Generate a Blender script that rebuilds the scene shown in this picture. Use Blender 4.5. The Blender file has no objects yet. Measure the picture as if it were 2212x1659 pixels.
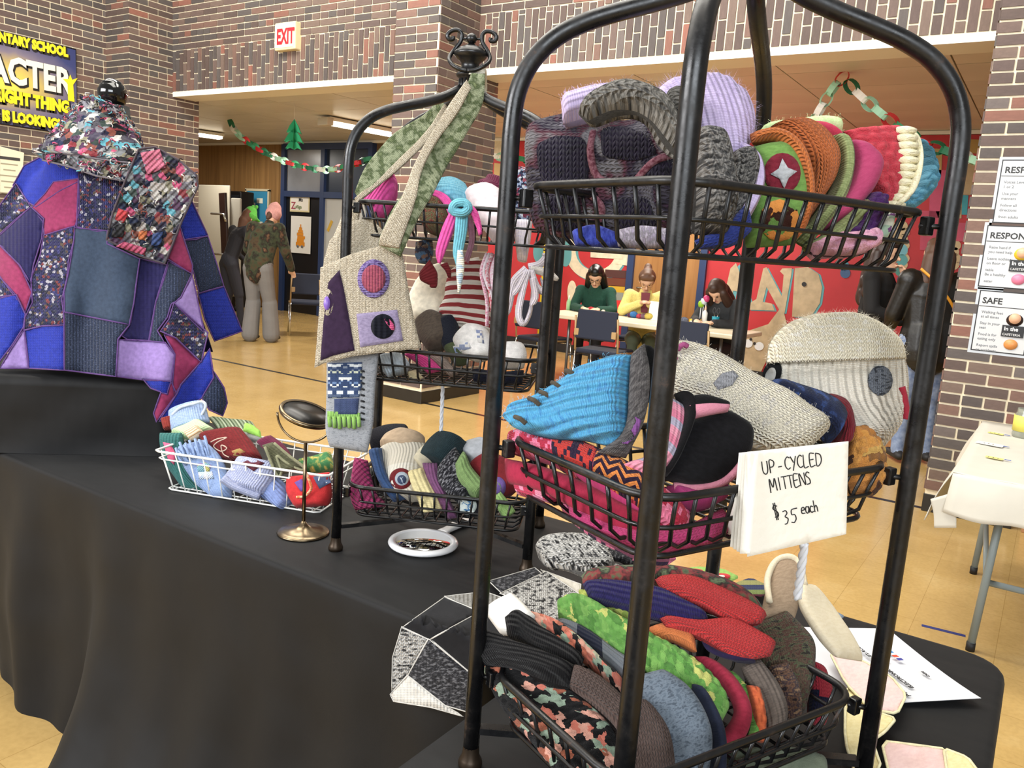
import bpy, bmesh, math, random
from mathutils import Vector, Matrix, noise
random.seed(7)
SC = bpy.context.scene
COL = SC.collection
# ------------------------------------------------------------------ camera
FPX = 1759.3; CH = 1.43
_pi, _ro, _ya = (math.radians(a) for a in (9.61, 3.964, -33.25))
FW = Vector((math.sin(_ya)*math.cos(_pi), math.cos(_ya)*math.cos(_pi), -math.sin(_pi)))
_rt = Vector((math.cos(_ya), -math.sin(_ya), 0)); _up = _rt.cross(FW)
RX = _rt*math.cos(_ro) + _up*math.sin(_ro); UX = -_rt*math.sin(_ro) + _up*math.cos(_ro)
CAM = Vector((0, 0, CH))
cam_d = bpy.data.cameras.new('camera'); cam = bpy.data.objects.new('camera', cam_d); COL.objects.link(cam)
cam.matrix_world = Matrix(((RX.x, UX.x, -FW.x, 0), (RX.y, UX.y, -FW.y, 0), (RX.z, UX.z, -FW.z, CH), (0, 0, 0, 1)))
cam_d.sensor_width = 36; cam_d.lens = FPX/2212*36; cam_d.clip_start = .02; cam_d.clip_end = 200
SC.camera = cam
# ------------------------------------------------------------------ light, world, exposure
SC.view_settings.view_transform = 'Standard'; SC.view_settings.look = 'None'
SC.view_settings.exposure = 0.0; SC.view_settings.gamma = 1
SC.view_settings.use_curve_mapping = False
wd = bpy.data.worlds.new('hall_daylight'); SC.world = wd; wd.use_nodes = True
wd.node_tree.nodes['Background'].inputs[0].default_value = (1.0, .96, .9, 1)
wd.node_tree.nodes['Background'].inputs[1].default_value = .36
def area(name, loc, to, sx, sy, power, col):
    l = bpy.data.lights.new(name, 'AREA'); l.shape = 'RECTANGLE'; l.size = sx; l.size_y = sy; l.energy = power; l.color = col
    o = bpy.data.objects.new(name, l); COL.objects.link(o); o.location = loc
    o.rotation_euler = (Vector(to)-Vector(loc)).to_track_quat('-Z', 'Y').to_euler(); return o
area('hall_window_light', (3.5, -4.5, 3.6), (-1.5, 2.0, .8), 5, 2.6, 470, (.88, .94, 1.0))
area('hall_window_light', (-4.5, -4.5, 3.4), (-3.5, 5, 2.4), 5, 2.2, 640, (.98, .98, 1))
area('hall_overhead_light', (-3.0, 1.0, 5.6), (-3.0, 1.2, 0), 7, 1.6, 300, (1.0, .95, .86))
area('hall_overhead_light', (-4.2, 3.2, 5.4), (-4.0, 5.2, 1.6), 8, 1.2, 420, (1.0, .95, .86))  # unseen overhead fill, added to brighten the brick columns and lintel wall

# ------------------------------------------------------------------ pixel helpers (2212 x 1659 frame)
def ray(x, y): return FW + RX*((x-1106)/FPX) - UX*((y-829.5)/FPX)
DS = [0.0]      # how far the goods of a basket sit back from its front wires
def W(x, y, d): return CAM + ray(x, y)*(d+DS[0])
def PZ(x, y, z):
    r = ray(x, y); return CAM + r*((z-CH)/r.z)
def PY(x, y, Y):
    r = ray(x, y); return CAM + r*(Y/r.y)
def PX(x, y, X):
    r = ray(x, y); return CAM + r*(X/r.x)
def proj(p):
    q = Vector(p)-CAM; d = q.dot(FW)
    return (1106+FPX*q.dot(RX)/d, 829.5-FPX*q.dot(UX)/d, d)
# ------------------------------------------------------------------ object helpers
def tag(o, label=None, cat=None, group=None, kind=None):
    if label: o['label'] = label
    if cat: o['category'] = cat
    if group: o['group'] = group
    if kind: o['kind'] = kind
    return o
def empty(name, loc=(0, 0, 0), rz=0, label=None, cat=None, group=None, kind=None):
    o = bpy.data.objects.new(name, None); COL.objects.link(o); o.location = loc; o.rotation_euler = (0, 0, rz)
    o.empty_display_size = .05
    return tag(o, label, cat, group, kind)
class MB:
    def __init__(s): s.v = []; s.f = []; s.uv = []; s.mi = []; s.sm = []
    def add(s, vs, fs, smooth=True, uvs=None, mi=0):
        b = len(s.v); s.v += [tuple(p) for p in vs]
        for k, f in enumerate(fs):
            s.f.append(tuple(b+i for i in f)); s.mi.append(mi); s.sm.append(smooth)
            s.uv.append([uvs[i] for i in f] if uvs else None)
        return s
    def box(s, c, size, rot=None, mi=0, bev=0):
        hx, hy, hz = (q/2 for q in size); R = rot or Matrix.Identity(3); c = Vector(c)
        if bev:
            bm = bmesh.new(); bmesh.ops.create_cube(bm, size=1)
            for v in bm.verts: v.co = Vector((v.co.x*size[0], v.co.y*size[1], v.co.z*size[2]))
            bmesh.ops.bevel(bm, geom=bm.edges[:], offset=bev, segments=2, affect='EDGES', profile=.5)
            bm.verts.index_update()
            vs = [c+R@v.co for v in bm.verts]; fs = [[v.index for v in f.verts] for f in bm.faces]; bm.free()
            return s.add(vs, fs, False, None, mi)
        vs = [c+R@Vector((sx*hx, sy*hy, sz*hz)) for sx in (-1, 1) for sy in (-1, 1) for sz in (-1, 1)]
        return s.add(vs, [(0, 1, 3, 2), (4, 6, 7, 5), (0, 4, 5, 1), (2, 3, 7, 6), (0, 2, 6, 4), (1, 5, 7, 3)], False, None, mi)
    def tube(s, pts, r, seg=8, caps=True, mi=0, closed=False, flat=None):
        pts = [Vector(p) for p in pts]; n = len(pts)
        rr = r if isinstance(r, (list, tuple)) else [r]*n
        vs = []; uvs = []; up = None; acc = 0
        for i, p in enumerate(pts):
            if closed: t = pts[(i+1) % n]-pts[i-1]
            else: t = pts[min(i+1, n-1)]-pts[max(i-1, 0)]
            if t.length < 1e-9: t = Vector((0, 0, 1))
            t.normalize()
            if up is None:
                up = Vector((0, 0, 1)) if abs(t.z) < .9 else Vector((1, 0, 0))
            a = t.cross(up)
            if a.length < 1e-6: a = t.cross(Vector((1, .3, 0)))
            a.normalize(); b = a.cross(t); up = b
            if i: acc += (p-pts[i-1]).length
            for k in range(seg):
                q = 2*math.pi*k/seg
                vs.append(p+(a*math.cos(q)*(flat or 1)+b*math.sin(q))*rr[i]); uvs.append((acc, q*rr[i]))
        fs = []
        for i in range(n if closed else n-1):
            j = (i+1) % n
            for k in range(seg):
                k2 = (k+1) % seg; fs.append((i*seg+k, i*seg+k2, j*seg+k2, j*seg+k))
        if caps and not closed:
            fs.append(tuple(range(seg))[::-1]); fs.append(tuple((n-1)*seg+k for k in range(seg)))
        return s.add(vs, fs, True, uvs, mi)
    def lathe(s, prof, c=(0, 0, 0), seg=24, axis=None, mi=0):
        c = Vector(c); R = axis or Matrix.Identity(3); vs = []; fs = []; n = len(prof)
        for (r, z) in prof:
            for k in range(seg):
                q = 2*math.pi*k/seg; vs.append(c+R@Vector((r*math.cos(q), r*math.sin(q), z)))
        for i in range(n-1):
            for k in range(seg):
                k2 = (k+1) % seg; fs.append((i*seg+k, i*seg+k2, (i+1)*seg+k2, (i+1)*seg+k))
        return s.add(vs, fs, True, None, mi)
    def quad(s, a, b, c, d, mi=0):
        return s.add([a, b, c, d], [(0, 1, 2, 3)], False, [(0, 0), (1, 0), (1, 1), (0, 1)], mi)
    def plate(s, pts, nrm, th, mi=0):      # polygon (planar) given a thickness along nrm
        pts = [Vector(p) for p in pts]; nv = Vector(nrm)*th; n = len(pts)
        vs = pts+[p+nv for p in pts]
        fs = [tuple(range(n))[::-1], tuple(range(n, 2*n))]+[(i, (i+1) % n, n+(i+1) % n, n+i) for i in range(n)]
        return s.add(vs, fs, False, None, mi)
    def build(s, name, mats, parent=None):
        me = bpy.data.meshes.new(name); me.from_pydata(s.v, [], s.f)
        if not isinstance(mats, (list, tuple)): mats = [mats]
        for m in mats: me.materials.append(m)
        me.polygons.foreach_set('material_index', s.mi); me.polygons.foreach_set('use_smooth', s.sm)
        if any(u is not None for u in s.uv):
            l = me.uv_layers.new(name='uv'); flat = []
            for u, f in zip(s.uv, s.f):
                for k in range(len(f)): flat += list(u[k]) if u else [0, 0]
            l.data.foreach_set('uv', flat)
        me.update()
        o = bpy.data.objects.new(name, me); COL.objects.link(o)
        if parent is not None:
            o.parent = parent; o.matrix_parent_inverse = parent_inv(parent)
        return o
def parent_inv(p):
    m = Matrix.Identity(4)
    while p is not None:
        m = p.matrix_parent_inverse @ Matrix.LocRotScale(p.location, p.rotation_euler, p.scale) @ m
        p = p.parent
    return m.inverted()
def weld_normals(o):
    bm = bmesh.new(); bm.from_mesh(o.data); bmesh.ops.recalc_face_normals(bm, faces=bm.faces); bm.to_mesh(o.data); bm.free()
def link_copy(o, parent=None):
    c = o.copy(); COL.objects.link(c); c.parent = parent
    for ch in [x for x in list(o.children)]: link_copy(ch, c)
    return c
# ------------------------------------------------------------------ materials
def newmat(name):
    m = bpy.data.materials.new(name); m.use_nodes = True
    return m, m.node_tree.nodes, m.node_tree.links, m.node_tree.nodes['Principled BSDF']
def c4(c): return (c[0], c[1], c[2], 1)
def hexc(h):
    h = h.lstrip('#'); v = [int(h[i:i+2], 16)/255 for i in (0, 2, 4)]
    return tuple(x/12.92 if x <= .04045 else ((x+.055)/1.055)**2.4 for x in v)
def dull(c, k=.86):
    g = .3*c[0]+.59*c[1]+.11*c[2]; return tuple(g+(x-g)*k for x in c)
def C(c): return hexc(c) if isinstance(c, str) else c
_cache = {}
def plain(col, rough=.5, metal=0, name=None, emit=0, bump=0, bscale=60, var=0, vscale=8, coat=0, trans=0, spec=None):
    key = ('p', col, rough, metal, emit, bump, bscale, var, vscale, coat, trans, spec)
    if key in _cache: return _cache[key]
    m, N, L, B = newmat(name or 'plain'); c = C(col)
    B.inputs['Base Color'].default_value = c4(c); B.inputs['Roughness'].default_value = rough; B.inputs['Metallic'].default_value = metal
    if coat: B.inputs['Coat Weight'].default_value = coat
    if spec is not None: B.inputs['Specular IOR Level'].default_value = spec
    if trans: B.inputs['Transmission Weight'].default_value = trans
    if emit: B.inputs['Emission Color'].default_value = c4(c); B.inputs['Emission Strength'].default_value = emit
    tc = N.new('ShaderNodeTexCoord')
    if var:
        nz = N.new('ShaderNodeTexNoise'); nz.inputs['Scale'].default_value = vscale; nz.inputs['Detail'].default_value = 5
        L.new(tc.outputs['Object'], nz.inputs['Vector'])
        r = N.new('ShaderNodeValToRGB'); r.color_ramp.elements[0].position = .3; r.color_ramp.elements[1].position = .7
        r.color_ramp.elements[0].color = c4([x*(1-var) for x in c]); r.color_ramp.elements[1].color = c4([min(1, x*(1+var)) for x in c])
        L.new(nz.outputs['Fac'], r.inputs['Fac']); L.new(r.outputs['Color'], B.inputs['Base Color'])
    if bump:
        nb = N.new('ShaderNodeTexNoise'); nb.inputs['Scale'].default_value = bscale; nb.inputs['Detail'].default_value = 4
        L.new(tc.outputs['Object'], nb.inputs['Vector'])
        b = N.new('ShaderNodeBump'); b.inputs['Strength'].default_value = bump; b.inputs['Distance'].default_value = .004
        L.new(nb.outputs['Fac'], b.inputs['Height']); L.new(b.outputs['Normal'], B.inputs['Normal'])
    _cache[key] = m; return m
def mnode(N, L, op, a, b=None, c=None):
    n = N.new('ShaderNodeMath'); n.operation = op
    for i, x in enumerate((a, b, c)):
        if x is None: continue
        if isinstance(x, (int, float)): n.inputs[i].default_value = x
        else: L.new(x, n.inputs[i])
    return n.outputs[0]
def ramp(N, L, fac, stops, const=False):
    r = N.new('ShaderNodeValToRGB'); cr = r.color_ramp
    if const: cr.interpolation = 'CONSTANT'
    while len(cr.elements) < len(stops): cr.elements.new(.5)
    for e, (p, c) in zip(cr.elements, sorted(stops, key=lambda s: s[0])): e.position = p; e.color = c4(C(c))
    L.new(fac, r.inputs['Fac']); return r.outputs['Color']
# wool(cols, mode, relief): knitted and felted cloth. UVs are in metres, so stitches keep their size.
#  mode plain | heather (two or three yarns spun together) | cells (patches of colour) | bands (stripes along u) | vbands (along v)
#  relief stock | rib | felt | chunky | garter | woven
def wool(cols, mode='plain', relief='felt', size=.004, scale=None, period=.1, bump=.6, uv=True, name='wool', warp=0, dots=None, sheen=.07):
    key = ('w', tuple(map(str, cols)), mode, relief, size, scale, period, bump, uv, warp, str(dots))
    if key in _cache: return _cache[key]
    m, N, L, B = newmat(name); B.inputs['Roughness'].default_value = .9
    B.inputs['Sheen Weight'].default_value = sheen; B.inputs['Sheen Roughness'].default_value = .5
    B.inputs['Specular IOR Level'].default_value = .15
    tc = N.new('ShaderNodeTexCoord'); co = tc.outputs['UV' if uv else 'Object']
    sp = N.new('ShaderNodeSeparateXYZ'); L.new(co, sp.inputs[0]); u, v = sp.outputs[0], sp.outputs[1]
    if warp:
        nw = N.new('ShaderNodeTexNoise'); nw.inputs['Scale'].default_value = 25; L.new(co, nw.inputs['Vector'])
        dw = mnode(N, L, 'MULTIPLY', mnode(N, L, 'SUBTRACT', nw.outputs['Fac'], .5), warp); uw = mnode(N, L, 'ADD', u, dw)
    else: uw = u
    def noi(sc, det=3, rough=.5, stretch=None):
        n = N.new('ShaderNodeTexNoise'); n.inputs['Scale'].default_value = sc; n.inputs['Detail'].default_value = det; n.inputs['Roughness'].default_value = rough
        if stretch:
            mp = N.new('ShaderNodeMapping'); mp.inputs['Scale'].default_value = stretch; L.new(co, mp.inputs[0]); L.new(mp.outputs[0], n.inputs['Vector'])
        else: L.new(co, n.inputs['Vector'])
        return n.outputs['Fac']
    cs = [dull(C(c)) for c in cols] if not isinstance(cols[0], tuple) else cols
    if mode == 'plain':
        a = cs[0]; col = ramp(N, L, noi(scale or 90, 4), [(.3, [x*.82 for x in a]), (.7, [min(1, x*1.12) for x in a])])
    elif mode == 'heather':
        n = len(cs); st = [(.36+.28*i/max(1, n-1), c) for i, c in enumerate(cs)]
        col = ramp(N, L, noi(scale or 260, 2, .6, (1, .45, 1)), st)
    elif mode == 'cells':
        vo = N.new('ShaderNodeTexVoronoi'); vo.inputs['Scale'].default_value = scale or 60
        nd = N.new('ShaderNodeTexNoise'); nd.inputs['Scale'].default_value = (scale or 60)*1.6; nd.inputs['Detail'].default_value = 3; L.new(co, nd.inputs['Vector'])
        vm = N.new('ShaderNodeVectorMath'); vm.operation = 'MULTIPLY_ADD'; L.new(nd.outputs['Color'], vm.inputs[0]); vm.inputs[1].default_value = (1.1/(scale or 60),)*3; L.new(co, vm.inputs[2]); L.new(vm.outputs[0], vo.inputs['Vector'])
        s2 = N.new('ShaderNodeSeparateColor'); L.new(vo.outputs['Color'], s2.inputs[0])
        n = len(cs); col = ramp(N, L, s2.outputs[0], [(i/n, c) for i, c in enumerate(cs)], True)
    elif mode == 'blotch':
        n = len(cs); col = ramp(N, L, noi(scale or 30, 3, .55), [(.28+.44*i/max(1, n-1), c) for i, c in enumerate(cs)])
    else:
        w = uw if mode == 'bands' else v
        fr = mnode(N, L, 'FRACT', mnode(N, L, 'DIVIDE', mnode(N, L, 'ADD', w, 10.0), period))
        stops = [(p_, dull(C(c))) for p_, c in cols] if isinstance(cols[0], tuple) else [(i/len(cs), c) for i, c in enumerate(cs)]
        col = ramp(N, L, fr, stops, True)
    if dots:   # small two-colour stitch pattern: dots = (colour, stitch)
        k = dots[1]
        if len(dots) > 2 and dots[2] > .7:
            fc = mnode(N, L, 'LESS_THAN', mnode(N, L, 'FRACT', mnode(N, L, 'DIVIDE', mnode(N, L, 'ADD', mnode(N, L, 'ADD', v, 10.0), mnode(N, L, 'PINGPONG', u, k*2.5)), k*2.6)), .45)
        else:
            cx = N.new('ShaderNodeCombineXYZ')
            L.new(mnode(N, L, 'FLOOR', mnode(N, L, 'DIVIDE', mnode(N, L, 'PINGPONG', u, k*7), k)), cx.inputs[0]); L.new(mnode(N, L, 'FLOOR', mnode(N, L, 'DIVIDE', mnode(N, L, 'PINGPONG', v, k*5), k)), cx.inputs[1])
            wn = N.new('ShaderNodeTexWhiteNoise'); wn.noise_dimensions = '2D'; L.new(cx.outputs[0], wn.inputs['Vector']); fc = mnode(N, L, 'GREATER_THAN', wn.outputs['Value'], .55)
        mx = N.new('ShaderNodeMix'); mx.data_type = 'RGBA'; L.new(fc, mx.inputs[0]); L.new(col, mx.inputs[6]); mx.inputs[7].default_value = c4(dull(C(dots[0]))); col = mx.outputs[2]
    L.new(col, B.inputs['Base Color'])
    # relief
    fuzz = noi(900, 3)
    if relief == 'stock':
        x = mnode(N, L, 'DIVIDE', v, size); a = mnode(N, L, 'ABSOLUTE', mnode(N, L, 'SUBTRACT', mnode(N, L, 'FRACT', mnode(N, L, 'ADD', x, 100.0)), .5))
        y = mnode(N, L, 'ADD', mnode(N, L, 'DIVIDE', u, size*.8), mnode(N, L, 'MULTIPLY', a, 1.3))
        h = mnode(N, L, 'MULTIPLY', mnode(N, L, 'ABSOLUTE', mnode(N, L, 'SINE', mnode(N, L, 'MULTIPLY', y, math.pi))), mnode(N, L, 'SINE', mnode(N, L, 'MULTIPLY', a, 2*math.pi)))
    elif relief == 'rib':
        h = mnode(N, L, 'ADD', mnode(N, L, 'MULTIPLY', mnode(N, L, 'SINE', mnode(N, L, 'MULTIPLY', v, 2*math.pi/size)), .5), .5)
        st = mnode(N, L, 'MULTIPLY', mnode(N, L, 'SINE', mnode(N, L, 'MULTIPLY', u, 2*math.pi/.003)), .12); h = mnode(N, L, 'ADD', h, st)
    elif relief == 'garter':
        h = mnode(N, L, 'ADD', mnode(N, L, 'MULTIPLY', mnode(N, L, 'SINE', mnode(N, L, 'MULTIPLY', u, 2*math.pi/size)), .5), .5)
    elif relief == 'woven':
        h = mnode(N, L, 'MULTIPLY', mnode(N, L, 'SINE', mnode(N, L, 'MULTIPLY', u, 2*math.pi/size)), mnode(N, L, 'SINE', mnode(N, L, 'MULTIPLY', v, 2*math.pi/size)))
    elif relief == 'chunky':
        vo2 = N.new('ShaderNodeTexVoronoi'); vo2.inputs['Scale'].default_value = 1/size; vo2.inputs['Randomness'].default_value = .55; L.new(co, vo2.inputs['Vector'])
        h = mnode(N, L, 'SUBTRACT', 1.0, vo2.outputs['Distance'])
    else: h = noi(400, 4, .65)
    h = mnode(N, L, 'ADD', h, mnode(N, L, 'MULTIPLY', fuzz, .35))
    b = N.new('ShaderNodeBump'); b.inputs['Strength'].default_value = bump; b.inputs['Distance'].default_value = size*.5 if relief != 'felt' else .002
    L.new(h, b.inputs['Height']); L.new(b.outputs['Normal'], B.inputs['Normal'])
    _cache[key] = m; return m
# ------------------------------------------------------------------ soft-goods modelling
def crom(pts, n):
    P = [Vector(p) for p in pts]; k = len(P)
    if k == 2: return [P[0].lerp(P[1], i/n) for i in range(n+1)]
    out = []
    for i in range(n+1):
        t = i/n*(k-1); j = min(int(t), k-2); f = t-j
        p0 = P[j-1] if j > 0 else P[0]*2-P[1]; p1 = P[j]; p2 = P[j+1]; p3 = P[j+2] if j+2 < k else P[-1]*2-P[-2]
        out.append(.5*((2*p1)+(p2-p0)*f+(2*p0-5*p1+4*p2-p3)*f*f+(3*p1-p0-3*p2+p3)*f*f*f))
    return out
def slab(name, Lp, Rp, th, mat, parent=None, n=26, m=22, e=.75, rib=None, round0=True, round1=True, bow=0, lump=.0015, lf=22, world=False, tag_=None, back=True, knob=None, seed=0):
    """puffed textile body between a left and a right edge: each edge point is (px, py, depth) (or a world point)."""
    cv = (lambda p: Vector(p)) if world else (lambda p: W(*p))
    A = crom([cv(p) for p in Lp], n); Bq = crom([cv(p) for p in Rp], n)
    mb = MB(); vs = []; uvs = []; acc = 0; prev = None; Nprev = None
    off = Vector((seed*3.1, seed*1.7, 0))
    if knob:
        ln_ = sum(((A[i+1]+Bq[i+1])-(A[i]+Bq[i])).length/2 for i in range(n)); n = min(110, max(n, int(ln_/knob[0]*6))); m = max(m, 72)
        A = crom([cv(p) for p in Lp], n); Bq = crom([cv(p) for p in Rp], n)
    for i in range(n+1):
        t = i/n; c = (A[i]+Bq[i])/2; wv = Bq[i]-A[i]
        i0, i1 = max(i-1, 0), min(i+1, n)
        T = (A[i1]+Bq[i1])-(A[i0]+Bq[i0])
        nv = wv.cross(T)
        if nv.length < 1e-9: nv = CAM-c
        nv.normalize()
        if Nprev is None:
            if nv.dot(CAM-c) < 0: nv = -nv
        elif nv.dot(Nprev) < 0: nv = -nv
        Nprev = nv
        if prev is not None: acc += (c-prev).length
        prev = c
        tt = th(t) if callable(th) else th
        f = 1
        if round0: f = min(f, math.sqrt(max(0, 1-(1-min(t/.14, 1))**2))*.85+.15)
        if round1: f = min(f, math.sqrt(max(0, 1-(1-min((1-t)/.14, 1))**2))*.85+.15)
        hw = wv.length/2
        for k in range(m):
            q = 2*math.pi*k/m; cx, sy = math.cos(q), math.sin(q)
            sx = math.copysign(abs(cx)**e, cx); sz = math.copysign(abs(sy)**e, sy)
            o = tt*f*sz+bow*(1-sx*sx)
            p = c+wv*(.5*sx)+nv*o
            if rib and abs(sz) > .2: p += nv*(math.copysign(1, sz)*rib[1]*math.cos(2*math.pi*sx*hw/rib[0])*f)
            if knob and abs(sz) > .15:
                row = math.floor(acc/knob[0]); kf = abs(math.sin(math.pi*acc/knob[0]))**.6*abs(math.sin(math.pi*(sx*hw/knob[0]/1.1+.5*(row % 2))))**.6
                p += nv*(math.copysign(1, sz)*knob[1]*kf*f)
            if lump:
                s_ = lump*noise.noise(p*lf+off)*f
                p += nv*(s_*math.copysign(1, sz))+wv.normalized()*(s_*.6)*cx
            vs.append(p); uvs.append((acc, sx*hw+(.5 if sy < 0 else 0)))
    fs = []
    for i in range(n):
        for k in range(m):
            k2 = (k+1) % m; fs.append((i*m+k, i*m+k2, (i+1)*m+k2, (i+1)*m+k))
    fs.append(tuple(range(m))[::-1]); fs.append(tuple(n*m+k for k in range(m)))
    mb.add(vs, fs, True, uvs)
    o = mb.build(name, mat, parent)
    if tag_: tag(o, *tag_)
    return o
def sheet(name, rows, mat, parent=None, th=.003, nu=24, nv=16, world=False, lump=.002, lf=14, seed=0, flip=False):
    """cloth sheet: rows of control points (px,py,depth), smoothed both ways, with a real thickness."""
    cv = (lambda p: Vector(p)) if world else (lambda p: W(*p))
    rr = [crom([cv(p) for p in r], nu) for r in rows]
    cols = [crom([r[i] for r in rr], nv) for i in range(nu+1)]
    off = Vector((seed*2.3, seed*5.1, 0)); g = []
    for j in range(nv+1):
        g.append([cols[i][j] for i in range(nu+1)])
    nrm = []
    for j in range(nv+1):
        row = []
        for i in range(nu+1):
            a = g[j][min(i+1, nu)]-g[j][max(i-1, 0)]; b = g[min(j+1, nv)][i]-g[max(j-1, 0)][i]
            q = a.cross(b); q = q.normalized() if q.length > 1e-12 else (CAM-g[j][i]).normalized()
            row.append(-q if flip else q)
        nrm.append(row)
    if nrm[nv//2][nu//2].dot(CAM-g[nv//2][nu//2]) < 0: nrm = [[-q for q in r] for r in nrm]
    vs = []; uvs = []
    lu = sum((g[nv//2][i+1]-g[nv//2][i]).length for i in range(nu)); lv = sum((g[j+1][nu//2]-g[j][nu//2]).length for j in range(nv))
    for s in (1, -1):
        for j in range(nv+1):
            for i in range(nu+1):
                p = g[j][i]; w = lump*noise.noise(p*lf+off)
                vs.append(p+nrm[j][i]*(w+s*th/2)); uvs.append((j/nv*lv, i/nu*lu))
    K = (nu+1)*(nv+1); fs = []
    idx = lambda i, j: j*(nu+1)+i
    for j in range(nv):
        for i in range(nu):
            a, b, c, d = idx(i, j), idx(i+1, j), idx(i+1, j+1), idx(i, j+1)
            fs.append((a, b, c, d)); fs.append((K+d, K+c, K+b, K+a))
    bd = [idx(i, 0) for i in range(nu)]+[idx(nu, j) for j in range(nv)]+[idx(i, nv) for i in range(nu, 0, -1)]+[idx(0, j) for j in range(nv, 0, -1)]
    for k in range(len(bd)):
        a, b = bd[k], bd[(k+1) % len(bd)]; fs.append((a, K+a, K+b, b))
    mb = MB(); mb.add(vs, fs, True, uvs); return mb.build(name, mat, parent)
def text(name, s, mat, parent, origin, ux, uy, size, depth=.0006, bold=0, align='LEFT', shear=0, spread=0):
    """flat lettering laid on a surface: origin is the baseline start, ux/uy the writing and up directions."""
    cu = bpy.data.curves.new(name, 'FONT'); cu.body = s; cu.size = size; cu.extrude = depth; cu.offset = bold; cu.align_x = align; cu.shear = shear
    cu.resolution_u = 2
    ux = Vector(ux).normalized(); uy = Vector(uy).normalized(); nz = ux.cross(uy)
    t = bpy.data.objects.new(name, cu); COL.objects.link(t)
    t.matrix_world = Matrix(((ux.x, uy.x, nz.x, origin[0]), (ux.y, uy.y, nz.y, origin[1]), (ux.z, uy.z, nz.z, origin[2]), (0, 0, 0, 1)))
    cu.materials.append(mat)
    mw = t.matrix_world.copy(); dg = bpy.context.evaluated_depsgraph_get()
    me = bpy.data.meshes.new_from_object(t.evaluated_get(dg)); bpy.data.objects.remove(t); bpy.data.curves.remove(cu)
    if spread: 
        for v in me.vertices: v.co.x *= spread
    t = bpy.data.objects.new(name, me); COL.objects.link(t)
    if parent is not None: t.parent = parent; t.matrix_parent_inverse = parent_inv(parent)
    t.matrix_basis = mw
    return t
# ================================================================== THE SETTING
def brick_mat(island):
    m, N, L, B = newmat('brick_face' if not island else 'brick_field'); B.inputs['Roughness'].default_value = .75
    g = N.new('ShaderNodeNewGeometry') if island else N.new('ShaderNodeObjectInfo')
    rnd = g.outputs['Random Per Island' if island else 'Random']
    col = ramp(N, L, rnd, [(0, '#584a45'), (.15, '#675650'), (.29, '#514a48'), (.42, '#6f5e55'), (.55, '#5c4d49'), (.67, '#56504e'), (.78, '#745a50'), (.88, '#7e574b'), (.94, '#665d5a'), (.98, '#8a5c4f')], True)
    tc = N.new('ShaderNodeTexCoord')
    nz = N.new('ShaderNodeTexNoise'); nz.inputs['Scale'].default_value = 3 if not island else 9; nz.inputs['Detail'].default_value = 8; nz.inputs['Roughness'].default_value = .7
    L.new(tc.outputs['Object'], nz.inputs['Vector'])
    mx = N.new('ShaderNodeMix'); mx.data_type = 'RGBA'; mx.blend_type = 'MULTIPLY'; mx.inputs[0].default_value = .55
    L.new(col, mx.inputs[6]); L.new(ramp(N, L, nz.outputs['Fac'], [(.25, (.62, .6, .6)), (.7, (1.15, 1.12, 1.1))]), mx.inputs[7]); L.new(mx.outputs[2], B.inputs['Base Color'])
    b = N.new('ShaderNodeBump'); b.inputs['Strength'].default_value = .25; b.inputs['Distance'].default_value = .003; L.new(nz.outputs['Fac'], b.inputs['Height']); L.new(b.outputs['Normal'], B.inputs['Normal'])
    return m
M_BRICK = brick_mat(False); M_FIELD = brick_mat(True)
M_MORTAR = plain('#e4d8bc', .9, bump=.3, bscale=120, var=.08, vscale=30, name='mortar')
M_WHITE = plain('#e9e6dc', .5, name='white_paint')
M_BLACKTILE = plain('#23211f', .35, name='black_cove_tile', var=.2)
BH, BL, MJ = .0677, .2327, .0128
_bm = {}
def brick_mesh():
    if 'b' not in _bm:
        mb = MB(); mb.box((0, 0, 0), (1, 1, 1)); o = mb.build('brick', M_BRICK); me = o.data; bpy.data.objects.remove(o); _bm['b'] = me
    return _bm['b']
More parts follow.
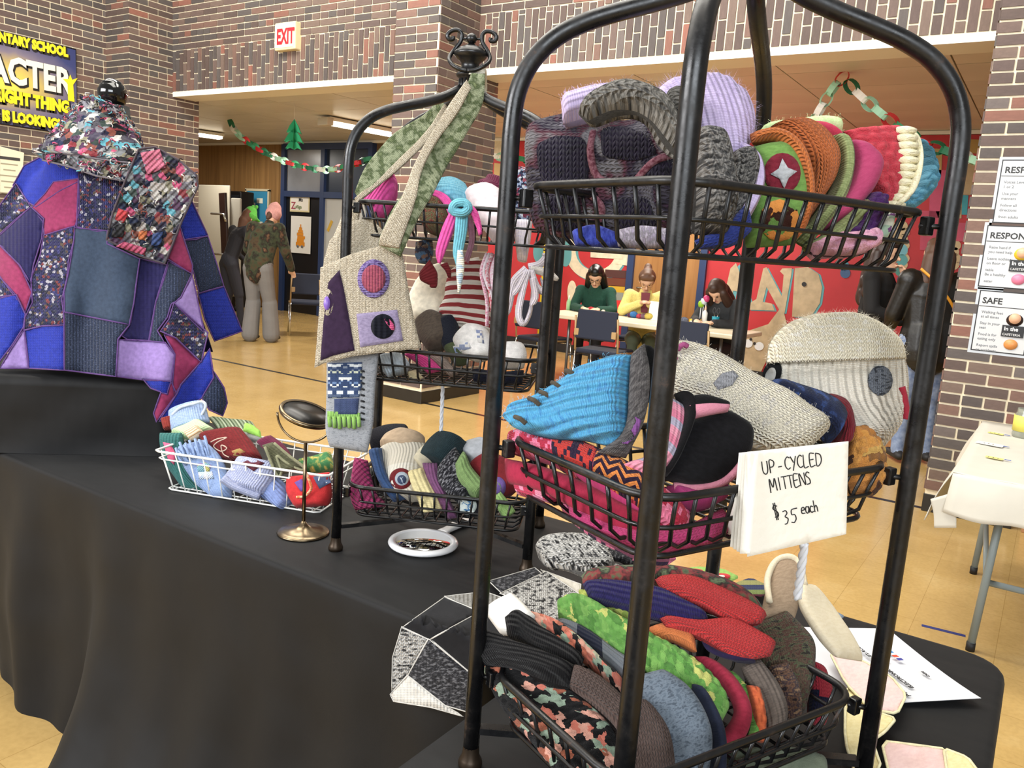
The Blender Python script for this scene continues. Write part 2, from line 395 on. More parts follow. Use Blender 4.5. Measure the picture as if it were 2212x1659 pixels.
def wall_bricks(parent, faces, limit=300):
    """faces: (origin, uvec, width, z0, z1, pattern). Bricks in view become parts, the rest one field."""
    rects = []
    for (org, uv, wid, z0, z1, pat) in faces:
        org = Vector(org); uv = Vector(uv).normalized(); nv = Vector((uv.y, -uv.x, 0))
        def put(u0, u1, za, zb):
            u0, u1 = max(0, u0), min(wid, u1)
            if u1-u0 > .02 and zb-za > .02:
                rects.append((org+uv*((u0+u1)/2)+Vector((0, 0, (za+zb)/2)), uv, nv, u1-u0, zb-za))
        if pat == 'run':
            r0 = int(z0/BH); r1 = int(z1/BH)
            for r in range(r0, r1+1):
                za = max(z0, r*BH+MJ/2); zb = min(z1, (r+1)*BH-MJ/2)
                head = (r % 7 == 3); L_ = BL/2 if head else BL; st = -(BL*.5 if r % 2 else BL*.02)
                u = st
                while u < wid: put(u+MJ/2, u+L_-MJ/2, za, zb); u += L_
        else:                       # soldier band: upright bricks with staggered joints
            u = 0; k = 0
            while u < wid:
                zz = z0-[.02, .11, .055, .16][k % 4]
                while zz < z1:
                    put(u+MJ/2, u+BH-MJ/2, max(z0, zz+MJ/2), min(z1, zz+BL-MJ/2)); zz += BL
                u += BH; k += 1
    def score(r):
        x, y, d = proj(r[0])
        if d < .3 or not (-40 < x < 2252 and -40 < y < 1700): return 0
        return r[3]*r[4]/(d*d)*max(.05, abs(r[2].dot((CAM-r[0]).normalized())))
    rects.sort(key=score, reverse=True)
    me = brick_mesh(); rest = MB()
    for i, (c, uv, nv, w, h) in enumerate(rects):
        rot = Matrix((uv, -nv, Vector((0, 0, 1)))).transposed()
        if i < limit and score((c, uv, nv, w, h)) > 0:
            o = bpy.data.objects.new('brick', me); COL.objects.link(o); o.parent = parent; o.matrix_parent_inverse = parent_inv(parent)
            q = Matrix.Translation(c+nv*(.002+random.uniform(-.001, .0012))) @ rot.to_4x4() @ Matrix.Diagonal((w, .014, h, 1))
            o.matrix_basis = q
        else: rest.box(c+nv*.002, (w, .014, h), rot)
    if rest.v: tag(rest.build('brickwork', M_FIELD, parent), kind='stuff')
XL, XP, XM0, XM1, XR0, XR1 = -9.4, -8.95, -5.0, -4.526, -.505, -.04   # left wall, pilaster side, columns
YC, YL, YJ, YB = 5.46, 6.0, 6.34, 10.0                                 # column front, lintel, jamb end, back wall
ZS, ZC, ZT = 2.87, 2.95, 4.3
def struct(name, mb, mat, label, cat): return tag(mb.build(name, mat), label, cat, kind='structure')
# floor: polished beige tiles, laid one by one as far as they can be told apart
def floor_mat():
    m, N, L, B = newmat('polished_tile'); tc = N.new('ShaderNodeTexCoord')
    nz = N.new('ShaderNodeTexNoise'); nz.inputs['Scale'].default_value = 2.2; nz.inputs['Detail'].default_value = 8; nz.inputs['Roughness'].default_value = .65; L.new(tc.outputs['Object'], nz.inputs['Vector'])
    n2 = N.new('ShaderNodeTexNoise'); n2.inputs['Scale'].default_value = 60; n2.inputs['Detail'].default_value = 4; L.new(tc.outputs['Object'], n2.inputs['Vector'])
    a = ramp(N, L, nz.outputs['Fac'], [(.3, '#b3945c'), (.55, '#c2a267'), (.75, '#ccb07a')])
    mx = N.new('ShaderNodeMix'); mx.data_type = 'RGBA'; mx.blend_type = 'MULTIPLY'; mx.inputs[0].default_value = .35
    L.new(a, mx.inputs[6]); L.new(ramp(N, L, n2.outputs['Fac'], [(.3, (.78, .76, .72)), (.6, (1.05, 1.05, 1.05))]), mx.inputs[7])
    br = N.new('ShaderNodeTexBrick'); br.inputs['Scale'].default_value = 1; br.inputs['Brick Width'].default_value = .305; br.inputs['Row Height'].default_value = .305; br.offset = 0; br.inputs['Mortar Size'].default_value = .0012
    br.inputs['Color1'].default_value = (1, 1, 1, 1); br.inputs['Color2'].default_value = (.97, .96, .94, 1); br.inputs['Mortar'].default_value = (.72, .68, .6, 1)
    L.new(tc.outputs['Object'], br.inputs['Vector'])
    m2 = N.new('ShaderNodeMix'); m2.data_type = 'RGBA'; m2.blend_type = 'MULTIPLY'; m2.inputs[0].default_value = 1; L.new(mx.outputs[2], m2.inputs[6]); L.new(br.outputs['Color'], m2.inputs[7])
    L.new(m2.outputs[2], B.inputs['Base Color']); B.inputs['Roughness'].default_value = .16
    L.new(ramp(N, L, n2.outputs['Fac'], [(.3, (.13, .13, .13)), (.8, (.24, .24, .24))]), B.inputs['Roughness'])
    return m
M_FLOOR = floor_mat()
mb = MB(); mb.box((-5, 4, -.05), (26, 18, .1)); struct('floor', mb, M_FLOOR, 'polished beige vinyl tile floor with black inlaid line', 'floor')
mb = MB(); mb.box((-5.2, YC+.06, .0008), (9.6, .045, .0016)); struct('trim_1', mb, plain('#211f1d', .3), 'thin black inlaid line running along the columns on floor', 'trim')
mb = MB(); mb.box((-.19, 3.63, .001), (.16, .022, .0012), Matrix.Rotation(.1, 3, 'Z')); tag(mb.build('floor_tape', plain('#2b3470', .6)), 'short strip of blue tape stuck on the beige floor', 'tape')
# walls
mb = MB(); mb.box((XL-.15, (1+YC)/2, ZT/2), (.3, YC-1.0, ZT)); wl = struct('wall_left', mb, M_MORTAR, 'dark brown brick side wall behind the blue banner', 'wall')
wall_bricks(wl, [((XL, 1.0, 0), (0, 1, 0), YC-1.0, .12, ZT-.2, 'run')])
def column(name, x0, x1, y0, y1, label, sides):
    mb = MB(); mb.box(((x0+x1)/2, (y0+y1)/2, ZT/2), (x1-x0, y1-y0, ZT)); o = struct(name, mb, M_MORTAR, label, 'column')
    F = [((x0, y0, 0), (1, 0, 0), x1-x0, .115, ZT, 'run')]
    if 'r' in sides: F.append(((x1, y0, 0), (0, 1, 0), y1-y0, .115, ZT, 'run'))
    if 'l' in sides: F.append(((x0, y1, 0), (0, -1, 0), y1-y0, .115, ZT, 'run'))
    wall_bricks(o, F)
    p = MB(); p.box(((x0+x1)/2, (y0+y1)/2, .055), (x1-x0+.012, y1-y0+.012, .11), bev=.004); p.build('base_tile', M_BLACKTILE, o)
    return o
column('column_1', XL, XP, YC, YJ, 'brick pilaster between the banner wall and the left opening', 'r')
column('column_2', XM0, XM1, YC, YJ-.02, 'free-standing brick column with black tile base in the middle', 'rl')
column('column_3', XR0, XR1, YC, YJ, 'brick column with laminated cafeteria posters at right', 'rl')
for nm, x0, x1, lab in (('wall_front', XP, XM0, 'brick lintel wall with exit sign above the left opening'), ('wall_front', XM1, XR0, 'brick lintel wall above the right opening behind the near rack')):
    mb = MB(); mb.box(((x0+x1)/2, YL+.16, (2.93+ZT)/2), (x1-x0, .32, ZT-2.93)); o = struct(nm, mb, M_MORTAR, lab, 'wall')
    zs = 3.37; r = math.ceil(zs/BH)*BH
    wall_bricks(o, [((x0, YL, 0), (1, 0, 0), x1-x0, 2.935, r-.004, 'soldier'), ((x0, YL, 0), (1, 0, 0), x1-x0, r, ZT-.3, 'run')])
for k, (x0, x1) in enumerate(((XP, XM0), (XM1, XR0))):
    mb = MB(); mb.box(((x0+x1)/2, YL+.14, 2.9), (x1-x0, .30, .055)); struct('trim_%d' % (k+2), mb, M_WHITE, 'white painted edge strip under the %s brick lintel' % ('left', 'right')[k], 'trim')
mb = MB(); mb.box((XR1+2.2, YL+.16, ZT/2), (4.4, .32, ZT)); wr_ = struct('wall_right', mb, M_MORTAR, 'brick wall running on behind the poster column at right', 'wall')
wall_bricks(wr_, [((XR1, YL, 0), (1, 0, 0), 4.4, .12, ZT-.2, 'run')], 60)
# far room: ceiling of tan tiles, back wall, side wall
def ceil_mat():
    m, N, L, B = newmat('ceiling_tile'); tc = N.new('ShaderNodeTexCoord')
    nz = N.new('ShaderNodeTexNoise'); nz.inputs['Scale'].default_value = 1.5; L.new(tc.outputs['Object'], nz.inputs['Vector'])
    L.new(ramp(N, L, nz.outputs['Fac'], [(.3, '#ccc8be'), (.7, '#d9d5cb')]), B.inputs['Base Color']); B.inputs['Roughness'].default_value = .42; return m
M_CEIL = ceil_mat()
mb = MB(); mb.box((-7.2, (YJ+YB)/2+.1, ZC+.06), (15.2, YB-YJ+.6, .1)); ceil_o = struct('ceiling', mb, plain('#8c7a5c', .7), 'tan panel ceiling of the far room', 'ceiling')
pm = MB(); pm.box((0, 0, 0), (1.208, .598, .012)); pme = None
for i in range(13):
    for j in range(7):
        x = -14.3+.61+i*1.22; y = YL+.32+.3+j*.606
        if pme is None:
            o = pm.build('ceiling_panel', M_CEIL, ceil_o); pme = o.data
        else:
            o = bpy.data.objects.new('ceiling_panel', pme); COL.objects.link(o); o.parent = ceil_o
        o.location = (x, y, ZC+.004+random.uniform(0, .002))
# back wall: wood panelling, blue door frames, red mural
M_WOOD = None
def wood_mat(c0, c1, name, sc=(1, 1, .06)):
    m, N, L, B = newmat(name); tc = N.new('ShaderNodeTexCoord'); mp = N.new('ShaderNodeMapping'); mp.inputs['Scale'].default_value = sc; L.new(tc.outputs['Object'], mp.inputs[0])
    nz = N.new('ShaderNodeTexNoise'); nz.inputs['Scale'].default_value = 14; nz.inputs['Detail'].default_value = 6; nz.inputs['Distortion'].default_value = .6; L.new(mp.outputs[0], nz.inputs['Vector'])
    L.new(ramp(N, L, nz.outputs['Fac'], [(.3, c0), (.7, c1)]), B.inputs['Base Color']); B.inputs['Roughness'].default_value = .38; return m
M_WOOD = wood_mat('#7d5c36', '#9a7648', 'wood_panel'); M_DOOR = wood_mat('#8f6236', '#a87a48', 'door_wood')
M_BLUE = plain('#26385f', .45, name='blue_paint'); M_RED = plain('#b72a30', .6, var=.1, vscale=3, name='red_mural'); M_TAN = plain('#b9a584', .7, var=.2, vscale=9, name='tan_mural')
mb = MB(); mb.box((-6.5, YB+.1, 1.5), (17, .2, 3.0)); wb = struct('wall_back', mb, plain('#6a5236', .6), 'far back wall with wood panelling and red mural', 'wall')
def bx(x): return PY(x, 560, YB).x          # where a pixel column meets the back wall
xs = [-14.2+i*.61 for i in range(12)]
for x in xs:
    if x > bx(628): break
    p = MB(); p.box((x+.305, YB-.012, 1.48), (.604, .024, 2.92)); p.build('wood_panel', M_WOOD, wb)
mb = MB(); mb.box((-14.3, 8.2, 1.5), (.2, 4.2, 3)); struct('wall_side', mb, M_WOOD, 'wood panelled side wall of the far room at left', 'wall')
# entrance: blue frame with transoms, door with frosted glass
M_GLASS = plain('#8f9298', .25, name='frosted_glass', var=.25, vscale=1.2)
xd0, xd1, xd2 = bx(616), bx(700), bx(800)
def door_frame():
    o = empty('door_1', (xd0, YB-.03, 0), label='dark blue framed entrance with frosted transoms and side light', cat='door', kind='structure')
    f = MB()
    for x in (xd0, xd1, xd2): f.box((x, YB-.05, 1.45), (.09, .1, 2.9))
    for z in (2.86, 2.06): f.box(((xd0+xd2)/2, YB-.05, z), (xd2-xd0, .098, .1))
    f.build('door_frame', M_BLUE, o)
    for a, b in ((xd0, xd1), (xd1, xd2)):
        g = MB(); g.box(((a+b)/2, YB-.03, 2.46), (b-a-.09, .02, .7)); g.build('transom_pane', M_GLASS if a == xd0 else plain('#2c3647', .3), o)
    g = MB(); g.box(((xd0+xd1)/2, YB-.03, 1.0), (xd1-xd0-.09, .02, 2.0)); g.build('side_panel', plain('#16171b', .3), o)
    g = MB(); g.box(((xd1+xd2)/2, YB-.04, 1.0), (xd2-xd1-.09, .03, 2.0)); dd = g.build('door_leaf', plain('#b8b8b2', .35), o)
    g = MB(); g.box((xd1+.18, YB-.06, 1.55), (.05, .012, .2), Matrix.Rotation(.5, 3, 'Y')); g.build('paper_star', plain('#c9a13a', .5), dd)
    return o
door_frame()
# ================================================================== TABLES UNDER BLACK CLOTH
TZ = .74
def cloth_mat():
    m, N, L, B = newmat('black_cloth'); tc = N.new('ShaderNodeTexCoord')
    n = N.new('ShaderNodeTexNoise'); n.inputs['Scale'].default_value = 5; n.inputs['Detail'].default_value = 6; L.new(tc.outputs['Object'], n.inputs['Vector'])
    L.new(ramp(N, L, n.outputs['Fac'], [(.3, (.0022, .0023, .0026)), (.75, (.0048, .0048, .0052))]), B.inputs['Base Color'])
    B.inputs['Roughness'].default_value = .62; B.inputs['Sheen Weight'].default_value = .03; B.inputs['Specular IOR Level'].default_value = .25
    mp = N.new('ShaderNodeMapping'); mp.inputs['Scale'].default_value = (1, 2.2, .7); L.new(tc.outputs['Object'], mp.inputs[0])
    n2 = N.new('ShaderNodeTexNoise'); n2.inputs['Scale'].default_value = 3; n2.inputs['Detail'].default_value = 3; L.new(mp.outputs[0], n2.inputs['Vector'])
    n3 = N.new('ShaderNodeTexNoise'); n3.inputs['Scale'].default_value = 1500; L.new(tc.outputs['Object'], n3.inputs['Vector'])
    b = N.new('ShaderNodeBump'); b.inputs['Strength'].default_value = .5; b.inputs['Distance'].default_value = .02; L.new(n2.outputs['Fac'], b.inputs['Height'])
    b2 = N.new('ShaderNodeBump'); b2.inputs['Strength'].default_value = .15; b2.inputs['Distance'].default_value = .001; L.new(n3.outputs['Fac'], b2.inputs['Height']); L.new(b.outputs['Normal'], b2.inputs['Normal']); L.new(b2.outputs['Normal'], B.inputs['Normal'])
    return m
M_CLOTH = cloth_mat()
def draped(name, x0, x1, y0, y1, label, folds, rad, seed, bulge=None, hem=0):
    """table cloth: flat top, rounded edge, then a falling skirt with folds, as one continuous cloth"""
    per = []
    rc = rad                                   # perimeter with rounded corners, dense
    def arc(cx, cy, a0):
        for k in range(7):
            a = a0+math.pi/2*k/6; per.append((cx+rc*math.cos(a), cy+rc*math.sin(a), math.cos(a), math.sin(a)))
    def line(ax, ay, bx_, by, nx, ny):
        n = max(2, int(math.hypot(bx_-ax, by-ay)/.02))
        for k in range(1, n): per.append((ax+(bx_-ax)*k/n, ay+(by-ay)*k/n, nx, ny))
    arc(x1-rc, y0+rc, -math.pi/2); line(x1, y0+rc, x1, y1-rc, 1, 0); arc(x1-rc, y1-rc, 0); line(x1-rc, y1, x0+rc, y1, 0, 1)
    arc(x0+rc, y1-rc, math.pi/2); line(x0, y1-rc, x0, y0+rc, -1, 0); arc(x0+rc, y0+rc, math.pi); line(x0+rc, y0, x1-rc, y0, 0, -1)
    prof = [(-.03, 0), (-.012, 0), (-.004, -.0015), (0, -.006), (.002, -.014)]+[(.003+.0*i, -.014-(TZ-.014-hem)*(i/22)) for i in range(1, 23)]
    vs = []; fs = []; n = len(per)
    for j, (o, dz) in enumerate(prof):
        for (x, y, nx, ny) in per:
            t = max(0, (-dz-.02)/(TZ-.02)); q = x*1.0+y*1.7
            fo = folds*t**.8*(math.sin(q*13+seed)*.5+math.sin(q*29+seed*2)*.3+noise.noise((q*4, t*1.5, seed))*1.2+.45)
            fo += .006*noise.noise((q*9, t*6, seed+4))*min(1, t*5)
            if bulge and ny < -.5: fo += bulge(x, t)
            vs.append((x+nx*(o+fo), y+ny*(o+fo), TZ+dz))
    for j in range(len(prof)-1):
        for k in range(n): fs.append((j*n+k, j*n+(k+1) % n, (j+1)*n+(k+1) % n, (j+1)*n+k)[::-1])
    mb = MB(); mb.add(vs, fs, True); mb.add(vs[:n], [tuple(range(n))], True); o = mb.build(name, M_CLOTH); tag(o, label, 'tablecloth')
    return o
def bul(x, t):
    k = max(0, min(1, (x+2.05)/.08)); k = k*k*(3-2*k)
    return (t**3)*(.16*k-.02)+.05*max(0, t-.93)*10*(.4+.6*k)*.4
draped('black_tablecloth', -3.6, -.70, 1.10, 1.78, 'long black cloth to the floor over the table with the mannequin', .035, .03, 1.3, bul)
draped('black_tablecloth', -.637, .02, -.35, 1.69, 'black cloth on the nearer table under the mitten rack and flyer', .0, .07, 4.1)
for nm, (x0, x1, y0, y1), lab in (('folding_table', (-3.55, -.68, 1.13, 1.75), 'table hidden under the long black cloth with the mannequin'), ('folding_table', (-.6, -.02, -.3, 1.65), 'table hidden under the black cloth with the flyer')):
    t = empty(nm, ((x0+x1)/2, (y0+y1)/2, 0), label=lab, cat='table')
    m_ = MB(); m_.box(((x0+x1)/2, (y0+y1)/2, TZ-.025), (x1-x0, y1-y0, .03), bev=.006); m_.build('table_top', plain('#8a857a', .5), t)
    for x in (x0+.12, x1-.12):
        for y in (y0+.1, y1-.1):
            m_ = MB(); m_.tube([(x, y, 0), (x, y, TZ-.04)], .014, 8); m_.build('leg', plain('#77797c', .4, .6), t)
# ================================================================== WROUGHT IRON RACKS
def iron_mat():
    m, N, L, B = newmat('black_iron'); tc = N.new('ShaderNodeTexCoord')
    n = N.new('ShaderNodeTexNoise'); n.inputs['Scale'].default_value = 22; n.inputs['Detail'].default_value = 9; n.inputs['Roughness'].default_value = .75; L.new(tc.outputs['Object'], n.inputs['Vector'])
    L.new(ramp(N, L, n.outputs['Fac'], [(.54, (.0035, .0035, .004)), (.62, (.008, .0065, .006)), (.7, (.05, .028, .018)), (.84, (.12, .075, .05))]), B.inputs['Base Color'])
    L.new(ramp(N, L, n.outputs['Fac'], [(.4, (.24, .24, .24)), (.68, (.6, .6, .6))]), B.inputs['Roughness'])
    b = N.new('ShaderNodeBump'); b.inputs['Strength'].default_value = .25; b.inputs['Distance'].default_value = .001; L.new(n.outputs['Fac'], b.inputs['Height']); L.new(b.outputs['Normal'], B.inputs['Normal'])
    return m
M_IRON = iron_mat()
HL, HW = .2133, .1469
RIMS = (.145, .455, .76)
def rrect(hx, hy, r, z, n=6):
    P = []
    for cx, cy, a0 in ((hx-r, -hy+r, -math.pi/2), (hx-r, hy-r, 0), (-hx+r, hy-r, math.pi/2), (-hx+r, -hy+r, math.pi)):
        for k in range(n+1): a = a0+math.pi/2*k/n; P.append((cx+r*math.cos(a), cy+r*math.sin(a), z))
    return P
def make_rack(label):
    root = empty('display_rack', (0, 0, 0), label=label, cat='rack')
    for sx in (-1, 1):
        for sy in (-1, 1):
            x, y = sx*HL, sy*HW
            arch = [(x, y, .78), (x, y, .825)]+[(x*f, y*f, z) for f, z in ((.985, .866), (.93, .901), (.83, .929), (.7, .948), (.55, .962), (.38, .976), (.21, .993), (.07, 1.014))]
            q = [Vector((x, y, z)) for z in (0, .25, .5, .72)]+crom(arch, 36)
            m_ = MB(); m_.tube(q, .0108, 14); po = m_.build('post', M_IRON, root)
            m_ = MB(); m_.lathe([(.0, .0), (.0155, 0), (.0165, .006), (.0145, .012), (.0118, .017), (.0108, .03)], (x, y, 0), 16); m_.build('foot', plain('#3a2f24', .4, .7), po)
    for k, rz in enumerate(RIMS):
        b = MB(); b.tube(rrect(.201, .135, .045, rz), .0048, 8, closed=True); bo = b.build('basket', M_IRON, root)
        b = MB(); b.tube(rrect(.196, .13, .044, rz-.034), .0026, 6, closed=True); b.build('wire', M_IRON, bo)
        b = MB(); b.tube(rrect(.184, .119, .03, rz-.068), .0034, 6, closed=True); b.build('wire', M_IRON, bo)
        def uwire(a, along_x):
            top, bot = (.135, .119) if along_x else (.201, .184)
            pr = []
            for s in (-1, 1):
                seq = [(s*top, rz), (s*(top*.5+bot*.5), rz-.03), (s*(bot+.003), rz-.055), (s*(bot-.012), rz-.067)]
                pr += seq if s < 0 else seq[::-1]
            sc = .93
            return [((a*(1 if abs(z-rz) < .02 else sc+.07*(1-(rz-z)/.064)), p, z) if along_x else (p, a*(1 if abs(z-rz) < .02 else sc+.07*(1-(rz-z)/.064)), z)) for p, z in pr]
        for i in range(13):
            b = MB(); b.tube(uwire(-.168+.336*i/12, True), .0025, 6); b.build('wire', M_IRON, bo)
        for i in range(7):
            b = MB(); b.tube(uwire(-.1+.2*i/6, False), .0025, 6); b.build('wire', M_IRON, bo)
        for sx in (-1, 1):
            for sy in (-1, 1):
                b = MB(); b.box((sx*.197, sy*.131, rz-.014), (.014, .012, .022), bev=.002); b.tube([(sx*.19, sy*.126, rz-.014), (sx*.211, sy*.145, rz-.014)], .0035, 6); b.build('bracket', M_IRON, bo)
    for s in (-1, 1):
        b = MB(); b.box((0, 0, .055), (2*math.hypot(HL, HW)-.02, .014, .009), Matrix.Rotation(s*math.atan2(HW, HL), 3, 'Z')); b.build('cross_bar', M_IRON, root)
    f = MB(); z0 = 1.0
    prof = [(.004, 0), (.024, 0), (.026, .006), (.021, .01), (.021, .05), (.028, .056), (.03, .062), (.024, .07), (.019, .084), (.02, .096), (.03, .108), (.037, .118), (.036, .126), (.026, .138), (.012, .146), (.008, .15), (.006, .153)]
    f.lathe([(r, z0+z*.72) for r, z in prof], (0, 0, 0), 28)
    fo = f.build('finial', M_IRON, root)
    f = MB(); f.lathe([(.001, z0+.108), (.009, z0+.111), (.0125, z0+.119), (.009, z0+.127), (.001, z0+.131)], (0, 0, 0), 16); f.build('finial_ball', M_IRON, fo)
    for k in range(14):
        a = 2*math.pi*k/14; f = MB(); f.tube([(.0215*math.cos(a), .0215*math.sin(a), z0+.009), (.0215*math.cos(a), .0215*math.sin(a), z0+.035)], .0028, 5); f.build('flute', M_IRON, fo)
    for s in (-1, 1):
        pts = [(0, -.03, z0+0.0475), (s*.018, -.031, z0+0.0504), (s*.036, -.025, z0+0.0612), (s*.044, -.012, z0+0.0763), (s*.036, -.002, z0+0.0950), (s*.024, 0, z0+0.1123), (s*.022, 0, z0+0.1267), (s*.03, 0, z0+0.1354), (s*.044, 0, z0+0.1339), (s*.053, 0, z0+0.1253), (s*.05, 0, z0+0.1166), (s*.041, 0, z0+0.1166), (s*.041, 0, z0+0.1224)]
        f = MB(); f.tube(crom(pts, 44), .0046, 8); f.tube([(s*.022, 0, z0+.119), (s*.009, 0, z0+.119)], .0025, 6); f.build('scroll_handle', M_IRON, fo)
    return root
rackA = make_rack('black iron three-basket rack full of mittens, nearest the camera')
rackB = link_copy(rackA); rackB['label'] = 'black iron three-basket rack with lyre finial behind the hand mirror'
NR = (-.341, .954); rackA.location = (NR[0], NR[1], TZ); rackA.rotation_euler = (0, 0, math.radians(66.32))
FR = (-1.122, 1.462); rackB.location = (FR[0], FR[1], TZ); rackB.rotation_euler = (0, 0, math.radians(26.8))
# ================================================================== FAR ROOM
import numpy as np
def lamp(nm, p0, p1, label, ends):
    p0, p1 = Vector(p0), Vector(p1); d = (p1-p0).normalized(); mid = (p0+p1)/2; L_ = (p1-p0).length
    rz = math.atan2(d.y, d.x); R = Matrix.Rotation(rz, 3, 'Z')
    o = empty(nm, mid, label=label, cat='ceiling light', group='fluorescent fixtures of the far room')
    m_ = MB(); m_.box(mid+Vector((0, 0, .035)), (L_, .2, .05), R, bev=.008); m_.build('housing', M_WHITE, o)
    m_ = MB(); m_.box(mid+Vector((0, 0, -.012)), (L_-.04, .17, .045), R, bev=.015); m_.build('diffuser', plain('#fff3da', .4, emit=7, name='lamp_glow'), o)
    l_ = area('tube_light', mid+Vector((0, 0, -.05)), mid+Vector((0, 0, -1)), L_, .16, 52*L_, (1, .96, .9)); l_.rotation_euler = (0, 0, rz)
    if ends:
        m_ = MB(); m_.box(p0+Vector((0, 0, -.005)), (.1, .22, .1), R, bev=.006); m_.build('end_cap', plain('#c9c2b2', .5), o)
lamp('fluorescent_light', PZ(703, 262, 2.875), PZ(880, 296, 2.875), 'long fluorescent ceiling light beside the hanging paper tree', True)
lamp('fluorescent_light', PZ(380, 283, 2.875), PZ(480, 297, 2.875), 'short stretch of fluorescent light beside the brick pilaster', False)
lamp('fluorescent_light', PZ(1260, 272, 2.875), PZ(1560, 268, 2.875), 'added unseen ceiling light over the craft table', False)  # added fixture to light the right bay, kept out of sight behind the hats
# ---- exit sign
es = PY(620, 79, YL-.05); o = empty('exit_sign', es, label='lit cream exit sign with red letters on the brick lintel', cat='sign')
m_ = MB(); m_.box(es+Vector((0, .02, 0)), (.31, .1, .27), bev=.012); m_.build('sign_box', plain('#e8d9ac', .5, name='sign_box'), o)
m_ = MB(); m_.box(es+Vector((-.01, -.032, 0)), (.27, .006, .225)); fc = m_.build('sign_face', plain('#f4e6bd', .5, emit=.25, name='sign_face'), o)
text('sign_letters', 'EXIT', plain('#e0202c', .5, emit=.6, name='exit_red'), fc, es+Vector((-.115, -.037, -.075)), (1, 0, 0), (0, 0, 1), .205, .001, .008, spread=.62)
# ---- banner on the left wall
b0, b1 = PX(163, 107, XL+.02), PX(165, 292, XL+.02); yb1 = b0.y; zt, zb = b0.z, b1.z
def ban_mat():
    m, N, L, B = newmat('banner_print'); tc = N.new('ShaderNodeTexCoord'); sp = N.new('ShaderNodeSeparateXYZ'); L.new(tc.outputs['Object'], sp.inputs[0])
    dy = mnode(N, L, 'SUBTRACT', sp.outputs[1], yb1-.75); dz = mnode(N, L, 'SUBTRACT', sp.outputs[2], (zt+zb)/2-.02)
    r = mnode(N, L, 'SQRT', mnode(N, L, 'ADD', mnode(N, L, 'POWER', mnode(N, L, 'MULTIPLY', dy, .8), 2.0), mnode(N, L, 'POWER', mnode(N, L, 'MULTIPLY', dz, 1.5), 2.0)))
    n = N.new('ShaderNodeTexNoise'); n.inputs['Scale'].default_value = 6; L.new(tc.outputs['Object'], n.inputs['Vector'])
    f = mnode(N, L, 'ADD', r, mnode(N, L, 'MULTIPLY', mnode(N, L, 'SUBTRACT', n.outputs['Fac'], .5), .15))
    L.new(ramp(N, L, f, [(.1, '#e6d25a'), (.3, '#b9a56a'), (.45, '#7d7484'), (.7, '#3b4272'), (1, '#2c3768')]), B.inputs['Base Color']); B.inputs['Roughness'].default_value = .4; return m
y0b = 3.2
m_ = MB(); m_.box((XL+.022, (y0b+yb1)/2, (zt+zb)/2), (.012, yb1-y0b, zt-zb)); bo = m_.build('school_banner', ban_mat()); tag(bo, 'blue and yellow school banner with lettering on the left wall', 'banner')
m_ = MB()
for (a, b, c, d) in ((y0b, yb1, zt, zt), (y0b, yb1, zb, zb), (yb1, yb1, zb, zt)): m_.tube([(XL+.026, a, c), (XL+.026, b, d)], .006, 6)
m_.build('edge_hem', plain('#15161c', .5), bo)
MY = plain('#f2dc2a', .45, name='banner_yellow'); MK = plain('#191717', .6, name='banner_black'); MWt = plain('#efe9d8', .45, name='banner_white')
def btext(s, px, py, size, mat, right=True, bold=.012, sh=0, sp=.74):
    p = PX(px, py, XL+.031); al = 'RIGHT' if right else 'LEFT'
    text('lettering_shadow', s, MK, bo, p+Vector((.0, .012, -.012)), (0, 1, 0), (0, 0, 1), size, .0008, bold+.012, al, sh, sp)
    text('lettering', s, mat, bo, p+Vector((.004, 0, 0)), (0, 1, 0), (0, 0, 1), size, .0012, bold, al, sh, sp)
btext('ELEMENTARY SCHOOL', 146, 122, .125, MY, bold=.009)
btext('CHARACTER', 153, 203, .365, MWt, bold=.013)
btext('DO THE RIGHT THING..', 160, 245, .165, MY, bold=.011)
btext('NO ONE IS LOOKING!', 130, 278, .138, MY, bold=.01)
st = PX(152, 186, XL+.036); m_ = MB(); m_.plate([st+Vector((0, a, b)) for a, b in ((-.03, -.16), (.04, -.16), (.03, .02), (.08, .1), (.02, .07), (.0, .12), (-.02, .07), (-.08, .06), (-.03, .02))], (1, 0, 0), .004); m_.build('printed_figure', MY, bo)
# ---- paper notice below the banner
nt = [PX(x, y, XL+.02) for x, y in ((0, 316), (52, 330), (45, 412), (0, 418))]
m_ = MB(); m_.plate(nt, (1, 0, 0), .002); no = m_.build('paper_notice', plain('#e2dbc2', .6)); tag(no, 'pale paper notice with faint print on brick wall below the banner', 'notice')
c0 = nt[0].lerp(nt[1], .35)
for k in range(7):
    m_ = MB(); q = c0+Vector((.004, 0, -.1-.06*k)); m_.box(q, (.001, .22-.05*(k % 3), .012 if k else .03)); m_.build('print_line', plain('#9c9780' if k else '#3a3a3a', .6), no)
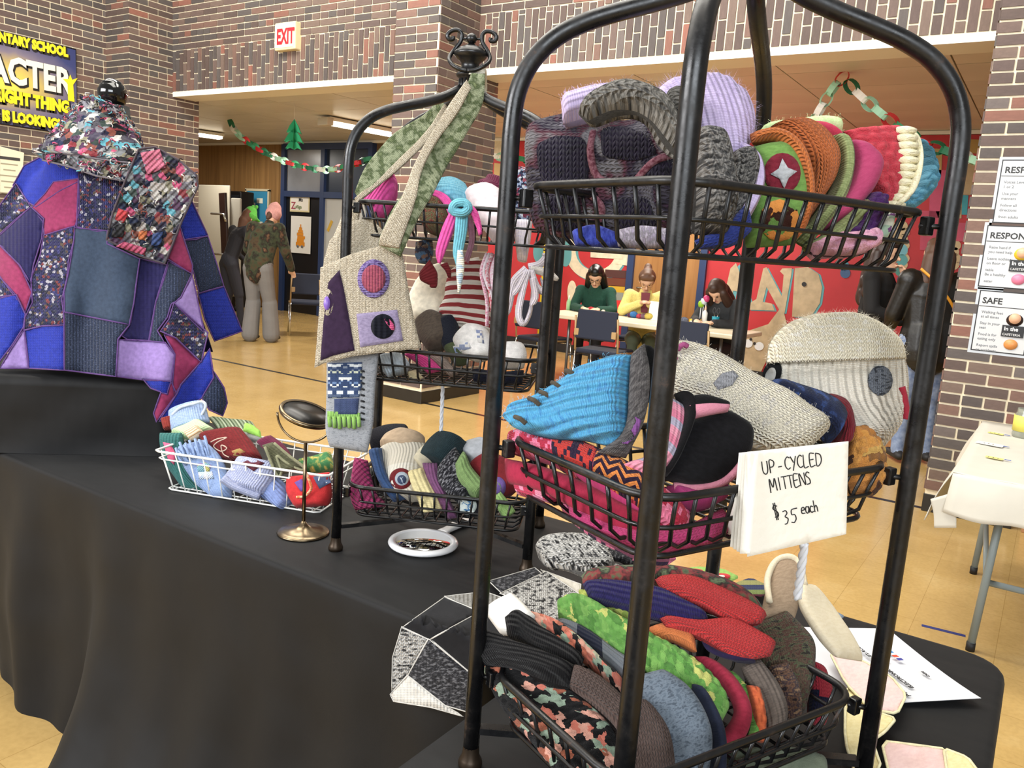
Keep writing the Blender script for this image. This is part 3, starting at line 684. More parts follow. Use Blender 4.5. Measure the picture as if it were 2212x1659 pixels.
# ---- paper garlands
def chain(nm, pts, label, cols, ll=.1, w=.05):
    P = [Vector(p) for p in pts]; Q = crom(P, 200); o = empty(nm, P[0], label=label, cat='garland', group='red and green paper chains'); acc = 0; k = 0; last = Q[0]
    mats = [plain(c, .6, name='paper') for c in cols]
    for q in Q[1:]:
        acc += (q-last).length
        if acc >= ll*.78:
            d = (q-last).normalized(); acc = 0
            side = d.cross(Vector((0, 0, 1))).normalized(); up = side.cross(d)
            a, b = (side, up) if k % 2 else ((side*.5+up*.85).normalized(), (side*.85-up*.5).normalized())
            m_ = MB(); n = 14; vs = []; fs = []
            for i in range(n):
                t = 2*math.pi*i/n; c = q+d*(ll*.55*math.cos(t))+a*(ll*.36*math.sin(t))
                nn = (d*math.cos(t)+a*math.sin(t))*.0008
                vs += [c+b*(w/2)+nn, c-b*(w/2)+nn, c-b*(w/2)-nn, c+b*(w/2)-nn]
            for i in range(n):
                j = (i+1) % n
                for e in range(4): fs.append((i*4+e, i*4+(e+1) % 4, j*4+(e+1) % 4, j*4+e))
            m_.add(vs, fs, False); m_.build('paper_link', mats[(k*5+k//3) % len(mats)], o); k += 1
        last = q
    return o
GC = ['#1f6e4a', '#c8202a', '#2e8a5c', '#d8353a', '#a6d8b8', '#e8e4da']
chain('paper_chain', [PY(x, y, PZ(493, 256, 2.93).y) for x, y in ((493, 256), (515, 290), (560, 322), (620, 350), (690, 366), (740, 362), (805, 342))], 'red and green paper chain sagging across the left opening', GC, .125, .055)
chain('paper_chain', [PY(x, y, PZ(1821, 165, 2.92).y) for x, y in ((1745, 285), (1770, 240), (1797, 195), (1820, 168))], 'short paper chain rising to the ceiling hook behind the orange hats', GC, .115, .05)
chain('paper_chain', [PY(x, y, PZ(1821, 165, 2.92).y) for x, y in ((1822, 168), (1860, 208), (1920, 258), (1985, 305), (2040, 325), (2120, 352))], 'paper chain falling from the ceiling hook toward the right column', GC, .125, .055)
chain('paper_chain', [PY(x, y, 7.2) for x, y in ((1040, 325), (1075, 338), (1110, 340), (1165, 352))], 'bit of paper chain seen between the column and near rack', GC, .11, .05)
# ---- hanging paper tree
pt = PY(636, 257, 7.0); o = empty('paper_tree', pt, label='green folded paper tree hanging from the far room ceiling', cat='decoration')
for (za, zb, w) in ((0, -.17, .1), (-.1, -.28, .13), (-.22, -.36, .11)):
    for a in (0.2, 1.25, 2.3):
        d = Vector((math.cos(a), math.sin(a), 0)); m_ = MB()
        m_.plate([pt+Vector((0, 0, za)), pt+d*w*.6+Vector((0, 0, (za+zb)/2)), pt+d*w+Vector((0, 0, zb)), pt+d*w*.5+Vector((0, 0, zb+.02)), pt+Vector((0, 0, zb)), pt-d*w*.5+Vector((0, 0, zb+.02)), pt-d*w+Vector((0, 0, zb)), pt-d*w*.6+Vector((0, 0, (za+zb)/2))], d.cross(Vector((0, 0, 1))), .0015)
        m_.build('paper_tier', plain('#35b07a' if a < 1 else '#2a9a68', .55, name='green_paper'), o)
m_ = MB(); m_.tube([pt, pt+Vector((0, 0, 2.95-pt.z))], .0015, 4); m_.build('thread', M_WHITE, o)
# ---- things along the left back wall
def panel_thing(nm, px0, py0, px1, Y, zb_, zt_, col, label, edge='#2b1c16'):
    a, b = PY(px0, py0, Y), PY(px1, py0, Y); cx = (a.x+b.x)/2; o = empty(nm, (cx, Y, 0), label=label, cat='folding table', group='cafeteria tables folded upright')
    m_ = MB(); m_.box((cx, Y, (zb_+zt_)/2), (b.x-a.x, .035, zt_-zb_), bev=.015); m_.build('table_leaf', plain(col, .4), o)
    m_ = MB(); m_.box((cx, Y+.035, (zb_+zt_)/2), (b.x-a.x-.08, .03, zt_-zb_-.1)); m_.build('backing', plain(edge, .5), o)
    for s in (a.x+.08, b.x-.08):
        m_ = MB(); m_.tube([(s, Y+.06, 0.06), (s, Y+.06, zb_+.1)], .018, 8); m_.build('leg', plain('#888a8c', .3, .8), o)
        m_ = MB(); m_.lathe([(0, -.02), (.05, -.02), (.05, .02), (0, .02)], (s, Y+.06, .05), 14, Matrix.Rotation(math.pi/2, 3, 'Y')); m_.build('caster', plain('#1c1c1c', .6), o)
panel_thing('folded_table', 410, 400, 497, 9.2, .25, 2.12, '#bdb6a4', 'tall cream table leaf folded upright beside the pilaster')
panel_thing('folded_table', 500, 432, 521, 9.0, .25, 1.9, '#b6b1a4', 'narrow cream table leaf folded upright behind the bending person')
pb = PY(478, 430, 8.9); o = empty('folding_bench', (pb.x, 8.9, 0), label='dark brown bench board standing on end with chrome brackets', cat='bench')
m_ = MB(); m_.box((pb.x+.12, 8.9, 1.0), (.16, .05, 1.95), Matrix.Rotation(-.085, 3, 'Y'), bev=.008); m_.build('bench_board', plain('#2c1712', .4), o)
for z in (.95, 1.62):
    m_ = MB(); m_.tube([(pb.x-.2, 8.85, z), (pb.x+.12, 8.86, z), (pb.x+.18, 8.86, z-.12)], .02, 8); m_.build('bracket', plain('#c8c8c4', .2, .9), o)
bq0, bq1 = PY(533, 400, YB-.05), PY(581, 445, YB-.05)
o = empty('bulletin_board', ((bq0.x+bq1.x)/2, YB-.04, 1.5), label='blue bulletin board with papers on the wood panelling', cat='bulletin board')
m_ = MB(); m_.box(((bq0.x+bq1.x)/2, YB-.045, 1.62), (bq1.x-bq0.x, .03, .95)); m_.build('board', plain('#2d7fa3', .7), o)
m_ = MB()
for dx in (bq0.x, bq1.x): m_.box((dx, YB-.05, 1.62), (.04, .045, .99))
for z in (1.13, 2.11): m_.box(((bq0.x+bq1.x)/2, YB-.05, z), (bq1.x-bq0.x+.04, .045, .04))
m_.build('frame', plain('#c9bd9d', .5), o)
for (fx, z, w, h) in ((.3, 1.8, .14, .16), (.62, 1.92, .16, .09), (.28, 1.5, .13, .22), (.65, 1.45, .13, .2)):
    m_ = MB(); m_.box((bq0.x+(bq1.x-bq0.x)*fx, YB-.063, z), (w, .004, h)); m_.build('pinned_paper', plain('#dcdcc8', .6), o)
tv = PY(517, 413, 9.6); m_ = MB(); m_.box((tv.x-.02, 9.65, 1.75), (.36, .3, .6), bev=.02); o = m_.build('black_cabinet', plain('#0d0c0c', .35)); tag(o, 'black cabinet standing beside the blue bulletin board', 'cabinet')
m_ = MB(); m_.box((tv.x-.02, 9.65, .72), (.34, .28, 1.44), bev=.01); m_.build('cabinet_base', plain('#141212', .5), o)
m_ = MB(); m_.box((tv.x-.02, 9.49, 1.78), (.28, .012, .4), bev=.004); m_.build('cabinet_door', plain('#1a1b1d', .2), o)
# posters on the dark side light of the door
def poster_back(nm, p, label, base):
    a, b = PY(p[0], p[1], YB-.06), PY(p[2], p[3], YB-.06); o = empty(nm, a, label=label, cat='poster')
    m_ = MB(); m_.box(((a.x+b.x)/2, YB-.058, (a.z+b.z)/2), (b.x-a.x, .006, a.z-b.z)); m_.build('sheet', plain(base, .6), o); return o, a, b
o, a, b = poster_back('name_poster', (627, 418, 668, 459), 'cream name poster on the blue entrance with big Z', '#dccfa0')
m_ = MB(); m_.box(((a.x+b.x)/2, YB-.063, (a.z+b.z)/2), (b.x-a.x-.05, .004, a.z-b.z-.05)); m_.build('inner_sheet', plain('#ece7da', .6), o)
text('lettering', 'Ms', plain('#3a3a3a', .6), o, ((a.x+b.x)/2-.02, YB-.067, a.z-.13), (1, 0, 0), (0, 0, 1), .09, .001, .002)
text('lettering', 'Z', plain('#a4404e', .6), o, (a.x+.04, YB-.067, b.z+.05), (1, 0, 0), (0, 0, 1), .17, .001, .004)
text('lettering', 'uñiga', plain('#7a8a5a', .6), o, (a.x+.13, YB-.067, b.z+.06), (1, 0, 0), (0, 0, 1), .085, .001, .002)
o, a, b = poster_back('drawing_poster', (629, 466, 670, 549), 'white poster with orange stacked bus drawing on the entrance', '#e3e1da')
OR = plain('#d98a1e', .6, name='orange_ink'); cx = (a.x+b.x)/2
for (dx, dz, w, h) in ((0, -.36, .22, .07), (.0, -.3, .17, .06), (.02, -.245, .19, .05), (-.01, -.19, .16, .05), (.0, -.14, .12, .045), (0, -.095, .07, .045), (0, -.05, .025, .06)):
    m_ = MB(); m_.box((cx+dx, YB-.065, (a.z+b.z)/2+.2+dz), (w, .004, h), bev=.0015); m_.build('drawn_block', OR, o)
for dx in (-.06, .05):
    m_ = MB(); m_.lathe([(0, 0), (.026, 0), (.026, .005), (0, .005)], (cx+dx, YB-.065, (a.z+b.z)/2-.2), 14, Matrix.Rotation(math.pi/2, 3, 'X')); m_.build('drawn_wheel', plain('#6e6e72', .6), o)
# ---- red mural in two panels with a wooden door between
def flat(parent, nm, pts, Y, mat, th=.006):
    m_ = MB(); m_.plate([PY(x, y, Y) for x, y in pts], (0, -1, 0), th); return m_.build(nm, mat, parent)
mx0, mx1, mx2, mx3 = bx(1040), bx(1362), bx(1532), bx(2140)
TEAL = plain('#5b9aa0', .6, name='mural_teal'); PINK = plain('#c9506a', .6, var=.15, name='mural_pink'); NAVY = plain('#31507e', .6, name='mural_blue'); CREAM = plain('#d8cdb2', .7, var=.15, vscale=12, name='mural_cream')
mu = MB(); mu.box(((mx0+mx1)/2, YB-.021, 1.5), (mx1-mx0, .04, 2.8)); mu1 = mu.build('mural_panel', M_RED); tag(mu1, 'red mural panel with giant letter G behind the seated people', 'mural')
def disc(parent, nm, px, py, rx, ry, Y, mat, th=.005, a0=0, a1=2*math.pi, inner=None):
    n = 32; out = [(px+rx*math.cos(a0+(a1-a0)*i/n), py+ry*math.sin(a0+(a1-a0)*i/n)) for i in range(n + (0 if a1-a0 > 6.2 else 1))]
    if inner is None: return flat(parent, nm, out, Y, mat, th)
    mb = MB()
    for i in range(n):
        t0 = a0+(a1-a0)*i/n; t1 = a0+(a1-a0)*(i+1)/n
        mb.plate([PY(px+rx*math.cos(t0), py+ry*math.sin(t0), Y), PY(px+rx*math.cos(t1), py+ry*math.sin(t1), Y), PY(px+inner*rx*math.cos(t1), py+inner*ry*math.sin(t1), Y), PY(px+inner*rx*math.cos(t0), py+inner*ry*math.sin(t0), Y)], (0, -1, 0), th)
    return mb.build(nm, mat, parent)
disc(mu1, 'painted_letter', 1290, 545, 66, 64, YB-.041, TEAL, .003, -.2, 5.6, .62)
disc(mu1, 'painted_letter', 1287, 542, 66, 64, YB-.044, CREAM, .003, -.2, 5.6, .66)
flat(mu1, 'painted_letter', [(1276, 530), (1345, 535), (1345, 560), (1276, 556)], YB-.047, CREAM)
flat(mu1, 'painted_block', [(1325, 535), (1362, 538), (1362, 575), (1330, 570)], YB-.044, CREAM)
for k, (c, y) in enumerate((('#4e2a26', 582), ('#6b3520', 600), ('#c9a02a', 616), ('#8a8f86', 630))):
    flat(mu1, 'painted_stripe', [(1308, y), (1358, y+3), (1358, y+20), (1306, y+17)], YB-.044, plain(c, .6))
disc(mu1, 'painted_shape', 1168, 545, 16, 26, YB-.044, TEAL); disc(mu1, 'painted_shape', 1222, 548, 13, 28, YB-.044, TEAL)
flat(mu1, 'painted_block', [(1068, 296), (1098, 298), (1098, 345), (1068, 343)], YB-.044, CREAM)
flat(mu1, 'painted_block', [(1068, 352), (1092, 355), (1096, 420), (1066, 420)], YB-.044, plain('#bfa06a', .7))
disc(mu1, 'painted_shape', 1344, 655, 18, 14, YB-.044, plain('#d8322f', .6)); disc(mu1, 'painted_shape', 1236, 632, 10, 26, YB-.044, CREAM)
# the yellow crayon painted column
yc = PY(1181, 600, YB-.16); m_ = MB(); m_.lathe([(.0, 0), (.075, 0), (.075, 1.45), (.07, 1.47), (.03, 1.62), (.02, 1.66), (0, 1.66)], (yc.x, YB-.16, .05), 22); o = m_.build('giant_crayon', plain('#e8cf2c', .45)); tag(o, 'tall yellow crayon decoration standing against the red mural', 'decoration')
m_ = MB()
for z in (.3, .36, 1.28, 1.34): m_.lathe([(.0755, z), (.0765, z), (.0765, z+.02), (.0755, z+.02)], (yc.x, YB-.16, .05), 22)
m_.build('crayon_bands', plain('#2a2a20', .5), o)
# wooden door in a blue frame
d2 = empty('door_2', ((mx1+mx2)/2, YB, 0), label='brown wooden door in blue frame behind the craft table', cat='door', kind='structure')
m_ = MB(); m_.box(((mx1+mx2)/2, YB-.02, 1.1), (mx2-mx1-.16, .05, 2.2)); dl = m_.build('door_leaf', M_DOOR, d2)
for x in (mx1+.045, mx2-.045): m_ = MB(); m_.box((x, YB-.04, 1.15), (.09, .1, 2.3)); m_.build('door_frame', M_BLUE, d2)
m_ = MB(); m_.box(((mx1+mx2)/2, YB-.04, 2.27), (mx2-mx1, .1, .09)); m_.build('door_frame', M_BLUE, d2)
m_ = MB(); m_.tube([(mx1+.18, YB-.05, 1.0), (mx1+.18, YB-.11, 1.0), (mx1+.3, YB-.11, 1.0)], .012, 8); m_.build('door_handle', plain('#b0aa9c', .3, .9), dl)
# right mural
mu = MB(); mu.box(((mx2+mx3)/2, YB-.021, 1.5), (mx3-mx2, .04, 2.8)); mu2 = mu.build('mural_panel', M_RED); tag(mu2, 'red mural panel with tan letters AND beside the right column', 'mural')
def letter(pts, sh=(8, 3)):
    flat(mu2, 'painted_shadow', [(x+sh[0], y+sh[1]) for x, y in pts], YB-.041, TEAL, .003); flat(mu2, 'painted_letter', pts, YB-.045, M_TAN, .004)
letter([(1562, 650), (1578, 580), (1590, 568), (1602, 600), (1618, 650), (1600, 652), (1594, 630), (1584, 628), (1580, 650)])
letter([(1618, 669), (1621, 654), (1634, 646), (1649, 580), (1656, 577), (1689, 640), (1693, 594), (1685, 586), (1690, 580), (1711, 579), (1710, 590), (1695, 676), (1687, 676), (1656, 620), (1648, 652), (1668, 656), (1674, 671)], (4, 2))
letter([(1717, 579), (1746, 577), (1768, 592), (1776, 620), (1771, 655), (1756, 678), (1740, 684), (1711, 684)], (5, 2))
disc(mu2, 'painted_dot', 1737, 614, 5, 5, YB-.055, plain('#22201f', .6))
flat(mu2, 'painted_shape', [(1600, 720), (1660, 700), (1690, 660), (1700, 700), (1660, 770), (1640, 812), (1598, 812)], YB-.044, M_TAN)
for (x, y) in ((1616, 742), (1640, 748)): disc(mu2, 'painted_eye', x, y, 10, 9, YB-.052, plain('#dfe3e6', .6))
for (x, y, r) in ((1617, 722, 3), (1622, 733, 3), (1630, 742, 3)): disc(mu2, 'painted_dot', x, y, r, r, YB-.056, plain('#26211e', .6))
for (x, y, r, c) in ((1824, 575, 11, '#3f7f90'), (1826, 590, 11, '#38577e'), (1948, 540, 13, '#6fb0c0'), (1948, 562, 13, '#58a0a4'), (1946, 586, 12, '#4a8a80'), (1948, 604, 10, '#3154a0')): disc(mu2, 'painted_dot', x, y, r, r, YB-.044, plain(c, .6))
for k in range(7):
    for (x, w) in ((1922, 14), (1948, 13), (2060, 12)): disc(mu2, 'painted_scallop', x+(k % 2)*4, 488+k*14, w, 11, YB-.043, plain('#c9b48e', .7, var=.1))
for (x0, y0, x1, y1, c) in ((2000, 320, 2036, 380, '#b79a63'), (2010, 366, 2050, 470, '#c25372'), (2048, 380, 2080, 470, '#b9a27a'), (2038, 420, 2092, 462, '#3f98a4'), (2074, 300, 2120, 330, '#a98a4e'), (1990, 455, 2050, 540, '#bd4f68'), (2040, 480, 2110, 520, '#c0566e'), (2070, 350, 2112, 420, '#b59d78')):
    flat(mu2, 'painted_block', [(x0, y0), (x1, y0+2), (x1-3, y1+2), (x0-3, y1)], YB-.0435, plain(c, .7, var=.12))
mb = MB(); mb.box(((-14.2+mx3)/2, YB-.03, 2.925), (mx3+14.2, .06, .04)); struct('trim_4', mb, M_WHITE, 'pale strip where the far ceiling meets the back wall', 'trim')
mb = MB(); mb.box(((mx0+mx3)/2, YB-.06, .06), (mx3-mx0, .03, .12)); struct('baseboard_back', mb, plain('#1c1b1c', .5), 'black baseboard under the red mural', 'baseboard')
# ================================================================== CHAIRS AND CRAFT TABLE
M_NAVY = plain('#151d31', .75, bump=.2, bscale=500, name='navy_upholstery'); M_CHROME = plain('#cfcfcc', .18, 1, name='chrome'); M_TANF = plain('#a98a5e', .4, name='tan_frame')
def make_chair():
    r = empty('stacking_chair', (0, 0, 0), label='x', cat='chair', group='navy padded stacking chairs')
    m_ = MB(); m_.box((0, .02, .45), (.45, .44, .05), bev=.02); m_.build('seat', M_NAVY, r)
    m_ = MB(); vs = []
    m_.box((0, -.235, .72), (.43, .035, .29), Matrix.Rotation(-.12, 3, 'X'), bev=.016); m_.build('backrest', M_NAVY, r)
    for s in (-1, 1):
        m_ = MB(); m_.tube([(s*.225, -.25, .8), (s*.228, -.215, .6), (s*.23, -.2, .46), (s*.23, .2, .44)], .011, 8); m_.build('side_frame', M_TANF, r)
        m_ = MB(); m_.box((s*.2, -.252, .64), (.05, .03, .07), bev=.006); m_.build('bracket', M_TANF, r)
        m_ = MB(); m_.tube([(s*.225, -.19, .45), (s*.235, -.235, .0)], .0115, 8); m_.build('leg', M_CHROME, r)
        m_ = MB(); m_.tube([(s*.225, .19, .44), (s*.235, .23, .0)], .0115, 8); m_.build('leg', M_CHROME, r)
    m_ = MB(); m_.tube([(-.225, .19, .41), (.225, .19, .41)], .009, 8); m_.build('stretcher', M_CHROME, r)
    return r
chair0 = make_chair(); used = [False]
def put_chair(x, y, rz, label):
    c = link_copy(chair0) if used[0] else chair0; used[0] = True
    c.location = (x, y, 0); c.rotation_euler = (0, 0, rz); c['label'] = label
put_chair(-3.72, 7.32, .06, 'navy padded chair tucked at craft table opposite the yellow jacket')
put_chair(-4.62, 7.62, -.1, 'navy padded chair at the craft table end opposite the green sweater')
put_chair(-2.78, 7.25, .05, 'navy padded chair at craft table opposite the dark-haired hunched person')
pc = PY(1335, 655, 8.75); put_chair(-4.06, 8.95, math.pi, 'navy padded chair behind the craft table between the seated pair')
for (x, y, rz, lb) in ((-8.75, 7.95, .9, 'navy padded chair with maroon jacket beside the bending person'), (-8.15, 8.05, .35, 'navy padded chair second along from the bending person'), (-7.55, 7.6, .2, 'navy padded chair half hidden behind the beige bag')): put_chair(x, y, rz, lb)
put_chair(-1.05, 8.3, .3, 'navy padded chair behind the standing pair at right')
t = empty('craft_table', (-3.45, 7.95, 0), label='long cream folding table covered in craft supplies', cat='table')
m_ = MB(); m_.box((-3.58, 7.93, .72), (2.26, .76, .045), bev=.01); m_.build('table_top', plain('#d9cfb4', .4, name='cream_laminate'), t)
for x in (-4.35, -2.65):
    for y in (7.68, 8.2):
        m_ = MB(); m_.tube([(x, y, 0), (x, y, .7)], .016, 8); m_.build('leg', plain('#6c6e72', .35, .7), t)
    m_ = MB(); m_.tube([(x, 7.68, .3), (x, 8.2, .3)], .01, 8); m_.build('stretcher', plain('#6c6e72', .35, .7), t)
# ================================================================== PEOPLE
def capsule(mb, a, b, ra, rb, sq=1.0, ax=None, seg=14):
    a, b = Vector(a), Vector(b); d = b-a; L_ = max(d.length, 1e-4); t = d.normalized() if d.length > 1e-6 else Vector((0, 0, 1))
    u = (Vector(ax) if ax else Vector((1, 0, 0))); u = u-t*u.dot(t)
    if u.length < .05: u = Vector((0, 1, 0))-t*t.y
    u.normalize(); w = t.cross(u); rings = []
    for k in range(5): q = -math.pi/2+math.pi/2*k/4; rings.append((a+t*(ra*math.sin(q)), max(1e-4, ra*math.cos(q))))
    for k in range(5): q = math.pi/2*k/4; rings.append((b+t*(rb*math.sin(q)), max(1e-4, rb*math.cos(q))))
    vs = []; fs = []
    for c, r in rings:
        for k in range(seg): q = 2*math.pi*k/seg; vs.append(c+u*(r*math.cos(q))+w*(r*sq*math.sin(q)))
    for i in range(len(rings)-1):
        for k in range(seg): k2 = (k+1) % seg; fs.append((i*seg+k, i*seg+k2, (i+1)*seg+k2, (i+1)*seg+k))
    fs.append(tuple(range(seg))[::-1]); fs.append(tuple((len(rings)-1)*seg+k for k in range(seg)))
    mb.add(vs, fs, True)
def fuse(name, prims, mats, parent, T, voxel=.009, smooth=4):
    """one continuous skin around tapered limbs; each prim is (a, b, ra, rb, material, flatten, flatten axis)"""
    mb = MB(); K = []
    for p in prims:
        a, b, ra, rb, mi = p[:5]; sq = p[5] if len(p) > 5 else 1; ax = p[6] if len(p) > 6 else (1, 0, 0)
        capsule(mb, a, b, ra, rb, sq, ax); K.append((a, b, ra, rb, mi, sq))
    o = mb.build('tmp', mats)
    md = o.modifiers.new('r', 'REMESH'); md.mode = 'VOXEL'; md.voxel_size = voxel; md.use_smooth_shade = True
    sm = o.modifiers.new('s', 'SMOOTH'); sm.iterations = smooth; sm.factor = .5
    dg = bpy.context.evaluated_depsgraph_get(); me = bpy.data.meshes.new_from_object(o.evaluated_get(dg)); bpy.data.objects.remove(o)
    n = len(me.polygons); ce = np.empty(n*3); me.polygons.foreach_get('center', ce); ce = ce.reshape(-1, 3)
    best = np.full(n, 1e9); mi_ = np.zeros(n, int)
    for a, b, ra, rb, mi, sq in K:
        A, B = np.array(a), np.array(b); d = B-A; t = np.clip(((ce-A)@d)/max(d@d, 1e-9), 0, 1); q = np.linalg.norm(ce-(A+t[:, None]*d), axis=1)-(ra+(rb-ra)*t)*(.5+.5*sq)
        k = q < best; best[k] = q[k]; mi_[k] = mi
    me.materials.clear()
    for m in mats: me.materials.append(m)
    me.polygons.foreach_set('material_index', mi_.astype(np.int32)); me.polygons.foreach_set('use_smooth', np.ones(n, bool))
    me.transform(T); me.name = name
    o = bpy.data.objects.new(name, me); COL.objects.link(o)
    if parent is not None: o.parent = parent; o.matrix_parent_inverse = parent_inv(parent)
    return o
SKIN = plain('#d3a98c', .55, name='skin', var=.05)
def hand(w, d, up, mi, curl=.5, s=1.0):
    """palm and five bent fingers from the wrist w, pointing along d, palm normal up"""
    w, d, up = Vector(w), Vector(d).normalized(), Vector(up).normalized(); side = d.cross(up).normalized(); P = []
    pc = w+d*.05*s; P.append((tuple(w), tuple(w+d*.075*s), .026*s, .034*s, mi, .55, tuple(side)))
    for k, (off, ln) in enumerate(((-.03, .055), (-.011, .066), (.009, .062), (.028, .048))):
        b = w+d*.085*s+side*off*s; k1 = b+d*ln*.55*s-up*(curl*.012*s); k2 = k1+(d*(1-curl)-up*curl).normalized()*ln*.55*s
        P.append((tuple(b), tuple(k1), .0095*s, .009*s, mi)); P.append((tuple(k1), tuple(k2), .009*s, .0075*s, mi))
    tb = w+d*.035*s-side*.03*s; t1 = tb+(d*.7-side*.7)*.035*s; t2 = t1+(d-up*curl*.5).normalized()*.03*s
    P.append((tuple(tb), tuple(t1), .012*s, .0105*s, mi)); P.append((tuple(t1), tuple(t2), .0105*s, .0085*s, mi))
    return P
def person(label, loc, yaw, J, mats, idx, hair, hairmat, extras=None, group=None, face=True, sc=1.0, legr=(.085, .06, .05), toprad=1.0, coat=None, hairfirst=False, showface=True):
    """J: joints in the body frame (x right, y forward, z up). mats: [skin, top, trousers, shoes]."""
    root = empty('person', loc, yaw, label, 'person', group)
    T = Matrix.Translation(Vector(loc)) @ Matrix.Rotation(yaw, 4, 'Z') @ Matrix.Diagonal((sc, sc, sc, 1))
    P = []; g = lambda k: tuple(J[k])
    tr = toprad
    if coat: P.append((g('pelvis'), (J['pelvis'][0], J['pelvis'][1]-.01, coat[0]), .15*tr, coat[1], 1, .8))
    P.append((g('pelvis'), g('chest'), .135*tr, .15*tr, 1, .72)); P.append((g('chest'), g('neck'), .15*tr, .07, 1, .75))
    for s in 'LR':
        P.append((g('chest'), g('sh'+s), .11*tr, .07*tr, 1, .8)); P.append((g('sh'+s), g('el'+s), .062*tr, .052*tr, 1)); P.append((g('el'+s), g('wr'+s), .05*tr, .038*tr, 1))
        P.append((g('pelvis'), g('hip'+s), .125, .1, 2)); P.append((g('hip'+s), g('kn'+s), .098*legr[0]/.085, .07*legr[0]/.085, 2)); P.append((g('kn'+s), g('an'+s), legr[1], legr[2], 2))
        an = Vector(J['an'+s]); P.append((tuple(an+Vector((0, -.05, -.045))), tuple(an+Vector((0, .15, -.05))), .042, .036, 3, .8))
        wr = Vector(J['wr'+s]); dd = (wr-Vector(J['el'+s])).normalized(); hd = J.get('hd'+s); dd = Vector(hd) if hd else dd
        P += hand(wr, dd, J.get('hu'+s, (0, 0, 1)), 0, J.get('curl', .5))
    nk, hd = Vector(J['neck']), Vector(J['head']); f = Vector(J.get('look', (0, 1, -.2))).normalized(); up = (hd-nk).normalized(); up = (up-f*up.dot(f)).normalized() if abs(up.dot(f)) < .95 else Vector((0, 0, 1)); rt = f.cross(up).normalized()
    P.append((tuple(nk-up*.04), tuple(hd-up*.04), .052, .05, 0))
    P.append((tuple(hd+up*.03-f*.015), tuple(hd+up*.035+f*.012), .085, .08, 0, .92)); P.append((tuple(hd-up*.03+f*.02), tuple(hd-up*.085+f*.045), .066, .038, 0))
    P.append((tuple(hd+f*.085+up*.012), tuple(hd+f*.105-up*.018), .009, .014, 0))
    for s in (-1, 1): P.append((tuple(hd+rt*s*.078+up*.01), tuple(hd+rt*s*.08-up*.022), .014, .01, 0))
    body = fuse('body', P, mats, root, T)
    if showface:
        for s in (-1, 1):
            m_ = MB(); c = hd+f*.079+rt*s*.031+up*.016; m_.lathe([(0, -.007), (.009, -.004), (.011, 0), (.009, .004), (0, .007)], T @ c, 10); m_.build('eye', plain('#20150f', .3), root)
            m_ = MB(); a = T @ (hd+f*.084+rt*s*.018+up*.034); b = T @ (hd+f*.076+rt*s*.048+up*.034); m_.tube([a, b], .0035, 5); m_.build('eyebrow', hairmat, root)
        m_ = MB(); m_.tube([T @ (hd+f*.085-up*.05-rt*.02), T @ (hd+f*.092-up*.052), T @ (hd+f*.085-up*.05+rt*.02)], [.003, .0055, .003], 6); m_.build('mouth', plain('#a85c54', .5), root)
    if hair:
        HP = []
        for h in hair:
            a, b = h[0], h[1]; V = lambda q: tuple(hd+rt*q[0]+f*q[1]+up*q[2]) if len(q) == 3 else tuple(q[:3])
            HP.append((V(a), V(b), h[2], h[3], 0)+tuple(h[4:]))
        fuse('hair', HP, [hairmat], root, T, .009, 3)
    return root, T, hd, f, up, rt, body
HAIRCAP = [((0, -.02, .05), (0, -.035, .0), .098, .09), ((0, .03, .1), (0, -.02, .09), .06, .075)]
def glasses(root, T, hd, f, up, rt, mat):
    m_ = MB()
    for s in (-1, 1):
        c = hd+f*.096+rt*s*.033+up*.014; m_.tube([T @ (c+rt*.026*math.cos(a)+up*.021*math.sin(a)) for a in [2*math.pi*i/16 for i in range(16)]], .0022, 5, closed=True)
        m_.tube([T @ (c+rt*s*.026), T @ (hd+rt*s*.082+up*.014)], .002, 5)
    m_.tube([T @ (hd+f*.098-rt*.008+up*.016), T @ (hd+f*.098+rt*.008+up*.016)], .002, 5); m_.build('glasses', mat, root)
def camo(cols, sc): return wool(cols, 'blotch', 'felt', uv=False, scale=sc, bump=.2)
# the person bending by the chairs
STAND = dict(pelvis=(0, -.06, 1.0), chest=(0, .06, 1.32), neck=(0, .15, 1.49), head=(0, .23, 1.6), shL=(-.19, .08, 1.43), shR=(.19, .08, 1.43), elL=(-.27, .1, 1.16), elR=(.27, .12, 1.16), wrL=(-.22, .3, .98), wrR=(.24, .3, .95),
             hipL=(-.09, -.07, .93), hipR=(.09, -.07, .93), knL=(-.1, -.02, .5), knR=(.11, .03, .5), anL=(-.11, -.06, .1), anR=(.12, .06, .1), look=(0, .75, -.65))
JK = camo(['#2c2219', '#4b3a26', '#39402a', '#241c18', '#6a4a30'], 9); GREY = plain('#6f6c69', .9, bump=.4, bscale=300, var=.06, name='grey_trousers')
pa = PZ(562, 738, 0)
r_, T, hd, f, up, rt, body = person('person in pink beanie and camouflage jacket bending over chairs', (pa.x, pa.y, 0), math.radians(16), STAND, [SKIN, JK, GREY, plain('#171412', .5)], 0, [((0, -.05, -.02), (0, -.06, -.09), .05, .03)], plain('#4a3020', .7), legr=(.1, .095, .11), toprad=1.3, showface=False, coat=(.9, .17))
fuse('beanie', [(tuple(hd+up*.03-f*.01), tuple(hd+up*.09-f*.03), .105, .085, 0), (tuple(hd+up*.1-f*.03), tuple(hd+up*.15-f*.05), .07, .035, 0)], [wool(['#c98c84'], 'plain', 'felt', uv=False, bump=.4)], r_, T)
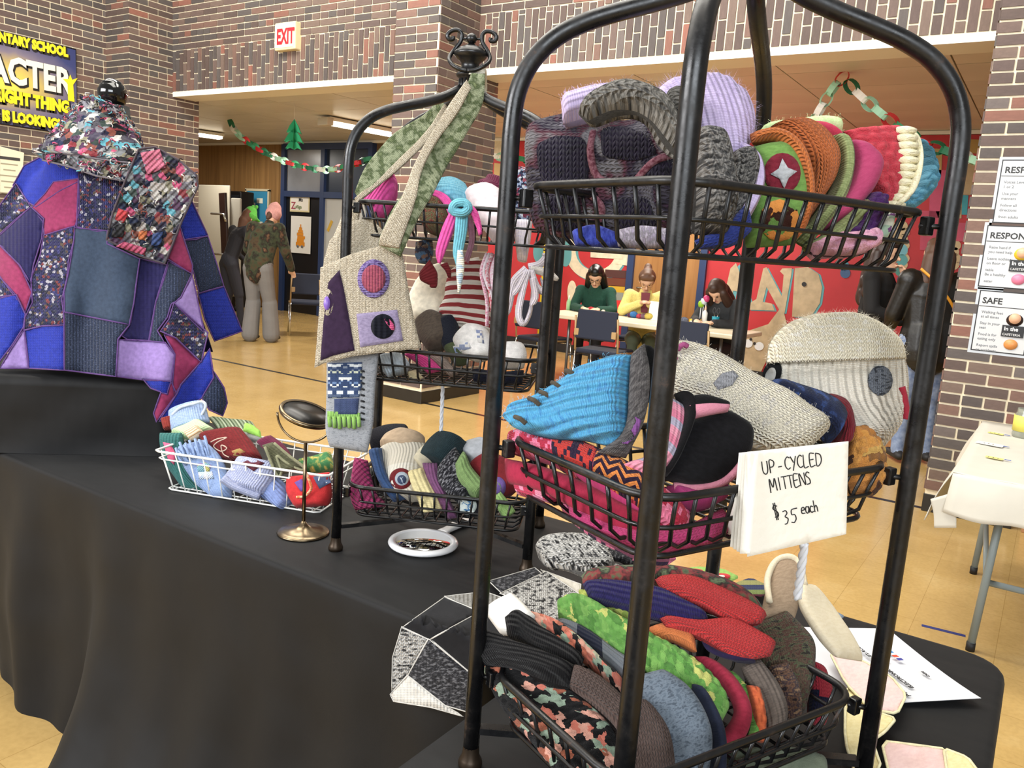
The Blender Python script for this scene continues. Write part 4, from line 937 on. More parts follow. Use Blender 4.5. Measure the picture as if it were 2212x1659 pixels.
# hidden second person with the green frog hat
S2 = dict(STAND); S2['look'] = (0, .9, -.3)
pg = PY(537, 470, 7.6)
r_, T, hd, f, up, rt, body = person('person in green frog hat half hidden behind the bending person', (pg.x-.12, 7.45, 0), -math.radians(10), S2, [SKIN, plain('#1d1c22', .8), plain('#24242c', .8), plain('#171412', .5)], 0, HAIRCAP+[((0, -.06, -.05), (0, -.06, -.24), .08, .05)], plain('#5a3a26', .7), showface=False, sc=.97)
fuse('frog_hat', [(tuple(hd+up*.06), tuple(hd+up*.1), .11, .09, 0), (tuple(hd+up*.04+f*.08), tuple(hd+up*.03+f*.13), .07, .05, 0, .4), (tuple(hd+up*.19+rt*.05+f*.03), tuple(hd+up*.2+rt*.05+f*.03), .026, .026, 0), (tuple(hd+up*.19-rt*.05+f*.03), tuple(hd+up*.2-rt*.05+f*.03), .026, .026, 0)], [wool(['#4fae2e'], 'plain', 'felt', uv=False, bump=.4)], r_, T)
# seated at the craft table
SEAT = dict(pelvis=(0, 0, .5), chest=(0, .07, .84), neck=(0, .12, 1.02), head=(0, .17, 1.14), shL=(-.17, .08, .97), shR=(.17, .08, .97), elL=(-.23, .2, .78), elR=(.23, .2, .78), wrL=(-.1, .4, .79), wrR=(.1, .4, .79),
            hipL=(-.09, .03, .48), hipR=(.09, .03, .48), knL=(-.1, .42, .5), knR=(.1, .42, .5), anL=(-.1, .44, .1), anR=(.1, .42, .1), look=(0, .8, -.6), huL=(0, 0, 1), huR=(0, 0, 1))
JEANS = plain('#1a1a1f', .8, name='black_trousers')
BLK = plain('#0c0a0a', .35, name='black_hair')
h1 = PY(1276, 605, 8.35)
r_, T, hd, f, up, rt, body = person('seated person with long black hair, glasses and dark green sweater', (h1.x, 8.52, 0), math.pi+.35, SEAT, [SKIN, wool(['#1f4a3c'], 'plain', 'felt', uv=False, bump=.3), JEANS, plain('#dedcd8', .6)], 0,
    HAIRCAP+[((.07, -.03, .0), (.1, -.02, -.3), .05, .06), ((-.07, -.03, .0), (-.1, -.06, -.34), .05, .055), ((0, -.07, -.05), (0, -.08, -.36), .085, .09)], BLK, toprad=1.05)
glasses(r_, T, hd, f, up, rt, plain('#3a2c24', .3))
h2 = PY(1384, 612, 8.4); S3 = dict(SEAT); S3.update(wrL=(-.05, .3, .9), wrR=(.06, .3, .9), elL=(-.24, .16, .8), elR=(.24, .16, .8), hdL=(.5, .7, .3), hdR=(-.5, .7, .3))
BRN = plain('#5a3a24', .55, name='brown_hair')
r_, T, hd, f, up, rt, body = person('seated person in yellow jacket with glasses and brown bun', (h2.x, 8.55, 0), math.pi+.45, S3, [SKIN, wool(['#e2cf6a'], 'plain', 'felt', uv=False, bump=.25), plain('#5d6b5c', .8), plain('#dedcd8', .6)], 0,
    HAIRCAP+[((0, -.1, .1), (0, -.12, .11), .05, .045), ((.05, .06, .1), (-.05, .06, .1), .035, .035)], BRN, toprad=1.12)
glasses(r_, T, hd, f, up, rt, plain('#8a5a44', .3))
m_ = MB(); c = Vector(S3['chest'])+Vector((0, .1, .06)); m_.plate([T @ (c+Vector(q)) for q in ((-.05, .02, .12), (.05, .02, .12), (.035, .035, -.1), (-.035, .035, -.1))], (T.to_3x3() @ Vector((0, 1, 0))), .02); m_.build('shirt_front', plain('#7c3a44', .8), r_)
h3 = PY(1557, 625, 8.3); S4 = dict(SEAT); S4.update(look=(0, .65, -.75), head=(0, .2, 1.1), neck=(0, .13, 1.0))
r_, T, hd, f, up, rt, body = person('seated person with loose brown hair hunched in dark plaid shirt', (h3.x, 8.5, 0), math.pi-.15, S4, [SKIN, plain('#26282a', .85, var=.3, vscale=20), JEANS, plain('#333', .6) if False else plain('#333333', .6)], 0,
    HAIRCAP+[((.08, .02, .02), (.1, .03, -.2), .045, .06), ((-.08, .02, .02), (-.1, .03, -.2), .045, .06), ((0, -.07, -.05), (0, -.08, -.22), .085, .09)], plain('#3a241a', .5), toprad=1.1)
# standing pair at right
UP = dict(pelvis=(0, 0, .98), chest=(0, .02, 1.28), neck=(0, .02, 1.44), head=(0, .05, 1.55), shL=(-.18, .01, 1.38), shR=(.18, .01, 1.38), elL=(-.24, .06, 1.12), elR=(.24, .06, 1.12), wrL=(-.1, .26, 1.3), wrR=(.14, .26, 1.05),
          hipL=(-.09, 0, .92), hipR=(.09, 0, .92), knL=(-.09, .02, .5), knR=(.1, .02, .5), anL=(-.1, -.02, .1), anR=(.12, .0, .1), look=(0, 1, 0))
t1 = PY(1892, 600, 7.25)
U1 = dict(UP); U1.update(elL=(-.2, .14, 1.14), wrL=(-.03, .2, 1.38), hdL=(.2, -.2, .8))
CUR = plain('#2a1812', .5, name='dark_curls')
curls = HAIRCAP+[((.07, -.05, .02), (.11, -.06, -.3), .045, .065), ((-.07, -.05, .02), (-.11, -.06, -.3), .045, .065), ((0, -.07, -.02), (0, -.1, -.34), .09, .1)]
random.seed(3)
for k in range(26): a = random.uniform(0, 6.28); z = random.uniform(-.38, .02); rr = .1+.05*(-z); curls.append(((rr*math.cos(a), -.06-.1*abs(math.sin(a)), z), (rr*math.cos(a)*1.08, -.06-.1*abs(math.sin(a)), z-.05), .024, .02))
person('standing person with dark curly hair and black coat, hand at chin', (t1.x, 7.3, 0), -math.pi/2-.1, U1, [SKIN, plain('#0b0a0c', .85), plain('#101015', .8), plain('#141414', .5)], 0, curls, CUR, toprad=1.15, coat=(.72, .2), sc=1.0)
t2 = PZ(1962, 1003, 0)
U2 = dict(UP); U2.update(wrL=(-.2, .2, 1.02), look=(-.3, 1, 0))
LEA = plain('#12100d', .42, name='black_leather', bump=.3, bscale=40)
r_, T, hd, f, up, rt, body = person('standing person with long brown hair and dark leather jacket, seen from behind', (t2.x-.02, t2.y+.1, 0), .55, U2, [SKIN, LEA, wool(['#5a6f96', '#8fa0bd'], 'blotch', 'felt', uv=False, scale=25, bump=.1), plain('#1c1a1c', .6)], 0,
    HAIRCAP+[((0, -.06, 0), (0, -.09, -.22), .1, .085), ((.06, -.03, 0), (.08, -.05, -.18), .06, .06), ((-.06, -.03, 0), (-.08, -.05, -.18), .06, .06)], plain('#4a3020', .55), toprad=1.3, showface=False, sc=1.0, coat=(.86, .2))
m_ = MB(); m_.tube(crom([T @ Vector(q) for q in ((-.14, -.05, 1.47), (-.06, -.135, 1.38), (.06, -.145, 1.25), (.16, -.1, 1.13))], 12), .011, 6, flat=.35); m_.build('orange_strap', plain('#d1912a', .5), r_)
# ================================================================== CRAFT TABLE CLUTTER
def on_tab(px, py, z=.7427):
    p = PZ(px, py, z)
    if p.y > 8.2: p = Vector((PY(px, py, 8.2).x, 8.2, z))
    return Vector((min(max(p.x, -4.68), -2.5), max(p.y, 7.62), z))
def bottle(px, py, h, r, col, cap, label):
    p = on_tab(px, py); o = empty('craft_bottle', p, label=label, cat='bottle', group='bottles on the craft table')
    m_ = MB(); m_.lathe([(0, 0), (r, 0), (r, h*.65), (r*.4, h*.78), (r*.35, h*.8)], p, 14); m_.build('bottle_body', plain(col, .35), o)
    m_ = MB(); m_.lathe([(r*.42, h*.79), (r*.42, h*.88), (r*.15, h), (0, h)], p, 12); m_.build('cap', plain(cap, .4), o)
bottle(1521, 697, .21, .028, '#ece9e0', '#e9b9a0', 'white glue bottle beside the turquoise cup'); bottle(1228, 660, .17, .022, '#9fcf9a', '#dfe6da', 'pale green glue bottle at the far end of craft table')
bottle(1218, 662, .15, .02, '#d8dcc8', '#f0efe4', 'clear glue bottle at the end of the craft table')
cp = on_tab(1545, 697); o = empty('supply_cup', cp, label='turquoise cup holding scissors on the craft table', cat='cup')
m_ = MB(); m_.lathe([(0, 0), (.032, 0), (.04, .11), (.037, .11), (.03, .006), (0, .006)], cp, 18); m_.build('cup_body', plain('#1e8fa2', .4), o)
m_ = MB(); m_.box(cp+Vector((.0, -.038, .055)), (.03, .004, .03)); m_.build('cup_print', plain('#d5eef0', .5), o)
sc_ = empty('scissors', cp+Vector((0, 0, .02)), label='pair of scissors standing handles up in turquoise cup', cat='scissors')
for s in (-1, 1):
    m_ = MB(); c = cp+Vector((s*.022, 0, .17)); m_.tube([c+Vector((.016*math.cos(a), 0, .03*math.sin(a))) for a in [2*math.pi*i/14 for i in range(14)]], .0045, 6, closed=True); m_.build('handle', plain('#3a3c40', .4), sc_)
    m_ = MB(); m_.tube([c+Vector((0, 0, -.03)), cp+Vector((-s*.006, 0, .03))], .004, 6); m_.build('blade', plain('#c4c6c8', .25, 1), sc_)
yb_ = on_tab(1503, 690); m_ = MB(); m_.box(yb_+Vector((0, 0, .03)), (.11, .09, .06), bev=.005); o = m_.build('supply_box', plain('#e6b62c', .5)); tag(o, 'small yellow box on craft table beside the glue', 'box')
m_ = MB(); m_.box(yb_+Vector((0, -.046, .03)), (.08, .003, .03)); m_.build('box_label', plain('#f2ecd8', .5), o)
for k, (px, py, c) in enumerate(((1508, 668, '#8ab82e'), (1514, 658, '#c9d2da'), (1519, 668, '#c23a70'))):
    p = on_tab(1507+k*5, 690)+Vector((0, .06, 0)); o = empty('craft_brush', p, label=['lime lollipop shaped tool standing behind the yellow box', 'silver round topped tool standing behind the yellow box', 'pink topped tool standing behind the yellow box'][k], cat='tool')
    m_ = MB(); m_.tube([p, p+Vector((0, 0, .2+.03*k))], .006, 6); m_.build('stick', plain('#c8ccd2', .4), o)
    m_ = MB(); m_.lathe([(0, -.04), (.028, -.028), (.036, 0), (.028, .028), (0, .04)], p+Vector((0, 0, .22+.03*k)), 14); m_.build('round_top', plain(c, .4), o)
tc_ = on_tab(1412, 690); m_ = MB(); m_.plate([tc_+Vector(q) for q in ((-.07, 0, 0), (.07, 0, 0), (.07, .03, .2), (-.07, .03, .2))], (0, -1, 0), .002); m_.plate([tc_+Vector(q) for q in ((-.07, .06, 0), (.07, .06, 0), (.07, .03, .2), (-.07, .03, .2))], (0, 1, 0), .002)
tag(m_.build('tent_card', plain('#eef2ef', .6)), 'white folded tent card standing on the craft table', 'card')
random.seed(11)
yarn = ['#5a4a8a', '#c9c4bc', '#c22a2e', '#3b3b44', '#d8d0bd', '#2f6fae', '#b8324a', '#7b5a66', '#c9b23a', '#8a4a5a']
spots = [(1243, 655), (1258, 656), (1277, 664), (1290, 660), (1300, 664), (1370, 668), (1382, 676), (1392, 674), (1402, 676), (1362, 672), (1468, 676), (1480, 672)]
nm_ = ['purple', 'pale grey', 'red', 'charcoal', 'cream', 'blue', 'crimson', 'mauve', 'mustard', 'plum', 'dusty pink', 'slate']
cl_ = ['#5a4a8a', '#c9c4bc', '#c22a2e', '#3b3b44', '#d8d0bd', '#2f6fae', '#b8324a', '#7b5a66', '#c9b23a', '#5a3048', '#a8788a', '#5d6478']
for k, (px, py) in enumerate(spots):
    p = on_tab(px, py); m_ = MB(); R = .034+.006*(k % 3)
    vs = []
    m_.lathe([(R*math.cos(q), R*.72+R*.72*math.sin(q)*(1+.06*math.sin(q*9))) for q in [-math.pi/2+math.pi*i/10 for i in range(11)]], p, 14)
    for w in range(3):
        a = random.uniform(0, 3); m_.tube([p+Vector((R*1.02*math.cos(t)*math.cos(a), R*1.02*math.cos(t)*math.sin(a), R*.72+R*.76*math.sin(t))) for t in [2*math.pi*i/18 for i in range(18)]], .003, 4, closed=True)
    o = m_.build('yarn_ball', wool([cl_[k]], 'plain', 'felt', uv=False)); tag(o, '%s ball of yarn scrap lying on the craft table' % nm_[k], 'yarn', 'yarn scraps on the craft table')
# ================================================================== LEFT: MANNEQUIN, PONCHO, BASKET, MIRRORS
def pip(poly, x, y):
    c = False; j = len(poly)-1
    for i in range(len(poly)):
        xi, yi = poly[i]; xj, yj = poly[j]
        if (yi > y) != (yj > y) and x < (xj-xi)*(y-yi)/(yj-yi+1e-12)+xi: c = not c
        j = i
    return c
def dense(poly, step=9, smooth=True):
    out = []
    for i in range(len(poly)):
        a, b = poly[i], poly[(i+1) % len(poly)]; n = max(1, int(math.hypot(b[0]-a[0], b[1]-a[1])/step))
        for k in range(n): out.append((a[0]+(b[0]-a[0])*k/n, a[1]+(b[1]-a[1])*k/n))
    return out
def cloth_patch(name, poly, dfun, mat, parent, th=.004, cuts=3, seam=None, seam_r=.0022, uvs=None, uvrot=0):
    """piece of cloth cut to an outline and laid over a body surface: real thickness, follows the surface"""
    P = dense(poly, 10); bm = bmesh.new(); vs = [bm.verts.new((x, y, 0)) for x, y in P]; f = bm.faces.new(vs)
    bmesh.ops.triangulate(bm, faces=[f], quad_method='BEAUTY', ngon_method='BEAUTY')
    for _ in range(cuts):
        es = [e for e in bm.edges if e.calc_length() > 16]
        if not es: break
        bmesh.ops.subdivide_edges(bm, edges=es, cuts=1)
        bmesh.ops.triangulate(bm, faces=[g for g in bm.faces if len(g.verts) > 3])
        bmesh.ops.beautify_fill(bm, faces=bm.faces[:], edges=[e for e in bm.edges if len(e.link_faces) == 2])
    bm.verts.index_update(); V = []; UVs = []; k = dfun(*poly[0])/FPX; ca, sa = math.cos(uvrot), math.sin(uvrot)
    for v in bm.verts: V.append(W(v.co.x, v.co.y, dfun(v.co.x, v.co.y))); UVs.append(((v.co.y*ca+v.co.x*sa)*k, (v.co.x*ca-v.co.y*sa)*k))
    F = [tuple(v.index for v in g.verts) for g in bm.faces]; n = len(V)
    be = [tuple(v.index for v in e.verts) for e in bm.edges if len(e.link_faces) == 1]; bm.free()
    back = [CAM+(p-CAM)*(1+th/((p-CAM).length)) for p in V]
    mb = MB(); mb.add(V+back, F+[tuple(i+n for i in g[::-1]) for g in F]+[(a, b, b+n, a+n) for a, b in be], True, UVs+UVs)
    o = mb.build(name, mat, parent); weld_normals(o)
    if seam:
        s = MB(); s.tube([W(x, y, dfun(x, y)-.0005) for x, y in dense(poly, 14)], seam_r, 5, closed=True); s.build('seam', seam, o)
    return o
def chaikin(P, k=1):
    for _ in range(k):
        Q = []
        for i in range(len(P)):
            a, b = P[i], P[(i+1) % len(P)]; Q += [(a[0]*.85+b[0]*.15, a[1]*.85+b[1]*.15), (a[0]*.15+b[0]*.85, a[1]*.15+b[1]*.85)]
        P = Q
    return P
def disc_px(cx, cy, rx, ry, n=28, rot=0):
    c, s = math.cos(rot), math.sin(rot)
    return [(cx+rx*math.cos(a)*c-ry*math.sin(a)*s, cy+rx*math.cos(a)*s+ry*math.sin(a)*c) for a in [2*math.pi*i/n for i in range(n)]]
MX, MD = 222, 2.62
def R_at(y): return .1+.36*max(0, min(1, (y-330)/460))**.75
def dpon(x, y):
    R = R_at(y)+.03; dx = (x-MX)*MD/FPX; q = max(0, 1-min(1, (dx/(R*1.12))**2))
    return MD-.62*R*math.sqrt(q)+.016*math.sin(x/19+y/170)*min(1, max(0, (y-420)/250))+.008*noise.noise((x*.03, y*.012, 2))
def dsl(x, y): return MD+.03+.0009*(x-420)-.02*math.sin((x-380)/60)
# box under black cloth that carries the mannequin
q0, q1 = PZ(20, 978, TZ), PZ(345, 986, TZ); ex = (q1-q0).normalized(); ey = Vector((-ex.y, ex.x, 0)); bl = (q1-q0).length+.35
c = q0-ex*.33+ex*bl/2+ey*.2; rot = Matrix((ex, ey, Vector((0, 0, 1)))).transposed()
mb = MB(); vs = []; fs = []
nx_, nz_ = 70, 14
per = [(-bl/2+bl*i/24, -.2) for i in range(24)]+[(bl/2, -.2+.4*i/12) for i in range(12)]+[(bl/2-bl*i/24, .2) for i in range(24)]+[(-bl/2, .2-.4*i/12) for i in range(12)]
hz = .225
for j in range(9):
    z = hz-hz*j/8
    for (a, b) in per:
        s = 1+.012*math.sin(a*22+j)+.02*noise.noise((a*7, b*7, j*.4))+(.03 if j == 8 else 0); vs.append(c+rot @ Vector((a*s, b*s, 0))+Vector((0, 0, z+.001)))
n = len(per)
for j in range(8):
    for k in range(n): fs.append((j*n+k, (j+1)*n+k, (j+1)*n+(k+1) % n, j*n+(k+1) % n))
fs.append(tuple(range(n))); mb.add(vs, fs, True); tag(mb.build('draped_box', M_CLOTH), 'black cloth draped riser box under the mannequin', 'box')
# mannequin
ax0 = W(MX, 560, MD); mc = Vector((ax0.x, ax0.y, 0))
man = empty('mannequin', mc+Vector((0, 0, 1.05)), label='black dress form with glossy ball finial wearing the patchwork poncho', cat='mannequin')
kb = W(243, 200, 2.6); zb_ = kb.z
m_ = MB(); m_.lathe([(0, -.05), (.022, -.047), (.038, -.032), (.0445, -.008), (.0445, .006), (.037, .022), (.032, .026), (.032, .028), (.026, .034), (.016, .04), (0, .042)], kb, 28); m_.build('ball_finial', plain('#070707', .12, coat=.5, name='gloss_black'), man)
m_ = MB(); m_.lathe([(0, 1.05), (.15, 1.05), (.16, 1.12), (.13, 1.25), (.15, 1.42), (.16, 1.52), (.11, 1.6), (.06, 1.64), (.05, zb_-.04), (0, zb_-.035)], (kb.x, kb.y, 0), 28); m_.build('torso', plain('#101010', .7), man)
m_ = MB(); m_.tube([(kb.x, kb.y, 1.05), (kb.x, kb.y, 1.07)], .03, 12); m_.build('stem', plain('#101010', .4), man)
# poncho
TW = wool(['#1b2136', '#2c3850', '#151a2a', '#465272'], 'heather', 'rib', .009, 420, bump=.7)
MULTI = wool(['#1f2246', '#2a2858', '#34384f', '#1f2036', '#a8a4b0', '#23264f', '#7c3438', '#2c2a5c', '#3a3a78', '#1e2040', '#5a4a3c', '#33305f'], 'cells', 'stock', .012, 130, bump=.9)
BLU = wool(['#172ea6'], 'plain', 'stock', .006, bump=.8); MAG = wool(['#86224f'], 'plain', 'felt', bump=.25); NVY = wool(['#201c4a'], 'plain', 'rib', .012, bump=.35); LIL = wool(['#8a70ae'], 'plain', 'felt', bump=.4); SLT = wool(['#303e52'], 'plain', 'felt', bump=.25)
SEAM = wool(['#5a3a78'], 'plain', 'felt', uv=False)
pon = empty('patchwork_poncho', mc+Vector((0, 0, 1.1)), label='patchwork wool poncho in blue, purple and magenta on the mannequin', cat='poncho')
k = lambda pts: [(x/2.764, 400+y/2.764) for x, y in pts]
patches = [
 ([(95, 335), (172, 366), (170, 392), (130, 412), (78, 447), (40, 425), (28, 400), (52, 358)], BLU), (k([(190, 135), (270, 50), (320, -20), (472, -40), (475, 150), (450, 245), (265, 300), (255, 215)]), MAG),
 ([(170, 372), (305, 375), (262, 440), (238, 470), (238, 498), (206, 500), (166, 490)], MULTI), (k([(-30, 300), (0, 120), (95, -10), (185, 130), (100, 200), (0, 290)]), MULTI), (k([(-10, 310), (185, 130), (262, 200), (250, 320), (200, 480), (185, 590), (120, 480), (-10, 350)]), NVY),
 (k([(-20, 335), (60, 400), (130, 500), (192, 640), (150, 770), (100, 680), (-20, 520)]), MAG), (k([(-20, 530), (95, 655), (-20, 680)]), MULTI), (k([(-30, 670), (97, 653), (152, 770), (140, 850), (70, 960), (-30, 1090)]), BLU),
 (k([(262, 300), (448, 243), (442, 330), (410, 450), (400, 560), (370, 680), (388, 835), (250, 842), (143, 868), (150, 790), (195, 700), (185, 560), (240, 420)]), MULTI),
 (k([(446, 255), (640, 272), (640, 350), (835, 440), (812, 600), (800, 700), (772, 833), (385, 758), (383, 640), (410, 520), (440, 340)]), SLT),
 (k([(832, 438), (1004, 478), (980, 560), (932, 700), (893, 928), (760, 922), (728, 900), (780, 820), (810, 600)]), NVY), (k([(1005, 455), (1148, 530), (1140, 562), (1080, 670), (1022, 712), (1000, 790), (940, 870), (985, 943), (888, 930), (930, 700), (960, 600)]), TW),
 (k([(143, 866), (250, 840), (387, 836), (387, 1106), (170, 1093)]), BLU), (k([(145, 860), (174, 1093), (0, 1094), (60, 990)]), LIL), (k([(383, 756), (774, 833), (705, 920), (693, 1143), (384, 1104)]), TW),
 (k([(703, 922), (985, 938), (1042, 1010), (1022, 1172), (850, 1162), (688, 1142)]), LIL), (k([(850, 1155), (1020, 1172), (997, 1248), (900, 1212)]), BLU), (k([(1000, 440), (1075, 250), (1150, 480), (1146, 532)]), MAG), (k([(1146, 530), (1222, 885), (1038, 705), (1080, 670)]), LIL),
 (k([(1038, 705), (1242, 880), (1202, 1058), (1050, 912), (958, 872), (1010, 800)]), MULTI), (k([(980, 895), (1050, 912), (1203, 1055), (1080, 1195), (1040, 1252), (1030, 1180), (1045, 1010)]), MAG), (k([(1022, 1178), (1055, 1245), (935, 1415), (918, 1362), (960, 1240), (1000, 1250)]), MAG),
 (k([(1200, 1055), (1252, 975), (1278, 1150), (1205, 1272), (1000, 1402), (950, 1410), (1060, 1240), (1080, 1190)]), BLU), (k([(1270, 1100), (1338, 1210), (1357, 1300), (1330, 1378), (1250, 1342), (1205, 1270), (1275, 1150)]), TW)]
for i, (pl, mt) in enumerate(patches): cloth_patch('wool_patch', pl, (lambda j: lambda x, y: dpon(x, y)-.0011*(j % 5))(i), mt, pon, seam=SEAM)
for pl, mt in ((k([(1060, 200), (1130, 60), (1242, 300), (1172, 325), (1100, 330)]), BLU), (k([(1100, 325), (1242, 305), (1337, 602), (1188, 645), (1155, 520)]), TW), (k([(1183, 648), (1338, 605), (1447, 872), (1280, 932), (1222, 800)]), BLU)): cloth_patch('sleeve_patch', pl, dsl, mt, pon, seam=SEAM)
bk = [[(MX+dx, y, MD+.62*math.sqrt(max(0, R_at(y)**2-(dx*MD/FPX)**2))) for dx in [-R_at(y)*FPX/MD*.8+i*R_at(y)*FPX/MD*1.6/8 for i in range(9)]] for y in (340, 450, 600, 760)]
sheet('back_panel', bk, NVY, pon, .004)
# cowl and scarf end of knotted multicolour yarn
YC_ = ['#55525c', '#d8d4cc', '#2a2740', '#c8c4bc', '#8a8890', '#16141c', '#cf4a78', '#5aaec0', '#8f9296', '#1e2a4a', '#8a4a3a', '#5a3a5a', '#8f8a70', '#3a4a44', '#b8b0a8', '#8a2c34', '#4a4458', '#6a666c', '#2a2830']
RAG = wool(YC_, 'cells', 'chunky', .012, 52, bump=1.0); RAG2 = wool(YC_, 'cells', 'woven', .02, 48, bump=1.0)
def tufts(name, pts, n, parent, seed, ln=.016, r=.0015, cols=YC_):
    rnd = random.Random(seed); mb = MB(); mats = [wool([c_], 'plain', 'felt', uv=False) for c_ in cols]
    for _ in range(n):
        p, nv = rnd.choice(pts); t1 = Vector((rnd.uniform(-1, 1), rnd.uniform(-1, 1), rnd.uniform(-1, 1))); t1 = (t1-nv*t1.dot(nv)).normalized(); p = p+t1*rnd.uniform(0, .012); t2 = nv.cross(t1)
        q = [p-t1*ln*.5, p-t1*ln*.2+nv*rnd.uniform(.003, .009)+t2*rnd.uniform(-.006, .006), p+t1*ln*.2+nv*rnd.uniform(.003, .009)+t2*rnd.uniform(-.006, .006), p+t1*ln*.5]
        mb.tube(crom(q, 5), r*rnd.uniform(.6, 1.4), 4, mi=rnd.randrange(len(mats)))
    o = mb.build(name, mats, parent); tag(o, kind='stuff'); return o
def surf_pts(o, cam_side=True):
    out = []
    for pg in o.data.polygons:
        c = o.matrix_world @ pg.center if o.parent is None else pg.center; nv = pg.normal
        if nv.dot(CAM-c) > 0: out.append((c.copy(), nv.copy()))
    return out
cow = empty('knotted_cowl', W(225, 380, 2.5), label='shaggy multicoloured knotted cowl around the mannequin neck', cat='cowl')
cb = slab('cowl_body', [(192, 216, 2.57), (160, 254, 2.57), (130, 305, 2.57), (95, 345, 2.58)], [(258, 232, 2.57), (288, 278, 2.57), (308, 325, 2.56), (335, 378, 2.55)], lambda t: .06+.11*t, RAG, cow, n=30, m=40, e=.95, round0=False, round1=False, lump=.012, lf=30)
tufts('yarn_tufts', surf_pts(cb), 230, cow, 5)
dch = lambda x, y: 2.40+.0000035*(x-215)**2-.0003*(y-350)
hm_ = cloth_patch('cowl_hem', [(93, 332), (120, 330), (160, 335), (220, 345), (280, 352), (325, 362), (338, 380), (308, 394), (262, 390), (208, 380), (150, 360), (92, 346)], dch, RAG2, cow, .02, cuts=4, seam=wool(['#6a6268'], 'plain', 'felt', uv=False), seam_r=.003)
tufts('yarn_tufts', surf_pts(hm_), 90, cow, 15)
dsc = lambda x, y: 2.36+.05*math.sin((x-230)/90)-.0001*(y-300)+.01*noise.noise((x*.03, y*.03, 1))
scf = empty('knotted_scarf', W(330, 440, 2.4), label='multicoloured woven scarf end hanging from the cowl', cat='scarf')
sb = cloth_patch('scarf_panel', [(300, 322), (335, 318), (385, 345), (424, 378), (428, 402), (392, 480), (356, 570), (300, 552), (230, 518), (243, 462), (270, 392)], dsc, RAG2, scf, .012, cuts=4, seam=wool(['#4a4048'], 'plain', 'felt', uv=False), seam_r=.003)
tufts('yarn_tufts', surf_pts(sb), 70, scf, 9)
def rag_patch(pts, c_): cloth_patch('woven_square', pts, lambda x, y: dsc(x, y)-.006, wool([c_], 'plain', 'woven', .018, bump=1), scf, .006, cuts=3)
for pts, c_ in (([(303, 330), (345, 322), (358, 362), (318, 378)], '#e0708e'), ([(256, 450), (278, 458), (268, 482), (248, 474)], '#d8323a'), ([(245, 488), (272, 480), (266, 512), (240, 512)], '#2c2c30'), ([(268, 522), (316, 536), (312, 552), (250, 532)], '#d8547c'), ([(300, 500), (318, 498), (316, 520), (298, 516)], '#d9702c'), ([(330, 505), (352, 500), (348, 530), (326, 532)], '#35508a')): rag_patch(pts, c_)
# ---- white wire basket
B0, B1, B2 = PZ(362, 1056, TZ+.004), PZ(688, 1108, TZ+.004), PZ(742, 1072, TZ+.004); B3 = B0+(B2-B1)*1.55; B2 = B1+(B2-B1)*1.55
wbk = empty('wire_basket', (B0+B2)/2, label='white wire basket filled with rolled mitts on black table', cat='basket'); MWW = plain('#e9e9e2', .4, name='white_wire')
ctr = (B0+B1+B2+B3)/4; T4 = [ctr+(p-ctr)*1.13+Vector((0, 0, .102)) for p in (B0, B1, B2, B3)]; T3 = [ctr+(p-ctr)*1.1+Vector((0, 0, .082)) for p in (B0, B1, B2, B3)]
for ring, r in ((T4, .0032), (T3, .002), ([B0, B1, B2, B3], .0022)):
    m_ = MB(); m_.tube([ring[i].lerp(ring[(i+1) % 4], f_) for i in range(4) for f_ in (.03, .3, .7, .97)], r, 6, closed=True); m_.build('rim' if r > .003 else 'wire', MWW, wbk)
for i in range(12):
    f_ = (i+.5)/12; a, b = B0.lerp(B1, f_), B3.lerp(B2, f_); ta, tb = T4[0].lerp(T4[1], f_), T4[3].lerp(T4[2], f_)
    m_ = MB(); m_.tube([ta, a, b, tb], .0018, 5); m_.build('wire', MWW, wbk)
for i in range(5):
    f_ = (i+.5)/5; a, b = B0.lerp(B3, f_), B1.lerp(B2, f_); ta, tb = T4[0].lerp(T4[3], f_), T4[1].lerp(T4[2], f_)
    m_ = MB(); m_.tube([ta, a, b, tb], .0018, 5); m_.build('wire', MWW, wbk)
# contents: (label, L, R, thickness, material)
def mitt(name, label, cat, Lp, Rp, th, mat, group=None, **kw):
    if group == 'hats in the top basket of the near rack':
        md = sum(p[2] for p in Lp+Rp)/len(Lp+Rp); Lp, Rp = [[(x, y, md+.3*(d-md)) for x, y, d in P] for P in (Lp, Rp)]
    o = slab(name, Lp, Rp, th, mat, None, **kw); tag(o, label, cat, group); return o
from mathutils.bvhtree import BVHTree
def hug(o, off, fb):
    t = BVHTree.FromPolygons([v.co for v in o.data.vertices], [tuple(p.vertices) for p in o.data.polygons])
    def f(x, y):
        r = ray(x, y); h = t.ray_cast(CAM, r.normalized())[0]
        return (h-CAM).dot(FW)-off-DS[0] if h is not None else fb(x, y)
    return f
def pp(parent, name, poly, d, mat, th=.003, **kw):
    fb = d if callable(d) else (lambda x, y: d)
    return cloth_patch(name, poly, hug(parent, th*.5, fb) if parent.type == 'MESH' else fb, mat, parent, th, **kw)
GW = 'rolled mitts in the white wire basket'
TEALW = wool(['#2f6f6a', '#28605c'], 'heather', 'rib', .008)
o = mitt('wrist_warmer', 'teal ribbed wrist warmer with pink flower at the basket end', 'wrist warmer', [(345, 935, 2.2), (352, 975, 2.2), (372, 1020, 2.19), (398, 1060, 2.17)], [(393, 935, 2.2), (400, 985, 2.19), (418, 1030, 2.18), (452, 1068, 2.16)], .022, TEALW, GW, rib=(.009, .0012))
pp(o, 'flower_patch', [(352, 955), (368, 958), (380, 980), (376, 1005), (362, 990)], 2.165, wool(['#d8527c'], 'plain', 'felt'))
BLW = wool(['#8ba3cc', '#7a94c4'], 'heather', 'rib', .006)
